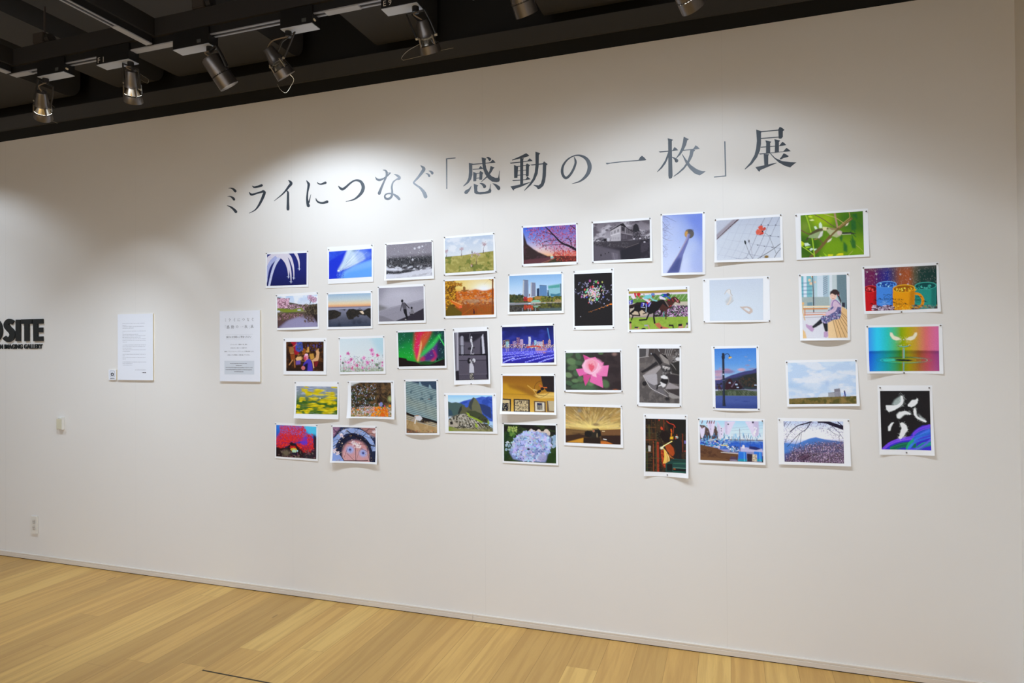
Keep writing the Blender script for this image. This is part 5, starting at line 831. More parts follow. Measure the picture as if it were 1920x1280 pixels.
@pic('feathers')
def _(c):
    c.fill((36, 33, 35)); c.grain(.1)
    m = c.mask([(590, 1060), (700, 960), (850, 900), (1010, 870), (1080, 780), (1200, 700), (1310, 695), (1335, 1078)], 8); c.blend(m, (60, 50, 190))
    def fib(pts, ks, n, w=5, sp=26):
        for i in range(n): o = c.r.uniform(-sp, sp); c.cu([(x+c.r.uniform(-6, 6), y+o+c.r.uniform(-6, 6)) for x, y in pts], w, ks[i % len(ks)], .45)
    V = [(110, 70, 220), (76, 60, 200), (150, 90, 226)]; G = [(30, 120, 70), (20, 90, 60), (40, 150, 90), (16, 70, 60)]; B = [(40, 110, 206), (60, 150, 226), (30, 70, 170), (90, 100, 220)]
    fib([(600, 1065), (720, 970), (880, 915), (1040, 890), (1100, 880)], V, 40, 7, 24); fib([(720, 1060), (850, 1010), (980, 990), (1100, 1000)], G, 50, 8, 40); fib([(980, 1060), (1050, 960), (1140, 850), (1310, 760)], B, 50, 8, 50); fib([(1060, 840), (1150, 760), (1310, 710)], V, 30, 7, 26); fib([(1040, 940), (1160, 880), (1330, 830)], B, 40, 6, 50); fib([(960, 1050), (1000, 980), (1070, 920)], [(30, 190, 110), (40, 150, 110)], 24, 6, 24); fib([(1100, 1070), (1200, 1000), (1330, 960)], [(40, 170, 150), (30, 120, 110), (30, 130, 90)], 40, 8, 40); fib([(980, 1070), (1150, 1040), (1330, 900)], V+B, 24, 6, 30)
    w = (232, 238, 234)
    def fe(spine, wd, n, ln_, fl=.6):
        q = catmull(spine, 8); c.ln([(p[0], p[1]) for p in q], wd*.55, w, .95, wd)
        for i in range(n):
            p = q[c.r.randint(len(q))]; a = c.r.uniform(0, 6.28); l = c.r.uniform(.5, 1)*ln_; b = a+c.r.uniform(-.5, .5)
            c.ln([(p[0], p[1]), (p[0]+l*.6*math.cos(a), p[1]+l*.6*math.sin(a)), (p[0]+l*math.cos(b), p[1]+l*math.sin(b))], 3, w, fl*c.r.uniform(.3, 1))
    fe([(885, 270), (890, 350), (830, 410), (700, 455)], 60, 100, 70); c.poly([(652, 400), (760, 400), (840, 395), (860, 420), (780, 470), (695, 497), (660, 460)], w, 4); c.poly([(780, 320), (850, 270), (885, 262), (890, 330), (850, 395), (740, 392)], (190, 204, 200), 14, .6)
    fe([(1118, 310), (1100, 350), (1040, 390), (1000, 400)], 44, 60, 34); c.poly([(980, 390), (1040, 320), (1110, 315), (1125, 360), (1090, 400), (1030, 430)], w, 6, .95)
    fe([(1010, 530), (940, 500), (870, 530), (840, 570)], 46, 70, 44); c.poly([(812, 540), (850, 500), (940, 490), (1000, 530), (930, 540), (860, 600), (825, 590)], w, 8, .85)
    fe([(1080, 450), (1085, 530), (1140, 590), (1240, 640)], 34, 70, 44); c.poly([(1065, 480), (1090, 440), (1105, 480), (1110, 560), (1180, 620), (1120, 600), (1070, 540)], w, 4, .95); c.poly([(1130, 520), (1200, 590), (1250, 620), (1180, 625)], (206, 216, 214), 14, .6)
    fe([(760, 660), (725, 690), (705, 760)], 26, 34, 24); c.poly([(735, 665), (765, 660), (730, 730), (720, 780), (690, 780), (685, 720)], w, 5, .9)
    fe([(890, 670), (930, 740), (920, 820), (870, 880)], 50, 110, 74); c.poly([(862, 670), (900, 655), (960, 700), (980, 770), (940, 820), (870, 870), (860, 840), (890, 740)], w, 5, .95)

@pic('sky')
def _(c):
    c.grad([(0, (196, 212, 228)), (.3, (208, 216, 226)), (.6, (202, 212, 224)), (.85, (206, 212, 220))]); c.nz((180, 200, 222), 4, 5, .48, .62, .8); c.nz((220, 222, 226), 4, 6, .52, .66, .8); c.poly([(310, 530), (700, 640), (900, 660), (600, 680), (315, 620)], (168, 192, 216), 24, .7); c.el(890, 545, 30, 40, (160, 184, 214), soft=.7, a=.6)
    c.poly([(317, 780), (560, 765), (900, 748), (1328, 737), (1332, 858), (318, 862)], (120, 104, 58)); m = c.mask([(317, 780), (1328, 737), (1332, 858), (318, 862)]); c.nz((84, 84, 40), 16, 12, .48, .6, .8, m); c.nz((150, 126, 76), 14, 14, .55, .64, .7, m); c.ln([(317, 776), (700, 758)], 6, (160, 150, 150))
    c.poly([(903, 690), (1000, 682), (1002, 748), (908, 752)], (160, 160, 164)); c.poly([(992, 632), (1078, 624), (1098, 742), (1000, 748)], (146, 144, 152)); c.poly([(992, 632), (1078, 624), (1083, 668), (1000, 676)], (128, 124, 132)); c.ln([(905, 690), (1000, 682)], 5, (110, 108, 116)); c.ln([(1060, 670), (1068, 744)], 4, (120, 118, 126)); c.ln([(1078, 624), (1098, 742)], 5, (190, 192, 196)); c.ln([(960, 685), (962, 750)], 3, (140, 140, 144))
    c.el(1146, 666, 10, 12, (60, 66, 90)); c.poly([(1138, 676), (1160, 672), (1168, 742), (1150, 742)], (44, 60, 130)); c.el(1134, 735, 8, 9, (206, 150, 160))

@pic('mountain')
def _(c):
    c.grad([(0, (186, 200, 230)), (.2, (222, 224, 238)), (.4, (240, 236, 242)), (.55, (160, 176, 216)), (1, (86, 72, 92))]); c.poly([(240, 560), (430, 580), (540, 530), (640, 490), (715, 478), (850, 510), (1140, 550), (1142, 700), (245, 720)], (84, 130, 196), 3)
    c.poly([(540, 560), (715, 478), (800, 505), (700, 560)], (76, 120, 186), 8, .6); c.poly([(245, 720), (420, 680), (600, 720), (560, 840), (250, 842)], (60, 76, 140), 16, .8)
    m = np.clip(c.mask([(233, 235), (1130, 240), (1138, 500), (1000, 520), (850, 420), (700, 330), (560, 350), (400, 500), (300, 560), (240, 560)], 30)*.75, 0, 1); c.dots(1500, (233, 235, 1138, 560), (2, 6), [(110, 92, 120), (84, 72, 96), (190, 170, 190), (150, 130, 156)], .75, m=m)
    m2 = c.mask([(400, 640), (640, 590), (850, 540), (1140, 550), (1143, 870), (250, 842), (300, 760)], 40); c.blend(m2*.8, (96, 76, 92)); c.dots(1900, (245, 540, 1143, 868), (3, 8), [(150, 120, 150), (176, 150, 176), (64, 48, 62), (110, 84, 104), (206, 186, 206), (90, 76, 60)], .8, m=m2)
    c.poly([(440, 790), (560, 730), (650, 750), (600, 800), (480, 825)], (84, 56, 76), 10, .8); k = (40, 34, 54)
    c.cu([(760, 245), (850, 245), (980, 290), (1130, 340)], 40, k, w2=56); c.cu([(650, 245), (540, 280), (440, 310), (330, 400)], 20, k, w2=12); c.cu([(640, 250), (580, 350), (480, 420), (380, 520), (290, 620)], 12, k, w2=6)
    for p in ([(320, 430), (280, 500), (248, 580)], [(480, 430), (420, 560), (395, 650)], [(395, 660), (390, 760), (360, 830)], [(500, 420), (485, 560), (460, 640)], [(950, 300), (1050, 400), (1135, 505)], [(960, 320), (880, 370)], [(900, 350), (1000, 430), (1080, 450)], [(1060, 460), (1070, 540)], [(240, 240), (250, 320)], [(340, 245), (280, 340)], [(240, 300), (290, 240)], [(430, 790), (560, 720), (700, 700), (860, 690)], [(520, 820), (640, 750), (740, 740)], [(740, 720), (750, 790)], [(600, 250), (590, 330), (540, 400)]): c.cu(p, 8, k, .85, 4)
    c.cu([(1040, 245), (1130, 330), (1135, 380)], 12, k); c.grain(.05)

@pic('lamp')
def _(c):
    c.grad([(0, (74, 136, 214)), (.25, (104, 160, 222)), (.45, (150, 186, 222)), (.55, (190, 196, 214))])
    P_ = (190, 146, 170)
    for x, y, rx, ry, k in ((560, 455, 110, 30, P_), (690, 455, 90, 30, (140, 120, 160)), (530, 500, 70, 26, (206, 160, 176)), (560, 540, 90, 22, (176, 150, 180)), (880, 425, 60, 24, (214, 170, 180)), (970, 360, 36, 14, (150, 150, 190)), (1000, 284, 18, 7, (170, 160, 190)), (945, 232, 24, 9, (140, 160, 200)), (1040, 410, 60, 12, (150, 150, 190)), (565, 405, 24, 8, P_), (660, 425, 60, 20, (176, 136, 160)), (540, 570, 80, 12, (220, 170, 180))): c.el(x, y, rx, ry, k, soft=.4, a=.85)
    c.poly([(630, 550), (720, 510), (850, 470), (920, 450), (1040, 430), (1112, 400), (1115, 720), (490, 720), (488, 580), (560, 575)], (74, 74, 124), 2); c.poly([(640, 560), (800, 540), (920, 500), (1112, 480), (1114, 720), (600, 720)], (54, 60, 74), 10); c.poly([(860, 560), (960, 500), (1060, 480), (1112, 470), (1114, 690), (900, 680)], (50, 54, 52), 6)
    c.dots(120, (830, 540, 1110, 680), (6, 14), [(80, 60, 50), (60, 66, 56), (44, 48, 46), (96, 66, 46)], .7); c.dots(60, (492, 630, 700, 730), (8, 16), [(84, 50, 54), (60, 50, 50), (50, 50, 56)], .8)
    c.poly([(650, 620), (690, 560), (720, 555), (750, 600), (750, 640), (700, 720), (640, 720)], (62, 34, 44), 2); c.poly([(705, 690), (790, 585), (815, 590), (900, 690), (870, 718), (720, 718)], (50, 32, 40), 2); c.poly([(720, 680), (792, 588), (800, 600), (740, 690)], (110, 90, 110))
    for x, y, w, h in ((705, 620, 14, 10), (805, 643, 18, 12), (825, 688, 16, 9), (1088, 655, 18, 7)): c.poly([(x-w, y-h), (x+w, y-h), (x+w, y+h), (x-w, y+h)], (176, 190, 214))
    c.ln([(930, 715), (1112, 735)], 12, (130, 130, 150)); c.ln([(930, 700), (1060, 695)], 10, (50, 80, 70)); c.poly([(492, 740), (700, 722), (930, 725), (1114, 745), (1116, 815), (493, 812)], (72, 84, 60), 3); c.nz((110, 120, 100), 18, 10, .5, .6, .6, c.mask([(492, 740), (1114, 740), (1116, 815), (493, 812)], 3))
    for i in range(8): c.ln([(830+i*36, 740), (890+i*44, 810)], 5, (130, 130, 120), .5)
    c.poly([(492, 812), (1116, 816), (1120, 1010), (493, 1002)], (80, 98, 160)); c.poly([(493, 930), (1120, 940), (1120, 1010), (494, 1002)], (58, 76, 140), 24, .8); c.el(940, 895, 54, 12, (60, 76, 140), soft=.5, a=.7); c.el(800, 875, 50, 7, (66, 84, 150), soft=.5, a=.7)
    k = (44, 50, 66); c.poly([(592, 250), (626, 250), (634, 820), (645, 965), (600, 965), (600, 600)], k); c.poly([(590, 180), (628, 180), (632, 262), (588, 262)], k); c.el(606, 185, 16, 10, k); c.ln([(584, 235), (634, 235)], 8, k); c.cu([(630, 210), (650, 190), (680, 188), (696, 205), (706, 225)], 9, k); c.poly([(695, 225), (725, 225), (742, 240), (684, 262)], k); c.el(712, 245, 27, 13, (226, 190, 110), rot=-.25); c.el(612, 495, 14, 12, (190, 200, 220)); c.ln([(598, 440), (626, 440)], 5, (120, 130, 150)); c.ln([(598, 585), (630, 585)], 5, (120, 130, 150)); c.ln([(604, 270), (612, 940)], 5, (90, 100, 120), .5); c.el(625, 960, 34, 8, (50, 60, 90), a=.6); c.grain(.03)

@pic('cat')
def _(c):
    c.fill((96, 90, 88)); c.grad([(0, (90, 82, 80)), (.3, (104, 97, 94)), (1, (92, 86, 84))]); c.nz((124, 116, 112), 10, 12, .48, .6, .6); c.poly([(392, 190), (495, 188), (490, 300), (394, 320)], (84, 80, 80)); c.poly([(495, 188), (540, 188), (525, 300), (488, 305)], (150, 144, 142)); c.ln([(392, 325), (530, 305)], 12, (160, 154, 150)); c.poly([(540, 188), (780, 188), (760, 290), (530, 300)], (78, 70, 68), 4)
    for i in range(8): c.ln([(790+i*16, 190), (770+i*14, 290)], 5, [(190, 184, 180), (60, 54, 52)][i % 2], .8)
    c.dots(60, (890, 190, 990, 400), (6, 16), [(60, 54, 54), (130, 124, 120), (90, 84, 82), (170, 164, 160)], .8); c.el(968, 345, 38, 26, (216, 212, 210)); c.poly([(860, 400), (992, 380), (992, 580), (820, 540)], (54, 50, 48), 5)
    k = (44, 40, 42); c.poly([(565, 262), (620, 250), (700, 330), (740, 400), (700, 440), (640, 350)], k, 3); c.poly([(690, 280), (740, 262), (800, 310), (830, 380), (840, 430), (760, 400)], (150, 142, 136), 2); c.poly([(710, 264), (780, 285), (825, 350), (800, 340), (740, 290)], (34, 28, 30)); c.ln([(620, 190), (610, 260)], 8, (96, 90, 90)); c.ln([(670, 190), (690, 230)], 10, (170, 170, 170)); c.el(570, 265, 9, 10, (170, 170, 176))
    c.poly([(415, 530), (520, 470), (640, 380), (680, 420), (520, 520), (440, 555)], (50, 46, 48), 3); c.poly([(445, 590), (540, 520), (690, 440), (720, 470), (640, 560), (560, 600), (480, 610)], (168, 160, 158), 4); c.poly([(450, 595), (640, 560), (655, 570), (665, 720), (600, 740), (520, 690)], (176, 170, 172), 3)
    c.poly([(470, 640), (540, 700), (640, 750), (700, 740), (820, 900), (640, 850), (560, 780)], (116, 110, 112), 3); c.cu([(450, 590), (500, 680), (570, 780), (700, 850), (820, 910)], 7, (206, 200, 196)); c.el(470, 710, 34, 34, (44, 40, 42))
    c.poly([(660, 540), (740, 500), (860, 560), (840, 700), (760, 790), (670, 780), (665, 640)], (106, 100, 98), 4); c.poly([(720, 430), (850, 440), (860, 520), (760, 540), (710, 490)], (70, 66, 66), 2); c.poly([(735, 440), (850, 470), (835, 510), (740, 480)], (196, 190, 186), 1); c.ln([(740, 500), (790, 440)], 6, k); c.ln([(800, 510), (840, 460)], 6, k); c.dots(50, (720, 480, 880, 590), (5, 12), [(40, 36, 38), (150, 146, 144), (90, 84, 84)], .8)
    for i in range(5): c.ln([(850+i*10, 400+i*6), (920+i*5, 470+i*10)], 5, (150, 144, 140), .6)
    c.poly([(800, 560), (990, 590), (990, 720), (840, 700)], (60, 54, 56), 4); c.poly([(830, 690), (985, 760), (980, 785), (780, 790)], (160, 152, 152), 3); c.poly([(800, 800), (990, 790), (992, 900), (860, 850)], (70, 62, 62), 3); c.poly([(830, 840), (880, 855), (990, 905), (990, 930), (880, 935), (830, 900)], (156, 150, 146), 3); c.ln([(760, 795), (830, 860)], 6, (190, 184, 180)); c.el(810, 935, 44, 30, (50, 46, 48), soft=.4)
    c.el(770, 680, 62, 60, (40, 36, 38)); c.poly([(712, 600), (760, 582), (810, 610), (820, 640), (760, 640), (715, 625)], (226, 222, 220), 2); c.poly([(710, 680), (740, 700), (790, 720), (780, 750), (745, 768), (720, 740), (660, 760), (700, 715)], (222, 218, 216), 2); c.cu([(705, 715), (670, 735), (655, 790)], 22, (50, 46, 48)); c.cu([(820, 620), (830, 680), (790, 740)], 12, (120, 114, 112)); c.nz((120, 112, 108), 14, 10, .52, .62, .5, c.mask([(392, 800), (800, 900), (990, 960), (990, 1005), (392, 990)], 10)); c.ln([(640, 940), (700, 880)], 3, (50, 46, 46)); c.grain(.05)

@pic('welding')
def _(c):
    c.fill((44, 36, 30)); c.nz((70, 52, 34), 12, 16, .48, .6, .9); c.poly([(800, 200), (1090, 210), (1090, 430), (860, 420)], (34, 32, 28), 10)
    for x, w, k, a, b in ((600, 12, (160, 84, 50), 540, 985), (665, 34, (170, 66, 40), 560, 985), (640, 20, (84, 76, 50), 420, 985), (545, 10, (110, 70, 40), 330, 620), (575, 10, (90, 60, 36), 200, 700), (505, 20, (60, 76, 50), 640, 985), (755, 10, (150, 60, 36), 220, 540), (1035, 9, (150, 60, 34), 430, 700), (540, 30, (80, 76, 44), 300, 500), (630, 14, (84, 56, 36), 210, 500)): c.ln([(x, a), (x+4, b)], w, k, .85)
    for y, x0, x1, k in ((325, 485, 640, (130, 84, 50)), (515, 485, 650, (160, 80, 44)), (480, 490, 600, (96, 66, 40)), (700, 485, 580, (120, 80, 40)), (790, 560, 700, (110, 84, 50)), (410, 500, 600, (80, 84, 60)), (820, 490, 580, (84, 70, 40)), (870, 490, 580, (100, 80, 40)), (930, 490, 580, (90, 66, 40))): c.ln([(x0, y), (x1, y+4)], 9, k, .8)
    c.dots(120, (485, 205, 780, 980), (4, 12), [(110, 80, 44), (60, 50, 36), (90, 90, 60), (36, 28, 26)], .5); c.poly([(523, 600), (562, 605), (560, 690), (526, 688)], (190, 184, 176)); c.cu([(800, 235), (840, 270), (900, 290), (925, 330)], 13, (190, 66, 44)); c.ln([(905, 320), (895, 420)], 8, (170, 80, 40)); c.el(725, 345, 16, 26, (206, 76, 44), rot=-.3); c.ln([(865, 360), (872, 400)], 18, (226, 96, 30)); c.poly([(832, 470), (898, 465), (895, 510), (835, 510)], (214, 150, 20), 2); c.el(868, 488, 24, 14, (250, 206, 60), soft=.3); c.ln([(870, 420), (866, 460)], 18, (220, 130, 30)); c.el(686, 220, 8, 14, (190, 60, 40))
    c.poly([(690, 440), (760, 380), (800, 390), (860, 450), (830, 560), (760, 560)], (38, 26, 24), 4); c.poly([(770, 600), (850, 580), (900, 640), (915, 720), (890, 770), (800, 680)], (176, 80, 34), 4)
    for i in range(10): c.cu([(780, 610), (830, 650+i*6), (900-i*6, 730+i*6)], 4, [(120, 44, 20), (214, 110, 50)][i % 2], .7)
    c.poly([(710, 670), (770, 670), (790, 800), (780, 940), (740, 920), (715, 760)], (180, 70, 34), 3); c.dots(30, (710, 680, 775, 930), (5, 10), [(84, 34, 26), (226, 110, 50)], .7); c.ln([(875, 540), (760, 605)], 15, (250, 226, 110)); c.ln([(865, 545), (780, 595)], 6, (255, 255, 230)); c.ln([(760, 605), (715, 640)], 18, (255, 240, 190)); c.el(725, 640, 26, 20, (255, 240, 200), soft=.5)
    for i in range(46): x = c.r.uniform(-1, 1); c.cu([(745, 645), (775+x*14, 690), (800+x*38, 790), (790+x*46, 870)], 5, [(250, 210, 80), (255, 240, 170), (236, 150, 40)][i % 3], .55)
    for i in range(16): x = c.r.uniform(0, 1); c.ln([(800, 720), (860+x*60, 790+x*20)], 3, (200, 120, 60), .5)
    c.poly([(910, 540), (945, 500), (985, 500), (1030, 560), (1020, 700), (1015, 800), (985, 800), (970, 700), (945, 800), (925, 800), (930, 660)], (36, 34, 36), 2); c.el(950, 480, 22, 20, (150, 160, 150)); c.el(945, 470, 16, 10, (206, 210, 200)); c.el(932, 495, 8, 14, (206, 80, 50)); c.poly([(1058, 530), (1090, 528), (1090, 575), (1060, 575)], (120, 110, 170)); c.ln([(950, 440), (955, 465)], 8, (196, 90, 50)); c.ln([(1065, 687), (1088, 685)], 9, (206, 70, 50))
    c.poly([(780, 870), (900, 800), (1090, 810), (1090, 1015), (780, 1000)], (40, 76, 70), 3); c.ln([(895, 870), (1088, 876)], 8, (70, 130, 100)); c.ln([(895, 935), (1088, 942)], 7, (110, 150, 130)); c.poly([(800, 880), (880, 880), (880, 985), (800, 985)], (28, 30, 30), 3); c.poly([(895, 950), (1088, 955), (1088, 990), (895, 985)], (28, 28, 28), 2); c.el(912, 955, 20, 7, (206, 110, 40)); c.ln([(890, 996), (1088, 1006)], 7, (50, 120, 100)); c.ln([(890, 830), (1088, 836)], 20, (36, 60, 50)); c.grain(.07)

@pic('fish')
def _(c):
    c.grad([(0, (176, 212, 234)), (.25, (206, 226, 234)), (.46, (220, 226, 230)), (.5, (110, 150, 200)), (.56, (60, 110, 200)), (.7, (70, 110, 190)), (.72, (150, 150, 190)), (1, (150, 140, 160))])
    c.poly([(258, 290), (330, 300), (400, 360), (500, 340), (530, 400), (530, 500), (262, 520)], (96, 76, 70), 4); c.dots(90, (262, 300, 530, 480), (6, 14), [(110, 66, 50), (60, 60, 80), (150, 130, 130), (80, 70, 60)], .7)
    for y in (380, 340): c.ln([(730, y+2), (1200, y-40)], 3, (130, 140, 160), .8)
    c.ln([(730, 430), (1200, 415)], 3, (150, 170, 190)); c.ln([(640, 515), (1205, 525)], 16, (110, 104, 116)); c.nz((40, 90, 190), 20, 26, .5, .6, .7, c.mask([(540, 535), (1205, 540), (1205, 640), (700, 620), (540, 580)], 3))
    for i in range(90): x = c.r.uniform(300, 1190); y = 440+c.r.uniform(-30, 60); c.ln([(x, y), (x+c.r.uniform(-14, 14), y+44)], 8, [(90, 176, 220), (50, 110, 170), (140, 206, 230), (36, 76, 120)][i % 4], .75)
    c.dots(260, (265, 500, 700, 640), (4, 12), [(206, 214, 226), (60, 100, 200), (130, 176, 220), (206, 190, 180), (46, 50, 110), (90, 170, 200)], .8, asp=1.6)
    c.poly([(265, 585), (520, 640), (620, 690), (840, 720), (830, 800), (1000, 850), (266, 815)], (110, 76, 52), 5); c.nz((76, 50, 40), 12, 14, .5, .6, .6, c.mask([(266, 640), (820, 720), (820, 840), (266, 815)], 8)); c.poly([(266, 760), (560, 780), (720, 820), (266, 815)], (128, 92, 60), 12, .7)
    c.ln([(575, 700), (830, 722)], 10, (214, 206, 196)); c.ln([(580, 595), (665, 600)], 14, (226, 206, 120)); c.el(545, 625, 16, 24, (206, 190, 206)); c.poly([(680, 630), (780, 630), (830, 690), (720, 690)], (120, 160, 206), 4); c.dots(60, (680, 610, 840, 700), (5, 12), [(226, 226, 230), (50, 60, 100), (90, 150, 200)], .8)
    c.poly([(860, 620), (1190, 650), (1205, 700), (860, 690)], (196, 190, 220), 6, .9); c.poly([(1000, 610), (1090, 620), (1180, 650), (1100, 668), (990, 650)], (44, 50, 110), 3); c.poly([(880, 640), (900, 590), (925, 600), (930, 645)], (226, 220, 226), 3); c.ln([(850, 350), (865, 690)], 6, (96, 80, 110)); c.ln([(1010, 520), (1010, 620)], 4, (70, 60, 90)); c.ln([(1170, 580), (1180, 650)], 4, (70, 50, 60))
    F_ = (222, 212, 230); S_ = (190, 178, 206)
    for p in ([(630, 240), (790, 240), (740, 330), (700, 430), (665, 448), (635, 420), (628, 320)], [(930, 242), (1060, 235), (1130, 240), (1138, 440), (1090, 472), (1050, 460), (1000, 360)], [(400, 240), (490, 240), (470, 360), (455, 450), (420, 455), (400, 380), (360, 270)], [(515, 235), (560, 300), (590, 340), (630, 320), (600, 460), (570, 505), (545, 480), (520, 340)], [(258, 300), (290, 350), (340, 320), (330, 420), (300, 495), (280, 480), (262, 400)]): c.poly(p, F_, 2)
    for p in ([(630, 240), (670, 240), (660, 440), (640, 420)], [(1050, 240), (1138, 240), (1138, 440), (1090, 470)], [(400, 240), (430, 240), (430, 450), (405, 390)], [(520, 260), (550, 320), (560, 500), (530, 420)]): c.poly(p, S_, 10, .7)
    for x, y, r in ((680, 283, 11), (1050, 255, 15), (578, 350, 8), (578, 382, 7), (420, 355, 6), (580, 430, 7)): c.el(x, y, r, r, (70, 66, 90))
    c.dots(14, (1060, 330, 1100, 440), (6, 12), [(240, 236, 244)], .8)
    for x in (300, 375, 410, 440, 478): c.ln([(x, 228), (x-12, 270)], 12, (120, 50, 50))
    for x0, x1 in ((840, 950), (1072, 1185)): c.poly([(x0-4, 690), (x1, 700), (x1+10, 835), (x0-14, 830)], (50, 120, 210), 2); c.poly([(x0-12, 795), (x1+8, 800), (x1+10, 838), (x0-14, 832)], (40, 150, 170), 2); c.ln([(x1-30, 705), (x1-26, 830)], 14, (110, 190, 236), .7); c.ln([(x0, 692), (x1, 702)], 8, (60, 140, 220))
    c.poly([(960, 720), (1050, 730), (1050, 840), (965, 835)], (60, 44, 56), 3); c.poly([(1045, 730), (1112, 735), (1112, 840), (1040, 838)], (214, 200, 176), 2); c.dots(22, (1050, 740, 1108, 835), (4, 9), [(150, 130, 110)], .7); c.poly([(720, 760), (800, 770), (810, 830), (700, 825)], (90, 70, 90), 4); c.el(760, 818, 60, 10, (170, 160, 180), a=.7); c.poly([(1190, 760), (1208, 760), (1208, 855), (1190, 850)], (40, 50, 60))
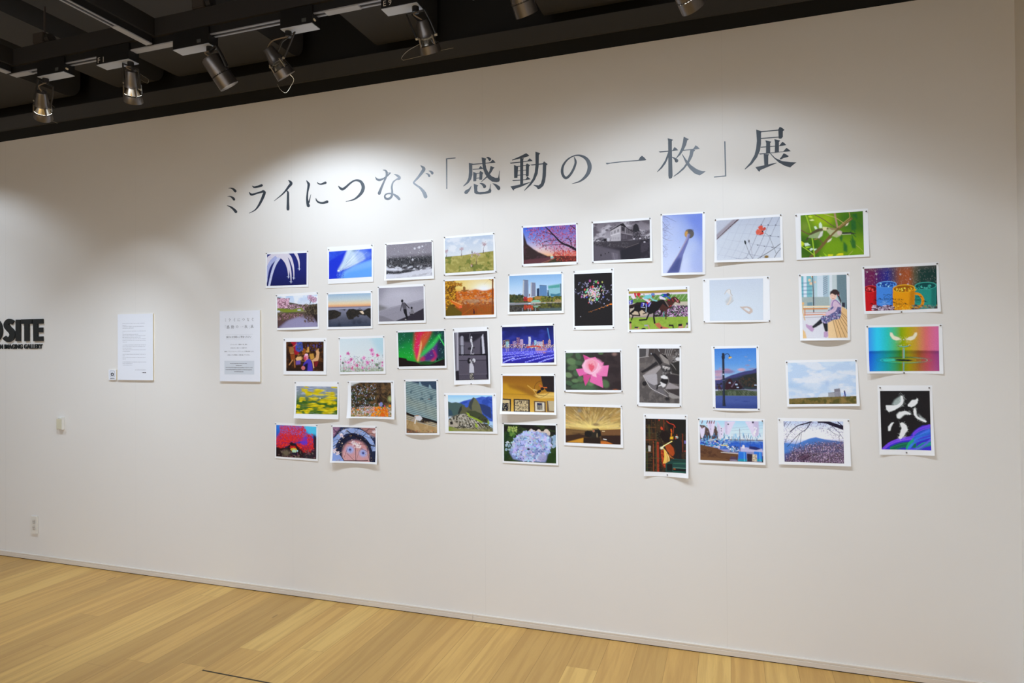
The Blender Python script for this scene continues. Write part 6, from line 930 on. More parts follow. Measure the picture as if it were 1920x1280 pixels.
# sheet name: (crop origin in the photo, paper corners, picture corners, pins) measured at 8x, bottom-edge lifts, paper white, subject
PRINTS = {
'jets': ((490,450), [(65,190),(708,155),(706,700),(66,722)], [(88,216),(680,190),(678,668),(82,688)], [(75,198),(693,168)], (0.003, 0.002, 0.003), 228, 'a formation of jets trailing arcs of white smoke across a dark blue sky'),
'wave': ((490,450), [(990,105),(1685,60),(1682,625),(1000,660)], [(1016,176),(1655,130),(1657,550),(1016,585)], [(1008,143),(1656,77)], (0.003, 0.003, 0.003), 238, 'a boat cutting a bright spray of foam through blue water'),
'pond': ((490,450), [(215,815),(848,775),(865,1330),(235,1352)], [(238,848),(838,818),(846,1298),(243,1320)], [(225,833),(838,793)], (0.003, 0.014, 0.002), 235, 'pink cherry trees mirrored in a still pond'),
'rocks': ((490,450), [(980,790),(1662,755),(1668,1324),(985,1340)], [(1002,815),(1640,793),(1643,1290),(1004,1302)], [(990,803),(1652,772)], (0.003, 0.003, 0.003), 238, 'dark shore rocks under an orange sunset horizon'),
'snowsea': ((700,430), [(170,205),(895,150),(910,738),(160,768)], [(192,234),(875,183),(880,690),(187,740)], [(185,222),(878,172)], (0.034, 0.014, 0.006), 248, 'snow falling over a rough grey sea in black and white'),
'hill': ((700,430), [(1055,110),(1815,40),(1845,650),(1065,695)], [(1074,134),(1798,80),(1806,612),(1082,658)], [(1065,120),(1803,60),(1837,633),(1065,685)], (0.001, 0.008, 0.001), 250, 'bare blossom trees on a sloping grassy hill'),
'figures': ((700,520), [(65,130),(770,95),(788,678),(72,700)], [(80,162),(752,130),(760,642),(85,662)], [(73,147),(760,113)], (0.004, 0.004, 0.004), 245, 'a walking person and a seated one on a slope in monochrome'),
'golden': ((700,520), [(1050,35),(1828,-10),(1840,595),(1060,620)], [(1075,56),(1805,22),(1812,555),(1085,578)], [(1060,47),(1817,2),(1067,610)], (0.001, 0.004, 0.005), 250, 'a golden sunset over a town with a train'),
'aurora': ((700,600), [(345,160),(1080,125),(1100,718),(365,735)], [(370,186),(1062,160),(1073,683),(383,695)], [(353,175),(1068,140),(370,725)], (0.001, 0.004, 0.006), 245, 'a green and red aurora over a dark ridge'),
'statue': ((700,600), [(1190,120),(1728,95),(1755,960),(1212,970)], [(1210,186),(1707,162),(1727,890),(1233,903)], [(1200,145),(1714,118),(1465,955)], (0.008, 0.001, 0.024), 245, 'a child standing below a white statuette in black and white'),
'museum': ((490,590), [(330,350),(980,345),(975,900),(332,895)], [(373,405),(935,402),(934,847),(374,843)], [(343,376),(948,380)], (0.004, 0.003, 0.003), 225, 'a man in a violet shirt before a dark painting of figures'),
'cosmos': ((490,590), [(1158,335),(1845,310),(1865,885),(1173,892)], [(1175,362),(1825,345),(1833,845),(1185,858)], [(1166,357),(1833,330)], (0.004, 0.003, 0.003), 232, 'pink cosmos flowers against a pale sky'),
'yellow': ((500,720), [(420,-37),(1085,-37),(1078,527),(403,513)], [(443,30),(1060,37),(1057,455),(432,440)], [(427,-20),(1067,-17)], (0.034, 0.026, 0.012), 238, 'motion-streaked yellow blossoms'),
'garden': ((500,720), [(1215,-47),(1910,-55),(1915,530),(1195,512)], [(1260,-25),(1860,-25),(1863,492),(1253,487)], [(1223,-28),(1878,-28)], (0.045, 0.012, 0.032), 238, 'a garden of orange poppies before dark bushes'),
'coral': ((500,720), [(125,575),(768,605),(768,1155),(128,1110)], [(145,610),(745,638),(743,1123),(143,1083)], [(132,595),(750,620)], (0.003, 0.003, 0.004), 222, 'a red fan coral under blue water'),
'blossom_mirror': ((500,720), [(965,605),(1650,625),(1652,1205),(947,1175)], [(990,640),(1628,658),(1625,1172),(978,1150)], [(975,627),(1638,645)], (0.045, 0.02, 0.034), 232, 'blossom twigs in front of a blurred blue-eyed mural face'),
'shutter': ((730,690), [(220,170),(733,165),(752,1000),(242,993)], [(246,200),(705,195),(720,972),(260,970)], [(227,187),(717,183)], (0.004, 0.024, 0.004), 240, 'a cat crawling out from under a slanting metal shutter'),
'ruins': ((730,690), [(820,370),(1600,375),(1622,985),(838,970)], [(880,405),(1543,408),(1558,952),(890,942)], [(830,405),(1573,405)], (0.003, 0.003, 0.003), 232, 'mountain ruins below a steep green peak'),
'night': ((930,590), [(70,155),(875,120),(905,745),(78,765)], [(90,183),(862,160),(873,713),(98,727)], [(80,172),(860,142)], (0.003, 0.003, 0.005), 248, 'a night city skyline above blue lights'),
'rose': ((930,590), [(1030,530),(1885,515),(1895,1165),(1022,1158)], [(1042,570),(1865,560),(1880,1128),(1048,1123)], [(1040,552),(1865,543),(1888,1147),(1032,1145)], (0.001, 0.007, 0.001), 242, 'a single large pink rose'),
'fan': ((930,740), [(78,-315),(885,-318),(905,303),(58,288)], [(97,-288),(870,-285),(872,263),(88,245)], [(85,-303),(877,-305)], (0.05, 0.034, 0.016), 250, 'a wall fan and framed pictures on a yellow wall'),
'hydrangea': ((930,740), [(97,415),(915,430),(935,1058),(98,1018)], [(118,440),(895,460),(902,1028),(120,990)], [(105,430),(908,447)], (0.003, 0.004, 0.004), 238, 'a pale blue hydrangea head'),
'car': ((930,740), [(1020,133),(1890,155),(1910,795),(1020,755)], [(1042,170),(1868,192),(1870,745),(1045,712)], [(1030,157),(1881,173)], (0.003, 0.004, 0.004), 238, 'a vintage car under golden sunset clouds'),
'cherry': ((930,400), [(380,190),(1215,135),(1232,765),(395,800)], [(407,218),(1198,165),(1207,720),(414,760)], [(393,200),(1212,150),(1217,745),(397,788)], (0.001, 0.008, 0.001), 246, 'a pink cherry branch over a railway at dusk'),
'towers': ((940,490), [(103,195),(930,150),(938,775),(97,795)], [(120,217),(902,187),(905,738),(122,755)], [(111,202),(906,163)], (0.004, 0.004, 0.004), 248, 'glass skyscrapers behind an autumn garden pond'),
'fireworks': ((940,490), [(1080,145),(1690,100),(1698,1018),(1075,1028)], [(1093,190),(1660,167),(1668,955),(1100,967)], [(1089,155),(1657,121),(1678,990),(1102,1002)], (0.001, 0.003, 0.001), 242, 'colourful fireworks on a black night sky'),
'house': ((1090,390), [(155,203),(1050,140),(1065,795),(162,830)], [(177,232),(1025,177),(1030,748),(184,793)], [(162,212),(1028,152),(172,813)], (0.001, 0.005, 0.008), 244, 'a black and white old timber house beside a canal'),
'column': ((1090,390), [(1190,90),(1858,50),(1860,995),(1200,1017)], [(1217,112),(1815,80),(1818,962),(1225,980)], [(1197,97),(1838,65)], (0.003, 0.028, 0.003), 242, 'a tall pale tower seen from below against a blue sky'),
'poppy': ((1310,380), [(240,240),(1255,170),(1268,865),(235,895)], [(263,268),(1217,208),(1232,818),(272,862)], [(250,257),(1230,183)], (0.034, 0.012, 0.008), 246, 'one red poppy in front of a blurred wire net'),
'birds': ((1440,370), [(408,245),(1500,165),(1522,885),(428,940)], [(488,270),(1422,205),(1440,855),(503,905)], [(421,270),(1475,207)], (0.004, 0.004, 0.006), 222, 'two small birds on branches in green foliage'),
'race': ((1150,520), [(212,165),(1140,125),(1160,800),(215,825)], [(230,208),(1110,177),(1122,757),(240,782)], [(225,187),(1097,153),(251,811)], (0.001, 0.004, 0.008), 248, 'racehorses with jockeys passing a flower bed'),
'petals': ((1300,500), [(140,180),(1145,135),(1153,825),(155,838)], [(240,202),(1043,175),(1047,797),(247,810)], [(162,205),(1117,161),(1142,810),(164,823)], (0.001, 0.007, 0.001), 240, 'white curled shapes on a pale blue ground'),
'girl': ((1480,500), [(137,105),(905,75),(915,1100),(162,1108)], [(178,143),(855,118),(872,1063),(203,1073)], [(157,127),(876,110)], (0.004, 0.034, 0.004), 228, 'a little girl in lilac sitting on a wooden bench'),
'mugs': ((1580,480), [(285,155),(1440,90),(1475,832),(325,868)], [(325,190),(1405,137),(1425,785),(348,825)], [(312,176),(1419,113),(884,837)], (0.034, 0.001, 0.008), 215, 'four wet mugs in red, blue, yellow and teal'),
'drop': ((1580,600), [(340,80),(1495,60),(1513,805),(372,800)], [(385,112),(1438,92),(1453,765),(405,768)], [(370,97),(1470,80),(923,790)], (0.034, 0.001, 0.006), 215, 'a water drop crown with two feathers on rainbow colours'),
'feathers': ((1580,710), [(523,98),(1343,98),(1382,1155),(552,1138)], [(560,180),(1305,178),(1332,1075),(587,1057)], [(563,133),(1300,135),(960,1108)], (0.012, 0.001, 0.018), 215, 'white feathers on black above purple and green fibres'),
'sky': ((1440,650), [(258,205),(1340,180),(1378,888),(287,900)], [(295,240),(1312,217),(1330,853),(317,858)], [(280,233),(1320,208)], (0.006, 0.006, 0.016), 225, 'a wide pale sky with a small grey building and a walker'),
'mountain': ((1440,760), [(145,185),(1222,200),(1248,915),(162,882)], [(233,235),(1128,240),(1143,870),(250,842)], [(170,217),(1207,230)], (0.012, 0.012, 0.016), 222, 'a blue mountain framed by cherry branches'),
'lamp': ((1280,640), [(430,70),(1143,60),(1165,1045),(455,1030)], [(475,110),(1103,97),(1120,1007),(494,998)], [(469,90),(1120,86),(1143,1017),(468,992)], (0.001, 0.006, 0.001), 240, 'a street lamp before steep-roofed village houses at dusk'),
'cat': ((1150,630), [(358,125),(1018,123),(1025,1065),(355,1050)], [(390,185),(992,185),(992,1008),(392,992)], [(376,157),(1003,153),(1005,1050),(363,1035)], (0.001, 0.006, 0.001), 240, 'a cat curled up on a motor scooter in black and white'),
'welding': ((1150,760), [(452,123),(1115,137),(1127,1095),(458,1055)], [(481,195),(1088,210),(1090,1022),(481,990)], [(477,155),(1082,165),(808,1041)], (0.014, 0.001, 0.034), 235, 'glowing sparks in a dark steel works'),
'fish': ((1280,760), [(228,180),(1230,200),(1245,893),(237,855)], [(255,222),(1203,238),(1208,855),(265,815)], [(240,208),(1195,232)], (0.004, 0.006, 0.012), 230, 'pale cuttlefish hung to dry over a blue harbour'),
}
# beams of each lamp of the long track: (dx, dy, dz, cone, blend, watts); a lamp's reflector gives a hot core, a wide flood and spill
BEAM = {'n': (.0, .16, -1, 80, 1), 'nl': (-.35, .25, -1, 80, 1), 'nr': (.35, .25, -1, 80, 1), 'm': (.05, .25, -1, 115, 1), 'mr': (.55, .3, -1, 100, 1),
        'w': (.1, .5, -1, 150, 1), 'e': (0, .62, -1, 126, .42), 'f': (0, .4, -1, 100, .3), 'g': (-.3, .54, -1, 74, .45)}
LAMPS = [((-3.22, 2.30, 2.57), {'g': 8, 'nl': 57.5, 'n': 6.9}), ((-2.64, 2.30, 2.575), {'n': 17.2, 'nr': 13.8}), ((-2.10, 2.30, 2.575), {'e': 27, 'nl': 14.9, 'w': 3}),
         ((-1.77, 2.30, 2.58), {'w': 13, 'n': 6}), ((-1.10, 2.30, 2.58), {'f': 7, 'n': 32.2, 'nr': 25.3}), ((-.70, 2.30, 2.58), {'n': 7.5, 'nr': 16.1, 'w': 13}),
         ((-.11, 2.30, 2.58), {'e': 10.5, 'f': 9, 'nr': 20.7, 'w': 3}), ((-5.1, 2.30, 2.57), {'e': 14, 'm': 14, 'nr': 16.1}), ((.42, 2.30, 2.58), {'f': 4.5, 'm': 3, 'n': 17.2})]
LCOL = (.875, 1.02, 1.21)
AREAS = [(-1.8, -3.1, 2.75, 4., .5, 240, (.81, .93, 1.12))]
EXPO = 0.
PORT = {'statue', 'shutter', 'fireworks', 'column', 'girl', 'feathers', 'lamp', 'cat', 'welding'}
SHORT = {'jets': 'jet smoke trails', 'wave': 'boat spray', 'pond': 'mirrored cherry pond', 'rocks': 'sunset shore rocks', 'snowsea': 'snowy grey sea', 'hill': 'blossom tree hillside', 'figures': 'two monochrome figures', 'golden': 'golden sunset town', 'aurora': 'green and red aurora', 'statue': 'child under white statuette', 'museum': 'violet-shirted man',
 'cosmos': 'pink cosmos', 'yellow': 'blurred yellow blossom', 'garden': 'orange poppy garden', 'coral': 'red fan coral', 'blossom_mirror': 'blue-eyed mural', 'shutter': 'cat under shutter', 'ruins': 'mountain ruins', 'night': 'night skyline', 'rose': 'pink rose', 'fan': 'wall fan', 'hydrangea': 'blue hydrangea', 'car': 'vintage car sunset', 'cherry': 'pink cherry dusk', 'towers': 'glass skyscraper',
 'fireworks': 'fireworks', 'house': 'old canal house', 'column': 'tall pale tower', 'poppy': 'red poppy', 'birds': 'two green birds', 'race': 'horse race', 'petals': 'white curled shapes', 'girl': 'little girl on bench', 'mugs': 'four mugs', 'drop': 'rainbow water drop', 'feathers': 'white feathers', 'sky': 'wide pale sky', 'mountain': 'blue mountain', 'lamp': 'street lamp village', 'cat': 'cat on scooter', 'welding': 'steel works sparks', 'fish': 'hanging cuttlefish'}
def paper_material():
    m = mat('photo_paper', (243, 243, 243), .42, spec=.4); return m
def ink_material():
    m = mat('photo_ink', (128, 128, 128), .45, spec=.15); nt = m.node_tree
    a = N(nt, 'ShaderNodeAttribute', attribute_name='ink'); nt.links.new(a.outputs['Color'], nt.nodes['Principled BSDF'].inputs['Base Color'])
    return m
def pin_mesh():
    bm = bmesh.new(); lathe_bm(bm, [(0.0001, 0), (.0033, 0), (.0036, .0008), (.0030, .0016), (.0017, .0026), (.0017, .0060), (.0029, .0072), (.0029, .0082), (.0006, .0084)], 14)
    bmesh.ops.rotate(bm, verts=bm.verts, matrix=Matrix.Rotation(math.pi/2, 3, 'X'))
    bmesh.ops.scale(bm, vec=(.85, .85, .85), verts=bm.verts); me = bpy.data.meshes.new('push_pin'); bm.normal_update(); bm.to_mesh(me); bm.free()
    me.polygons.foreach_set('use_smooth', [True]*len(me.polygons)); me.materials.append(mat('pin_metal', (120, 112, 104), .3, .7)); return me
PIN = pin_mesh()

def build_print(name, seed):
    o, paper, pict, pins, lf, white, subj = PRINTS[name]
    px = lambda p: (o[0]+p[0]/8, o[1]+p[1]/8)
    base = .0006; lf = tuple(v*.62 if v > .009 else v for v in lf)
    def lift(s, t):                       # sheet stands off the wall towards its free lower edge
        q = (1-s)*(1-2*s)*lf[0]+4*s*(1-s)*lf[1]+s*(2*s-1)*lf[2]
        side = .0008*math.sin(math.pi*t)
        return base+max(q, 0)*t**2.2+side*abs(2*s-1)
    c = [Vector(on_wall(*px(paper[0]), base)), Vector(on_wall(*px(paper[1]), base)), Vector(on_wall(*px(paper[2]), base+lf[2])), Vector(on_wall(*px(paper[3]), base+lf[0]))]
    org = (c[0]+c[2])/2
    def S(s, t, off=0.):
        p = (c[0]*(1-s)+c[1]*s)*(1-t)+(c[3]*(1-s)+c[2]*s)*t
        return (p.x-org.x, -lift(s, t)-off, p.y-org.y)
    root = empty('photo_print', (org.x, WY, org.y))
    shape = 'portrait' if name in PORT else 'landscape'
    tag(root, '%s print of %s' % (shape, ' '.join(subj.split()[:12])), 'photo print', 'photo prints pinned to the white wall')
    nx, ny = 30, 40
    vs = [S(i/nx, j/ny) for j in range(ny+1) for i in range(nx+1)]; K = len(vs); vs += [(x, y+.0003, z) for x, y, z in vs]
    fs = [(j*(nx+1)+i, (j+1)*(nx+1)+i, (j+1)*(nx+1)+i+1, j*(nx+1)+i+1) for j in range(ny) for i in range(nx)]
    fs += [tuple(K+v for v in f[::-1]) for f in fs]; rim = [i for i in range(nx)]+[j*(nx+1)+nx for j in range(ny)]+[ny*(nx+1)+i for i in range(nx, 0, -1)]+[j*(nx+1) for j in range(ny, 0, -1)]
    fs += [(rim[i], rim[(i+1) % len(rim)], K+rim[(i+1) % len(rim)], K+rim[i]) for i in range(len(rim))]
    sheet = mesh('paper_sheet', vs, fs, paper_material(), root, True)
    sheet.data.set_sharp_from_angle(angle=math.radians(40))
    # picture corners inside the sheet (projective in the photo)
    P8 = np.array(paper, float); A = []; B = []; uv = ((0, 0), (1, 0), (1, 1), (0, 1))
    for (x, y), (u, v) in zip(P8, uv):
        A.append([x, y, 1, 0, 0, 0, -u*x, -u*y]); B.append(u); A.append([0, 0, 0, x, y, 1, -v*x, -v*y]); B.append(v)
    h = np.append(np.linalg.solve(np.array(A), np.array(B)), 1).reshape(3, 3)
    st = [(lambda q: (min(max(q[0]/q[2], 0), 1), min(max(q[1]/q[2], 0), 1)))(h @ np.array([x, y, 1.])) for x, y in pict]
    w, hgt = (106, 150) if name in PORT else (152, 104)
    cv = Cv(o, pict, w, hgt, .86/lin(white), seed); PAINT[name](cv); img = cv.out()
    u = np.linspace(0, 1, w); v = np.linspace(0, 1, hgt); U, V = np.meshgrid(u, v)
    s = (st[0][0]*(1-U)+st[1][0]*U)*(1-V)+(st[3][0]*(1-U)+st[2][0]*U)*V
    t = (st[0][1]*(1-U)+st[1][1]*U)*(1-V)+(st[3][1]*(1-U)+st[2][1]*U)*V
    C = [(k.x-org.x, k.y-org.y) for k in c]
    X = (C[0][0]*(1-s)+C[1][0]*s)*(1-t)+(C[3][0]*(1-s)+C[2][0]*s)*t; Z = (C[0][1]*(1-s)+C[1][1]*s)*(1-t)+(C[3][1]*(1-s)+C[2][1]*s)*t
    q = (1-s)*(1-2*s)*lf[0]+4*s*(1-s)*lf[1]+s*(2*s-1)*lf[2]
    Yv = -(base+np.maximum(q, 0)*t**2.2+.0008*np.sin(np.pi*t)*np.abs(2*s-1))-.00045
    co = np.stack([X, Yv, Z], -1).reshape(-1, 3)
    I = np.arange(w*hgt).reshape(hgt, w); F4 = np.stack([I[:-1, :-1], I[1:, :-1], I[1:, 1:], I[:-1, 1:]], -1).reshape(-1, 4)
    me = bpy.data.meshes.new('printed_picture'); me.vertices.add(len(co)); me.vertices.foreach_set('co', co.ravel().astype(np.float32))
    me.loops.add(F4.size); me.loops.foreach_set('vertex_index', F4.ravel().astype(np.int32)); me.polygons.add(len(F4))
    me.polygons.foreach_set('loop_start', (np.arange(len(F4))*4).astype(np.int32)); me.polygons.foreach_set('loop_total', np.full(len(F4), 4, np.int32))
    me.update(calc_edges=True); me.polygons.foreach_set('use_smooth', [True]*len(F4))
    ca = me.color_attributes.new('ink', 'FLOAT_COLOR', 'POINT')
    ca.data.foreach_set('color', np.c_[img.reshape(-1, 3), np.ones(len(co))].ravel().astype(np.float32))
    link('printed_picture', me, ink_material(), root)
    for k, p in enumerate(pins):
        q = h @ np.array([p[0], p[1], 1.]); ss, tt = min(max(q[0]/q[2], 0), 1), min(max(q[1]/q[2], 0), 1)
        L_ = lift(ss, tt); x, z = on_wall(*px(p), L_+.004)
        po = link('push_pin', PIN); po.location = (x, WY-L_-.0002, z); po.rotation_euler = (0, 0, 0)
        vpos = 'upper' if tt < .5 else 'lower'; hpos = 'left' if ss < .33 else 'right' if ss > .67 else 'middle'
        tag(po, 'push pin at the %s %s of the %s print' % (vpos, hpos+(' corner' if hpos != 'middle' else ''), SHORT[name]), 'push pin', 'push pins holding the prints')

for i, n in enumerate(PRINTS): build_print(n, i+3)

# ---------------------------------------------------------------- lettering of the title (outlines measured on the photo)
def sc(o, k): return lambda p: (o[0]+p[0]/k, o[1]+p[1]/k)
T1, T2, T3, T4 = sc((400, 300), 6.4), sc((690, 260), 7.111), sc((940, 250), 6.857), sc((1210, 220), 6.4)
B = lambda *p: ('b', p)     # brush stroke (x, y, width)
G = lambda *p: ('p', p)     # polygon
GLYPHS = [
 ('ミ', T1, [B((182, 340, 3), (215, 338, 12), (245, 352, 26), (264, 374, 30)), B((170, 437, 3), (205, 437, 12), (233, 453, 26), (249, 472, 28)), B((165, 546, 4), (205, 560, 18), (245, 590, 28), (271, 620, 34))]),
 ('ラ', T1, [B((465, 308, 4), (490, 326, 20), (530, 320, 24), (580, 304, 30)), B((430, 384, 4), (448, 408, 24), (466, 415, 24), (520, 399, 20), (570, 385, 22), (600, 376, 30), (616, 388, 30)), B((616, 395, 28), (605, 420, 34), (580, 480, 30), (545, 545, 24), (500, 600, 14), (430, 637, 5))]),
 ('イ', T1, [B((898, 240, 4), (925, 262, 28), (933, 285, 34), (905, 320, 28), (865, 372, 20), (820, 418, 14), (730, 491, 5)), B((880, 365, 6), (895, 385, 22), (897, 420, 26), (896, 500, 28), (896, 570, 34), (896, 590, 32))]),
 ('に', T1, [B((1115, 243, 4), (1138, 275, 26), (1145, 300, 30), (1132, 380, 20), (1126, 450, 24), (1130, 510, 30), (1141, 548, 38)), B((1172, 410, 3), (1162, 450, 8), (1148, 505, 18)), B((1245, 265, 4), (1263, 283, 14), (1295, 289, 18), (1345, 272, 30)), B((1230, 455, 3), (1240, 485, 16), (1270, 509, 22), (1320, 514, 24), (1365, 500, 34))]),
 ('つ', T1, [B((1498, 308, 4), (1525, 338, 26), (1552, 349, 30), (1590, 325, 26), (1640, 280, 22), (1690, 248, 20), (1735, 244, 26), (1775, 265, 34), (1799, 320, 40), (1785, 380, 38), (1740, 435, 28), (1680, 475, 16), (1590, 497, 5))]),
 ('な', T2, [B((98, 508, 4), (120, 540, 26), (155, 550, 30), (200, 535, 22), (240, 510, 20), (278, 475, 20), (300, 455, 10)), B((198, 417, 6), (235, 425, 22), (250, 455, 30), (245, 500, 26), (215, 570, 24), (180, 650, 30), (150, 728, 40)), B((262, 455, 8), (302, 455, 10)), B((345, 475, 4), (380, 485, 22), (412, 508, 38), (415, 530, 36), (380, 543, 18), (335, 580, 18), (318, 640, 24), (322, 700, 26), (318, 760, 28), (292, 793, 30), (265, 803, 30), (235, 795, 28), (224, 765, 22), (245, 738, 18), (290, 730, 20), (340, 742, 24), (390, 775, 36), (415, 803, 34))]),
 ('ぐ', T2, [B((700, 357, 5), (735, 385, 36), (743, 410, 44), (715, 455, 38), (665, 520, 28), (620, 570, 22), (612, 592, 24), (650, 622, 24), (700, 660, 30), (745, 715, 44), (768, 770, 50)), B((768, 465, 4), (795, 470, 18), (813, 488, 30), (817, 500, 26)), B((808, 430, 4), (835, 436, 22), (855, 455, 36), (857, 464, 28))]),
 ('「', T2, [G((1040, 263), (1168, 250), (1167, 262), (1056, 273), (1057, 668), (1044, 668))]),
 ('感', T2, [G((1345, 320), (1400, 333), (1390, 352), (1392, 480), (1375, 540), (1340, 590), (1275, 637), (1270, 630), (1318, 575), (1340, 520), (1347, 440)), G((1390, 336), (1640, 314), (1640, 324), (1390, 350)), G((1600, 318), (1632, 312), (1660, 279), (1682, 294), (1700, 318), (1640, 325)),
   G((1515, 248), (1578, 265), (1568, 284), (1568, 340), (1580, 400), (1612, 460), (1650, 500), (1700, 522), (1735, 520), (1746, 470), (1752, 427), (1757, 428), (1752, 500), (1758, 550), (1748, 572), (1715, 580), (1655, 572), (1600, 530), (1560, 470), (1534, 400), (1524, 330)), G((1575, 243), (1608, 242), (1640, 262), (1642, 284), (1616, 299), (1600, 270)),
   G((1635, 362), (1688, 385), (1672, 398), (1640, 455), (1590, 515), (1512, 578), (1508, 573), (1580, 500), (1620, 430)), G((1392, 404), (1478, 397), (1500, 362), (1535, 396), (1530, 404), (1400, 414)),
   G((1403, 440), (1450, 462), (1443, 565), (1405, 568)), G((1488, 440), (1500, 430), (1540, 455), (1528, 470), (1522, 545), (1485, 548)), G((1445, 462), (1490, 455), (1490, 463), (1445, 470)), G((1440, 522), (1490, 517), (1490, 527), (1440, 533)),
   B((1378, 630, 4), (1355, 670, 22), (1318, 705, 46), (1306, 716, 44)), G((1410, 600), (1470, 622), (1457, 640), (1458, 695), (1478, 713), (1560, 708), (1605, 690), (1622, 660), (1632, 602), (1637, 604), (1634, 662), (1645, 690), (1638, 718), (1590, 732), (1500, 742), (1440, 738), (1418, 720)), B((1488, 592, 4), (1525, 605, 28), (1553, 632, 42), (1552, 644, 34)), B((1660, 595, 4), (1700, 617, 28), (1738, 653, 48), (1742, 668, 38))]),
 ('動', T3, [G((137, 340), (240, 295), (320, 254), (360, 285), (345, 295), (290, 312), (200, 333), (140, 348)), G((112, 376), (240, 364), (335, 352), (365, 320), (405, 355), (340, 362), (240, 375), (120, 390)), G((242, 318), (290, 320), (282, 340), (280, 645), (243, 660)), G((163, 405), (215, 428), (207, 570), (165, 574)), G((316, 402), (330, 387), (372, 408), (356, 426), (352, 545), (330, 556), (316, 550)),
   G((205, 420), (320, 408), (320, 416), (205, 430)), G((205, 479), (320, 468), (320, 476), (205, 487)), G((205, 534), (320, 526), (320, 534), (205, 543)), G((140, 600), (250, 595), (312, 590), (335, 554), (378, 590), (330, 597), (250, 606), (150, 612)), G((118, 682), (240, 657), (372, 625), (368, 632), (270, 680), (166, 716), (160, 736), (150, 730)),
   G((438, 235), (500, 255), (483, 280), (480, 420), (466, 520), (430, 600), (380, 665), (298, 738), (293, 734), (360, 650), (405, 580), (430, 500), (440, 400)), G((372, 402), (530, 385), (550, 360), (597, 396), (578, 412), (574, 540), (562, 620), (540, 675), (500, 710), (470, 717), (452, 690), (415, 668), (418, 662), (480, 668), (508, 645), (526, 580), (532, 500), (534, 398), (390, 413))]),
 ('の', T3, [B((935, 298, 5), (953, 350, 26), (953, 390, 28), (928, 460, 30), (890, 525, 30), (850, 566, 32), (820, 570, 34), (792, 535, 34), (782, 480, 34), (797, 410, 28), (848, 340, 20), (918, 295, 14), (990, 282, 20), (1060, 303, 34), (1110, 348, 46), (1135, 420, 54), (1120, 500, 48), (1070, 570, 34), (1000, 620, 18), (908, 647, 5))]),
 ('一', T3, [G((1342, 378), (1400, 376), (1550, 358), (1762, 342), (1785, 305), (1808, 287), (1836, 308), (1865, 340), (1850, 347), (1550, 370), (1400, 388), (1355, 399))]),
 ('枚', T4, [G((268, 250), (333, 268), (318, 285), (319, 400), (327, 700), (320, 725), (300, 736), (282, 733), (277, 700), (275, 400), (273, 285)), G((160, 408), (270, 400), (325, 397), (350, 355), (372, 370), (395, 395), (300, 408), (175, 422)), G((275, 410), (280, 470), (245, 550), (200, 610), (145, 657), (142, 651), (190, 590), (235, 520), (262, 450)), B((320, 475, 8), (350, 493, 22), (373, 516, 42), (373, 522, 40)),
   G((460, 232), (523, 262), (503, 276), (490, 330), (460, 390), (420, 450), (372, 492), (368, 488), (405, 430), (432, 370), (450, 300)), G((445, 392), (575, 377), (603, 335), (630, 352), (653, 378), (600, 384), (455, 402)), G((540, 385), (580, 380), (598, 400), (580, 410), (566, 470), (525, 545), (465, 620), (400, 675), (340, 712), (338, 706), (400, 655), (460, 595), (505, 525), (530, 450)), G((438, 440), (444, 440), (490, 505), (550, 575), (620, 622), (680, 645), (723, 648), (695, 670), (652, 696), (590, 672), (530, 615), (485, 550))]),
 ('」', T4, [G((946, 288), (962, 288), (971, 708), (825, 722), (824, 710), (955, 697))]),
 ('展', T4, [G((1330, 147), (1395, 165), (1388, 190), (1388, 320), (1375, 400), (1340, 480), (1280, 560), (1195, 627), (1192, 618), (1260, 540), (1310, 450), (1330, 370), (1338, 280)), G((1388, 165), (1600, 147), (1600, 158), (1388, 178)), G((1595, 145), (1612, 114), (1640, 125), (1670, 150), (1650, 165), (1650, 235), (1630, 256), (1600, 254)), G((1388, 248), (1600, 231), (1600, 241), (1388, 260)), G((1385, 354), (1500, 343), (1608, 338), (1645, 292), (1668, 308), (1692, 333), (1600, 346), (1385, 364)),
   G((1362, 434), (1500, 424), (1655, 408), (1692, 366), (1718, 382), (1744, 406), (1640, 416), (1375, 446)), G((1440, 275), (1512, 292), (1498, 310), (1498, 428), (1447, 434), (1450, 310)), G((1548, 262), (1620, 278), (1603, 295), (1603, 415), (1553, 420), (1556, 300)), G((1420, 440), (1485, 443), (1475, 460), (1475, 568), (1428, 580)), G((1320, 597), (1440, 572), (1575, 542), (1572, 550), (1480, 590), (1380, 632), (1370, 652), (1360, 648)),
   G((1610, 500), (1635, 470), (1660, 430), (1690, 444), (1722, 465), (1712, 475), (1660, 487), (1625, 506)), G((1495, 434), (1506, 434), (1560, 488), (1640, 524), (1740, 537), (1812, 540), (1775, 568), (1738, 601), (1670, 580), (1600, 540), (1545, 490))]),
]
def glyph_polys(tf, strokes):
    out = []
    for kind, pts in strokes:
        for q in (brush(pts) if kind == 'b' else [list(pts)]):
            out.append([on_wall(*tf(p[:2])) for p in q])
    return out
vinyl = mat('vinyl_charcoal', (58, 66, 74), .4, spec=.6)
polys = [(ch, glyph_polys(tf, st)) for ch, tf, st in GLYPHS]
title = empty('title_lettering', (-1.2, WY, 2.2))
tag(title, 'large charcoal Japanese title lettering in serif strokes across the wall above the prints', 'lettering')
for ch, ps in polys:
    bm = bmesh.new()
    for k, p in enumerate(ps): flat_bm(bm, [(x+1.2, z-2.2) for x, z in p], -.0005-.00002*(k % 9), .00042)
    from_bm('title_character', bm, vinyl, title)

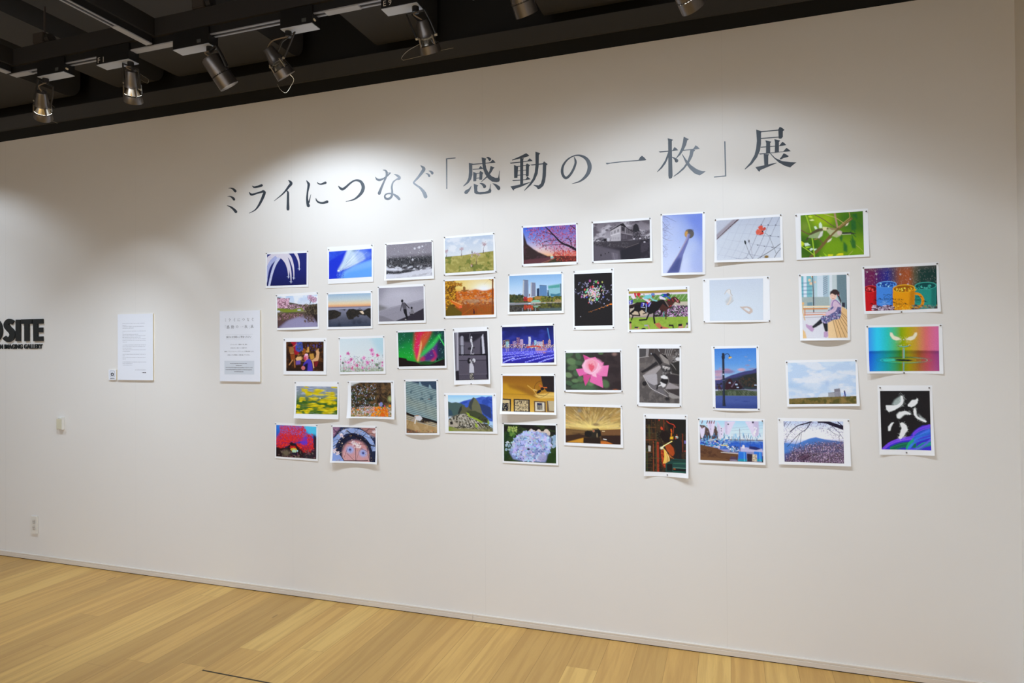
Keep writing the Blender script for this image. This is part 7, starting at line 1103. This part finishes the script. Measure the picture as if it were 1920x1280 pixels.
# ---------------------------------------------------------------- small helpers for text
def text_bm(bm, body, xc, zc, w, y, maxh=None, xs=1., bold=0., align='C'):
    cu = bpy.data.curves.new('t', 'FONT'); cu.body = body; cu.offset = bold; cu.resolution_u = 2
    ob = bpy.data.objects.new('t', cu); col.objects.link(ob); bpy.context.view_layer.update()
    me = ob.to_mesh(); co = np.array([v.co[:] for v in me.vertices]); fs = [tuple(p.vertices) for p in me.polygons]; ob.to_mesh_clear()
    bpy.data.objects.remove(ob); bpy.data.curves.remove(cu)
    mn, mx = co.min(0), co.max(0); k = w/(mx[0]-mn[0]); kz = k if maxh is None else maxh/(mx[1]-mn[1])
    vs = [bm.verts.new((xc+(c[0]-(mn[0]+mx[0])/2)*k, y, zc+(c[1]-(mn[1]+mx[1])/2)*kz)) for c in co]
    for f in fs:
        try: bm.faces.new([vs[i] for i in f])
        except ValueError: pass
    return vs
def bar(bm, x0, x1, z, h, y): flat_bm(bm, [(x0, z-h/2), (x1, z-h/2), (x1, z+h/2), (x0, z+h/2)], y)
rnd = random.Random(5)
board = mat('white_board', (236, 238, 244), .55, spec=.3); edge_m = mat('board_edge_shade', (214, 200, 172), .7)  # tan edge colour holds the shade on the sides of the boards
ink_dark = mat('print_ink_dark', (88, 82, 84), .6); ink_grey = mat('print_ink_grey', (176, 176, 182), .6); tint = mat('print_tint_grey', (214, 219, 226), .6)

def board_thing(name, x0, x1, z0, z1, thick, label, cat):
    r = empty(name, ((x0+x1)/2, WY, (z0+z1)/2)); tag(r, label, cat)
    w, h = (x1-x0)/2, (z1-z0)/2
    box('foam_core', -w, w, -thick+.0012, .0004, -h, h, edge_m, r)
    box('face_panel', -w, w, -thick, -thick+.0014, -h, h, board, r)
    return r, w, h, -thick-.0002
# text board next to the camera sign
r, w, h, y = board_thing('text_board', -3.760, -3.463, 1.242, 1.667, .010, 'white A3 text board of fine grey paragraphs, left of the board with the printed title', 'text board')
bm = bmesh.new()
U = lambda u: -w+(u-262)/(797-262)*2*w
V = lambda v: h-(v-142)/(1140-142)*2*h
for v, a, b in ((283, 338, 678), (309, 338, 398), (331, 338, 668), (355, 338, 512), (401, 338, 694), (426, 338, 352), (448, 338, 580), (471, 338, 688), (495, 338, 612), (518, 338, 692), (541, 338, 694), (565, 338, 410), (611, 338, 692), (635, 338, 684), (659, 338, 486), (682, 338, 692), (705, 338, 456), (751, 338, 694), (774, 338, 374), (798, 338, 692), (821, 338, 390), (868, 338, 700), (890, 338, 494), (914, 338, 490), (985, 530, 696)):
    x = a
    while x < b:
        l = min(rnd.uniform(5, 9), b-x); bar(bm, U(x), U(x+l*.78), V(v)+rnd.uniform(-.0002, .0002), rnd.uniform(.0016, .0034), y); x += l+rnd.choice((0, 0, .6, 2))
from_bm('body_text', bm, ink_grey, r)
bm = bmesh.new()
for x, l, hh in ((634, 8, .006), (646, 16, .007), (664, 12, .008), (679, 14, .008)): bar(bm, U(x), U(x+l), V(1024), hh, y)
from_bm('signature_mark', bm, ink_dark, r)
# board with the exhibition title
r, w, h, y = board_thing('title_board', -2.935, -2.636, 1.242, 1.667, .010, 'white A3 board carrying the exhibition title and a tinted grey notice box, nearest the prints', 'text board')
U = lambda u: -w+(u-112)/(720-112)*2*w
V = lambda v: h-(v-95)/(1165-95)*2*h
bm = bmesh.new()
cells = [(203, 230), (264, 230), (333, 230), (405, 230), (471, 230), (541, 230), (612, 230), (203, 330), (240, 336), (308, 336), (378, 336), (447, 334), (512, 336), (560, 348), (601, 336)]
for (ch, ps), (u, v) in zip(polys, cells):
    allp = [p for q in ps for p in q]; x0 = min(p[0] for p in allp); x1 = max(p[0] for p in allp); z0 = min(p[1] for p in allp); z1 = max(p[1] for p in allp)
    k = .108
    for q in ps: flat_bm(bm, [((p[0]-(x0+x1)/2)*k+U(u), (p[1]-(z0+z1)/2)*k+V(v)) for p in q], y)
from_bm('heading', bm, ink_dark, r)
bm = bmesh.new()
for s, v, a, b in (('展示にお気軽にご参加ください', 490, 214, 592), ('ミライにつなぐ「感動の一枚」展は', 605, 272, 528), ('お客さまと一緒につくる展示です', 658, 278, 522), ('会場の「プリントコーナー」でプリントした写真を展示します。', 711, 183, 628), ('お気に入りの写真をこの壁に飾ってください。', 764, 233, 575)):
    text_bm(bm, s, (U(a)+U(b))/2, V(v), U(b)-U(a), y, bold=.004)
from_bm('body_text', bm, ink_dark, r)
bm = bmesh.new(); bar(bm, U(200), U(614), V(452), .0006, y); bar(bm, U(210), U(606), V(523), .0006, y); from_bm('rule_lines', bm, ink_grey, r)
bm = bmesh.new(); flat_bm(bm, [(U(184), V(1058)), (U(631), V(1058)), (U(631), V(850)), (U(184), V(850))], y); nb = from_bm('notice_box', bm, tint, r)
bm = bmesh.new()
for v, a, b in ((893, 272, 524), (924, 355, 452), (955, 206, 608), (987, 204, 602), (1018, 334, 474)):
    x = a
    while x < b:
        l = min(rnd.uniform(8, 12), b-x); bar(bm, U(x), U(x+l*.75), V(v)+rnd.uniform(-.0003, .0003), rnd.uniform(.0022, .0038), y-.0002); x += l
from_bm('notice_text', bm, ink_dark, nb)
# camera permission sign
r, w, h, y = board_thing('camera_sign', -3.840, -3.776, 1.242, 1.308, .009, 'tiny white sign with a black camera symbol in a rounded frame', 'sign')
def rrect(x0, x1, z0, z1, rad, n=5):
    return [(cx+rad*math.cos(a0+k*math.pi/2/n), cz+rad*math.sin(a0+k*math.pi/2/n)) for cx, cz, a0 in ((x1-rad, z1-rad, 0), (x0+rad, z1-rad, math.pi/2), (x0+rad, z0+rad, math.pi), (x1-rad, z0+rad, 1.5*math.pi)) for k in range(n+1)]
blk = mat('print_ink_black', (40, 36, 44), .6)
bm = bmesh.new(); o_ = rrect(-.020, .020, -.014, .026, .004); i_ = rrect(-.0184, .0184, -.0124, .0244, .003)
vo = [bm.verts.new((a, y, b)) for a, b in o_]; vi = [bm.verts.new((a, y, b)) for a, b in i_]
for k in range(len(vo)): bm.faces.new((vo[k], vo[(k+1) % len(vo)], vi[(k+1) % len(vo)], vi[k]))
from_bm('frame_line', bm, blk, r)
bm = bmesh.new(); flat_bm(bm, rrect(-.0125, .0125, -.006, .011, .003), y); flat_bm(bm, [(-.005, .010), (.005, .010), (.0035, .0145), (-.0035, .0145)], y-.00003); from_bm('camera_symbol', bm, blk, r)
bm = bmesh.new(); flat_bm(bm, [(.0055*math.cos(a*.3927), .0025+.0055*math.sin(a*.3927)) for a in range(16)], y-.0001); from_bm('lens_dot', bm, board, r)
bm = bmesh.new(); text_bm(bm, '写真撮影可', 0, -.0235, .040, y, bold=.02); from_bm('caption', bm, blk, r)

# gallery name in raised black letters (cut by the left edge of the photo)
logo_m = mat('logo_black', (26, 31, 32), .5); T0 = sc((0, 560), 8)
logo = empty('gallery_name_sign', (-4.7, WY, 1.56)); tag(logo, 'bold raised black letters of the gallery name at the far left end of the wall', 'sign')
circ = lambda cx, cy, rx, ry, n=28: [(cx+rx*math.cos(2*math.pi*k/n), cy+ry*math.sin(2*math.pi*k/n)) for k in range(n)]
def logo_part(polyl, name='raised_letter', th=.010):
    bm = bmesh.new()
    for p in polyl: flat_bm(bm, [(lambda q: (q[0]+4.7, q[1]-1.56))(on_wall(*T0(a[:2]), th)) for a in p], -th, th-.0004)
    return from_bm(name, bm, logo_m, logo)
Sq = [q for q in brush([(190, 358, 62), (160, 341, 68), (125, 336, 72), (95, 365, 74), (90, 405, 78), (125, 450, 82), (165, 492, 84), (180, 540, 82), (160, 588, 80), (125, 612, 72), (85, 602, 64), (58, 574, 58)], cap=False)]
ring = []
a_, b_ = circ(-78, 473, 108, 172), circ(-78, 473, 34, 92)
for k in range(28): ring.append([a_[k], a_[(k+1) % 28], b_[(k+1) % 28], b_[k]])
logo_part(ring); logo_part(Sq); logo_part([[(232, 312), (298, 312), (298, 637), (230, 637)]])
logo_part([[(312, 308), (475, 303), (475, 375), (428, 377), (428, 637), (362, 637), (360, 377), (312, 377)]])
logo_part([[(492, 303), (635, 300), (635, 372), (560, 374), (560, 432), (632, 430), (632, 503), (560, 503), (560, 565), (635, 562), (635, 635), (497, 637)]])
bm = bmesh.new(); x0, z0 = on_wall(*T0((-62, 712)), .006); x1, z1 = on_wall(*T0((632, 712)), .006); zt = on_wall(*T0((632, 676)))[1]; zb = on_wall(*T0((632, 748)))[1]
text_bm(bm, 'ON IMAGING GALLERY', (x0+x1)/2+4.7, (zt+zb)/2-1.56, x1-x0, -.006, maxh=zt-zb, bold=.028)
e = bmesh.ops.extrude_face_region(bm, geom=bm.faces[:]); bmesh.ops.translate(bm, verts=[v for v in e['geom'] if isinstance(v, bmesh.types.BMVert)], vec=(0, .0056, 0))
bmesh.ops.recalc_face_normals(bm, faces=bm.faces[:]); from_bm('subtitle_letters', bm, logo_m, logo)

# ---------------------------------------------------------------- wall fittings
plast = mat('ivory_plastic', (226, 222, 212), .4)
x0, z1 = on_wall(105.2, 782, .018); x1 = on_wall(116.3, 782, .018)[0]; z0 = on_wall(105, 805.5, .018)[1]
sw = empty('motion_sensor', ((x0+x1)/2, WY, (z0+z1)/2)); tag(sw, 'small white box with a yellowish sensor window above the socket', 'sensor'); w, h = (x1-x0)/2, (z1-z0)/2
box('housing', -w, w, -.018, -.0005, -h, h, plast, sw, .002); box('sensor_window', -w*.86, w*.82, -.0205, -.0175, -h*.84, h*.74, mat('sensor_lens', (214, 208, 182), .25), sw, .0012)
bm = bmesh.new(); tube_bm(bm, [(0, -.0186, h*.87), (0, -.0196, h*.87)], .0022); from_bm('indicator', bm, mat('sensor_dot', (120, 130, 150), .3), sw)
x0, z1 = on_wall(57.4, 966.6, .009); x1 = on_wall(69.5, 967, .009)[0]; z0 = on_wall(58, 1000, .009)[1]
ou = empty('wall_socket', ((x0+x1)/2, WY, (z0+z1)/2)); tag(ou, 'white double electric socket low on the wall at the far left', 'socket'); w, h = (x1-x0)/2, (z1-z0)/2
box('cover_plate', -w, w, -.009, -.0005, -h, h, plast, ou, .002)
for k, zz in enumerate((.021, -.019)):
    ip = box('outlet', -.013, .013, -.0105, -.0085, zz-.014, zz+.014, mat('socket_insert', (212, 206, 196), .45), ou, .001)
    bm = bmesh.new()
    for xx in (-.006, .005): box_bm(bm, xx-.0012, xx+.0012, -.0109, -.0104, zz-.002, zz+.007)
    tube_bm(bm, [(.001, -.0109, zz-.0075), (.001, -.0104, zz-.0075)], .0022); from_bm('pin_slots', bm, mat('slot_dark', (60, 54, 50), .6), ip)
# ---------------------------------------------------------------- the room
white = wall_material(); oak = floor_material()
XL, YB, ZC = -8.2, -4.2, 4.0
black = mat('ceiling_black', (30, 28, 28), .7); soff = mat('ceiling_brown', (58, 57, 57), .8); band = mat('beam_brown', (74, 74, 75), .85)
struct(box('floor', XL-.1, XR+.1, YB-.1, WY+.1, -.08, 0, oak), 'pale oak plank floor')
struct(box('wall_front', XL, XR+.1, WY, WY+.1, 0, WTOP, white), 'white exhibition wall with hairline joints')
struct(box('wall_right', XR, XR+.1, YB, WY, 0, 3.05, white), 'white wall turning the right corner')
struct(box('wall_left', XL-.1, XL, YB, WY, 0, 3.4, white)); struct(box('wall_back', XL, XR, YB-.1, YB, 0, 3.4, white))
struct(box('ceiling', XL-.1, XR+.1, YB-.1, WY+.7, ZC, ZC+.08, black), 'black ceiling void')
struct(box('trim_1', XL, XR+.1, WY+.012, WY+.11, WTOP-.01, 2.990, mat('trim_black', (24, 23, 22), .8)), 'black strip above the white wall')
struct(box('trim_2', XL, XR+.1, WY-.002, WY+.2, 2.990, 3.083, band), 'dim brown beam above the black strip')
struct(box('wall_upper', XL, XR+.1, WY+.12, WY+.22, 3.083, ZC, black))
for k, (a, b, y1) in enumerate(((-6.2, -4.15, 3.2), (-3.72, -3.42, 3.2), (-3.22, -2.36, 3.2), (-1.85, -1.51, 3.24), (-.88, -.35, 3.24), (.3, .9, 3.24))):
    bm = bmesh.new(); r_ = .1; prof = [(YB, 3.128)]+[(y1-r_+r_*math.sin(t), 3.128+r_-r_*math.cos(t)) for t in np.linspace(0, math.pi/2, 6)]+[(y1, 3.9), (YB, 3.9)]
    va = [bm.verts.new((a, y, z)) for y, z in prof]; vb = [bm.verts.new((b, y, z)) for y, z in prof]; n = len(prof)
    bm.faces.new(va[::-1]); bm.faces.new(vb)
    for i in range(n): bm.faces.new((va[i], va[(i+1) % n], vb[(i+1) % n], vb[i]))
    bmesh.ops.recalc_face_normals(bm, faces=bm.faces[:]); tag(struct(from_bm('ceiling_joist', bm, soff)), 'broad brown ceiling joist running towards the exhibition wall', 'joist', 'ceiling joists')
# baseboard: two lengths, a shadow groove near its top
bb = mat('baseboard_white', (216, 205, 190), .5)
for k, (a, b) in enumerate(((XL, -1.2885), (-1.2875, XR))):
    bm = bmesh.new(); prof = [(0, .004), (-.009, .004), (-.009, .0235), (-.0066, .0245), (-.0066, .0262), (-.008, .0272), (-.008, .0345), (-.005, .038), (0, .038)]
    va = [bm.verts.new((a, WY-.0002+y, z)) for y, z in prof]; vb = [bm.verts.new((b, WY-.0002+y, z)) for y, z in prof]; n = len(prof)
    bm.faces.new(va); bm.faces.new(vb[::-1])
    for i in range(n): bm.faces.new((va[i], vb[i], vb[(i+1) % n], va[(i+1) % n]))
    bmesh.ops.recalc_face_normals(bm, faces=bm.faces[:]); struct(from_bm('baseboard_front', bm, bb), 'off-white baseboard with a groove, %s length' % ('left' if k == 0 else 'right'))
struct(box('baseboard_shadow', XL, XR, WY-.0075, WY-.0003, .0002, .0042, mat('shadow_line_dark', (60, 42, 24), .9)), 'dark strip coloured in as the shadow line under the baseboard')  # solid dark strip stands in for the shadow line below the baseboard
struct(box('baseboard_right', XR-.009, XR-.0002, YB, WY-.01, .0003, .038, bb))
fb = empty('floor_slot', (-1.85, 2.304, 0)); tag(fb, 'thin dark slot inlaid across the oak planks at the lower edge of the photo', 'floor slot')
for nm, q in (('slot_rail', (-.397, .4, -.0034, -.0012)), ('slot_rail', (-.397, .4, .0012, .0034)), ('slot_gap', (-.397, .4, -.0012, .0012))):
    box(nm, *q, .0002, .0012 if nm == 'slot_rail' else .0006, mat('slot_metal', (66, 54, 36), .6) if nm == 'slot_rail' else mat('slot_void', (22, 18, 14), .8), fb)

# ---------------------------------------------------------------- lighting tracks
YR, ZR, ZA = 2.266, EYE+1.38, EYE+1.334
alu = mat('rail_grey', (152, 154, 162), .45, .2); rb = mat('rail_black', (26, 25, 26), .5); car = mat('carrier_dark', (36, 33, 32), .7); joint = mat('joint_grey', (162, 163, 168), .5)
def rail(name, x0, x1, y0, y1, label, joints=()):
    r = empty(name, ((x0+x1)/2, (y0+y1)/2, ZR)); tag(r, label, 'lighting track', 'lighting tracks under the black ceiling')
    hx, hy = (x1-x0)/2, (y1-y0)/2; along = hx > hy
    box('carrier_beam', -hx if along else -.03, hx if along else .03, -.03 if along else -hy, .03 if along else hy, .034, .115, car, r)
    box('rail_body', -hx if along else -.017, hx if along else .017, -.017 if along else -hy, .017 if along else hy, .003, .034, rb, r)
    for s in (-1, 1):
        if along: box('rail_lip', -hx, hx, s*.0125-.0045, s*.0125+.0045, -.0005, .0035, alu, r)
        else: box('rail_lip', s*.0125-.0045, s*.0125+.0045, -hy, hy, -.0005, .0035, alu, r)
    for a, b in joints:
        o = r.location
        if along: box('joint_piece', a-o.x, b-o.x, -.0175, .0175, -.0025, .004, joint, r, .001)
        else: box('joint_piece', -.0175, .0175, a-o.y, b-o.y, -.0025, .004, joint, r, .001)
    return r
rail('track_rail', -3.40, 1.05, YR-.018, YR+.018, 'long lighting track running parallel to the white wall', ((-3.398, -3.27), (-2.60, -2.34), (-1.56, -1.40)))
rail('track_rail', -2.49, -2.455, -3.6, YR-.031, 'cross track joining the long track in a T, pointing at the viewer', ((2.06, YR-.032),))
rail('track_rail', -3.40, -3.365, -3.6, YR-.031, 'leftmost cross track turning the corner of the long track', ((2.08, YR-.032),))
def rod(x, y, lab):
    r = empty('suspension_rod', (x, y, ZR+.1155)); tag(r, lab, 'suspension rod', 'rods carrying the tracks')
    bm = bmesh.new(); tube_bm(bm, [(0, 0, 0), (0, 0, ZC-ZR-.116)], .005, 8); from_bm('threaded_rod', bm, mat('rod_steel', (84, 76, 72), .5, .5), r)
    box('clamp', -.034, .034, -.036, .036, .001, .052, mat('clamp_dark', (58, 52, 48), .6), r, .003)
    bm = bmesh.new(); tube_bm(bm, [(.036, -.01, .026), (.06, -.01, .026)], .022, 10); from_bm('clamp_screw', bm, car, r)
for px, lab in ((84, 'dark hanger rod with clamp over the leftmost spotlight'), (382, 'dark hanger rod with clamp over the plain drum spotlight left of the title'),):
    d = ray(px, 50); x = d.x*YR/d.y; rod(x, YR, lab)

gun = mat('lamp_gunmetal', (112, 108, 106), .3, .8); dark = mat('lamp_black', (22, 21, 22), .4); chrome = mat('reflector_chrome', (220, 216, 206), .12, 1.); plate = mat('adapter_plate', (182, 190, 204), .5)
lens_m = mat('lamp_lens', (255, 255, 250), .3, emit=(255, 250, 238), estr=6.); cabm = mat('cable_grey', (120, 104, 84), .5); wire_m = mat('safety_wire', (176, 168, 150), .4, .5)
def frame_of(a):
    z = a.normalized(); x = Vector((1, 0, 0)); x = (x-z*x.dot(z)).normalized(); y = z.cross(x)
    return Matrix((x, y, z)).transposed()
def add_beam(key, pw, loc, parent=None):
    dx, dy, dz, size, bl = BEAM[key]; ld = bpy.data.lights.new('spot_beam', 'SPOT'); ld.energy = pw; ld.spot_size = math.radians(size); ld.spot_blend = bl
    ld.shadow_soft_size = .009; ld.color = LCOL; lo = bpy.data.objects.new('spot_beam', ld); col.objects.link(lo)
    lo.location = loc; lo.rotation_euler = (-Vector((dx, dy, dz))).to_track_quat('Z', 'Y').to_euler()
    if parent is not None:
        bpy.context.view_layer.update(); lo.parent = parent; lo.matrix_parent_inverse = Matrix.Translation(-parent.location)
for k_ in (7, 8):
    for key, pw in LAMPS[k_][1].items(): add_beam(key, pw, LAMPS[k_][0])     # two more lamps of the row, just outside the photo
def spotlight(kind, xa0, xa1, pivot_end, top, bot, label, tagtxt='', watts=0, size=95, ybot=2.35, wires=()):
    """top/bot: photo pixels of the rear and the front of the lamp head"""
    d = ray(*top); T = Vector((d.x*YR/d.y, YR, d.z*YR/d.y+EYE)); d = ray(*bot); Bq = Vector((d.x*ybot/d.y, ybot, d.z*ybot/d.y+EYE))
    ax = Bq-T; L = ax.length; R3 = frame_of(ax)
    cx = (xa0+xa1)/2; r = empty('track_spotlight', (cx, YR, ZR)); tag(r, label, 'spotlight', 'spotlights on the long track')
    loc = Vector((cx, YR, ZR)); hl = (xa1-xa0)/2
    bm = bmesh.new(); box_bm(bm, -hl, hl, -.0275, .0275, ZA-ZR+.003, -.003)
    for s in (-1, 1): box_bm(bm, -hl, hl, min(s*.0275, s*.0195), max(s*.0275, s*.0195), -.0031, .031)
    from_bm('adapter', bm, dark, r); box('cover_plate', -hl+.001, hl-.001, -.0275, .0275, ZA-ZR, ZA-ZR+.0032, plate, r)
    px_ = (hl-.02)*pivot_end; piv = Vector((px_, 0, ZA-ZR))
    bm = bmesh.new(); tube_bm(bm, [piv, piv+Vector((0, 0, -.022))], .014, 14); from_bm('swivel', bm, dark, r)
    mid = T-loc+ax*.5; side = R3 @ Vector((1, 0, 0)); pv = piv+Vector((0, 0, -.02)); rad = .044 if kind == 'drum' else .036
    for s in (-1, 1):
        if kind == 'drum' and s == -1: continue
        bm = bmesh.new(); e_ = mid+side*s*(rad+.006); m_ = pv+side*s*(rad+.004)
        tube_bm(bm, [pv, m_, (m_+e_)/2+side*s*.002, e_], .0045 if kind != 'drum' else .008, 8); from_bm('yoke_arm', bm, dark, r)
    def lathe(name, prof, m):
        bm = bmesh.new(); lathe_bm(bm, [(p[0], p[1]*L) for p in prof], 30)
        bmesh.ops.transform(bm, matrix=Matrix.Translation(T-loc) @ R3.to_4x4(), verts=bm.verts); bmesh.ops.recalc_face_normals(bm, faces=bm.faces[:])
        return from_bm(name, bm, m, r, True)
    if kind == 'drum':
        lathe('housing', [(.0005, 0), (.034, 0), (.040, .02), (.042, .06), (.043, .58)], gun); lathe('vent_ring', [(.0405, .575), (.0405, .61)], dark)
        lathe('hood', [(.0435, .605), (.044, 1.), (.0425, 1.), (.041, .66)], gun); bm = bmesh.new()
        for k in range(26):
            a = k*2*math.pi/26
            p = Vector((.0432*math.cos(a), .0432*math.sin(a), .56*L)); tube_bm(bm, [p, p+Vector((0, 0, .05*L))], .0018, 5)
        bmesh.ops.transform(bm, matrix=Matrix.Translation(T-loc) @ R3.to_4x4(), verts=bm.verts); from_bm('notches', bm, dark, r)
    else:
        lathe('housing', [(.0005, 0), (.021, 0), (.0235, .03), (.031, .38), (.0345, .46), (.037, .5)], gun)
        lathe('reflector', [(.024, .5), (.031, .6), (.0375, .73)], chrome)
        hd = lathe('hood', [(.0385, .74), (.041, .76), (.0425, 1.), (.0412, 1.), (.0392, .78)], gun); lathe('hood_ring', [(.0395, .725), (.0415, .735), (.0415, .76), (.0395, .765)], dark)
        for k in range(4):
            bm = bmesh.new(); a = k*math.pi/2+.5; tube_bm(bm, [(.0375*math.cos(a), .0375*math.sin(a), .46*L), (.040*math.cos(a), .040*math.sin(a), .76*L)], .0035, 6)
            bmesh.ops.transform(bm, matrix=Matrix.Translation(T-loc) @ R3.to_4x4(), verts=bm.verts); from_bm('hood_strut', bm, gun, r)
        for s in (-1, 1):
            bm = bmesh.new(); tube_bm(bm, [mid+side*s*.036, mid+side*s*.047], .005, 8); from_bm('side_screw', bm, wire_m, r)
    lathe('lens', [(.0005, .80), (.0375, .80)], lens_m)
    back = T-loc
    bm = bmesh.new(); tube_bm(bm, catmull([tuple(pv+Vector((.008, 0, 0))), tuple((pv+back)/2+Vector((-.016, -.012, .004))), tuple(back+Vector((0, 0, .002)))], 6), .0028, 6); from_bm('cable', bm, cabm, r)
    for w in wires:
        q = [(lambda d, yy: Vector((d.x*yy/d.y, yy, d.z*yy/d.y+EYE))-loc)(ray(*p), ybot+.02) for p in w]
        bm = bmesh.new(); tube_bm(bm, catmull([tuple(v) for v in q], 6), .0007, 5); from_bm('safety_wire', bm, wire_m, r)
    if tagtxt:
        ends = -hl+.028; bm = bmesh.new(); text_bm(bm, tagtxt, ends, (ZA-ZR)/2-.001, .036, -.0279); from_bm('number_label', bm, mat('label_white', (214, 208, 200), .6), r)
    else:
        bm = bmesh.new(); box_bm(bm, hl*.35, hl*.35+.022, -.0279, -.0276, -.034, -.018); from_bm('rating_label', bm, mat('label_grey', (70, 74, 74), .6), r)
    if pivot_end < 0:
        box('end_button', hl-.008, hl+.004, -.020, -.006, -.030, -.021, mat('button_cream', (226, 214, 186), .4), r, .002)
    for key, pw in (LAMPS[watts-1][1].items() if watts else ()):
        add_beam(key, pw, LAMPS[watts-1][0], r)
    return r
S_ = spotlight
S_('open', -3.19, -3.01, -1, (78, 172), (81, 221), 'leftmost spotlight, upright, with a bright reflector and a curled wire below', '', 1, 0, 2.335, wires=([(94, 219), (97, 226), (103, 229), (108, 231)], [(95, 193), (99, 198), (102, 201)]))
S_('open', -2.80, -2.60, 1, (246, 132), (250, 190), 'spotlight held in a long black yoke under the track adapter marked F 1', 'F 1', 2, 0, 2.335, wires=([(246, 122), (262, 138), (277, 148), (276, 156), (262, 148), (248, 138)],))
S_('drum', -2.34, -2.14, 1, (393, 107), (430, 162), 'plain drum spotlight with a notched ring, tilted right', '', 3, 0, 2.335)
S_('open', -1.765, -1.607, -1, (502, 90), (537, 143), 'tilted spotlight with a hanging loop of thin wire', '', 4, 0, 2.335, wires=([(544, 140), (551, 149), (545, 162), (536, 174), (526, 168), (520, 158)],))
S_('open', -1.287, -1.13, 1, (791, 38), (808, 99), 'spotlight with long loose wires under the adapter marked E 9', 'E 9', 5, 0, 2.335, wires=([(788, 82), (765, 95), (753, 108), (756, 113)], [(756, 113), (790, 105), (820, 96), (850, 90)]))
S_('drum', -.92, -.76, 1, (968, -34), (988, 28), 'drum spotlight cut off by the top edge, left of the last one', '', 6, 0, 2.335)
S_('drum', -.40, -.24, 1, (1277, -36), (1301, 15), 'rightmost drum spotlight peeking in at the top edge', '', 7, 0, 2.335)

# ---------------------------------------------------------------- unseen area light behind the viewer, added as ambient fill for other tracks
def area(x, y, z, sx, sy, p, c=(1., .93, .82), rot=(0, 0, 0)):
    ld = bpy.data.lights.new('ambient_fill', 'AREA'); ld.shape = 'RECTANGLE'; ld.size = sx; ld.size_y = sy; ld.energy = p; ld.color = c
    o = bpy.data.objects.new('ambient_fill', ld); o.location = (x, y, z); o.rotation_euler = rot; col.objects.link(o)
for a in AREAS: area(*a)
w = bpy.data.worlds.new('world'); bpy.context.scene.world = w; w.use_nodes = True
w.node_tree.nodes['Background'].inputs[0].default_value = (.9, .82, .72, 1); w.node_tree.nodes['Background'].inputs[1].default_value = .02
sc_ = bpy.context.scene; vs_ = sc_.view_settings
vs_.view_transform = 'Standard'; vs_.look = 'None'; vs_.gamma = 1; vs_.use_curve_mapping = False; vs_.exposure = EXPO
sc_.cycles.max_bounces = 8; sc_.cycles.diffuse_bounces = 5
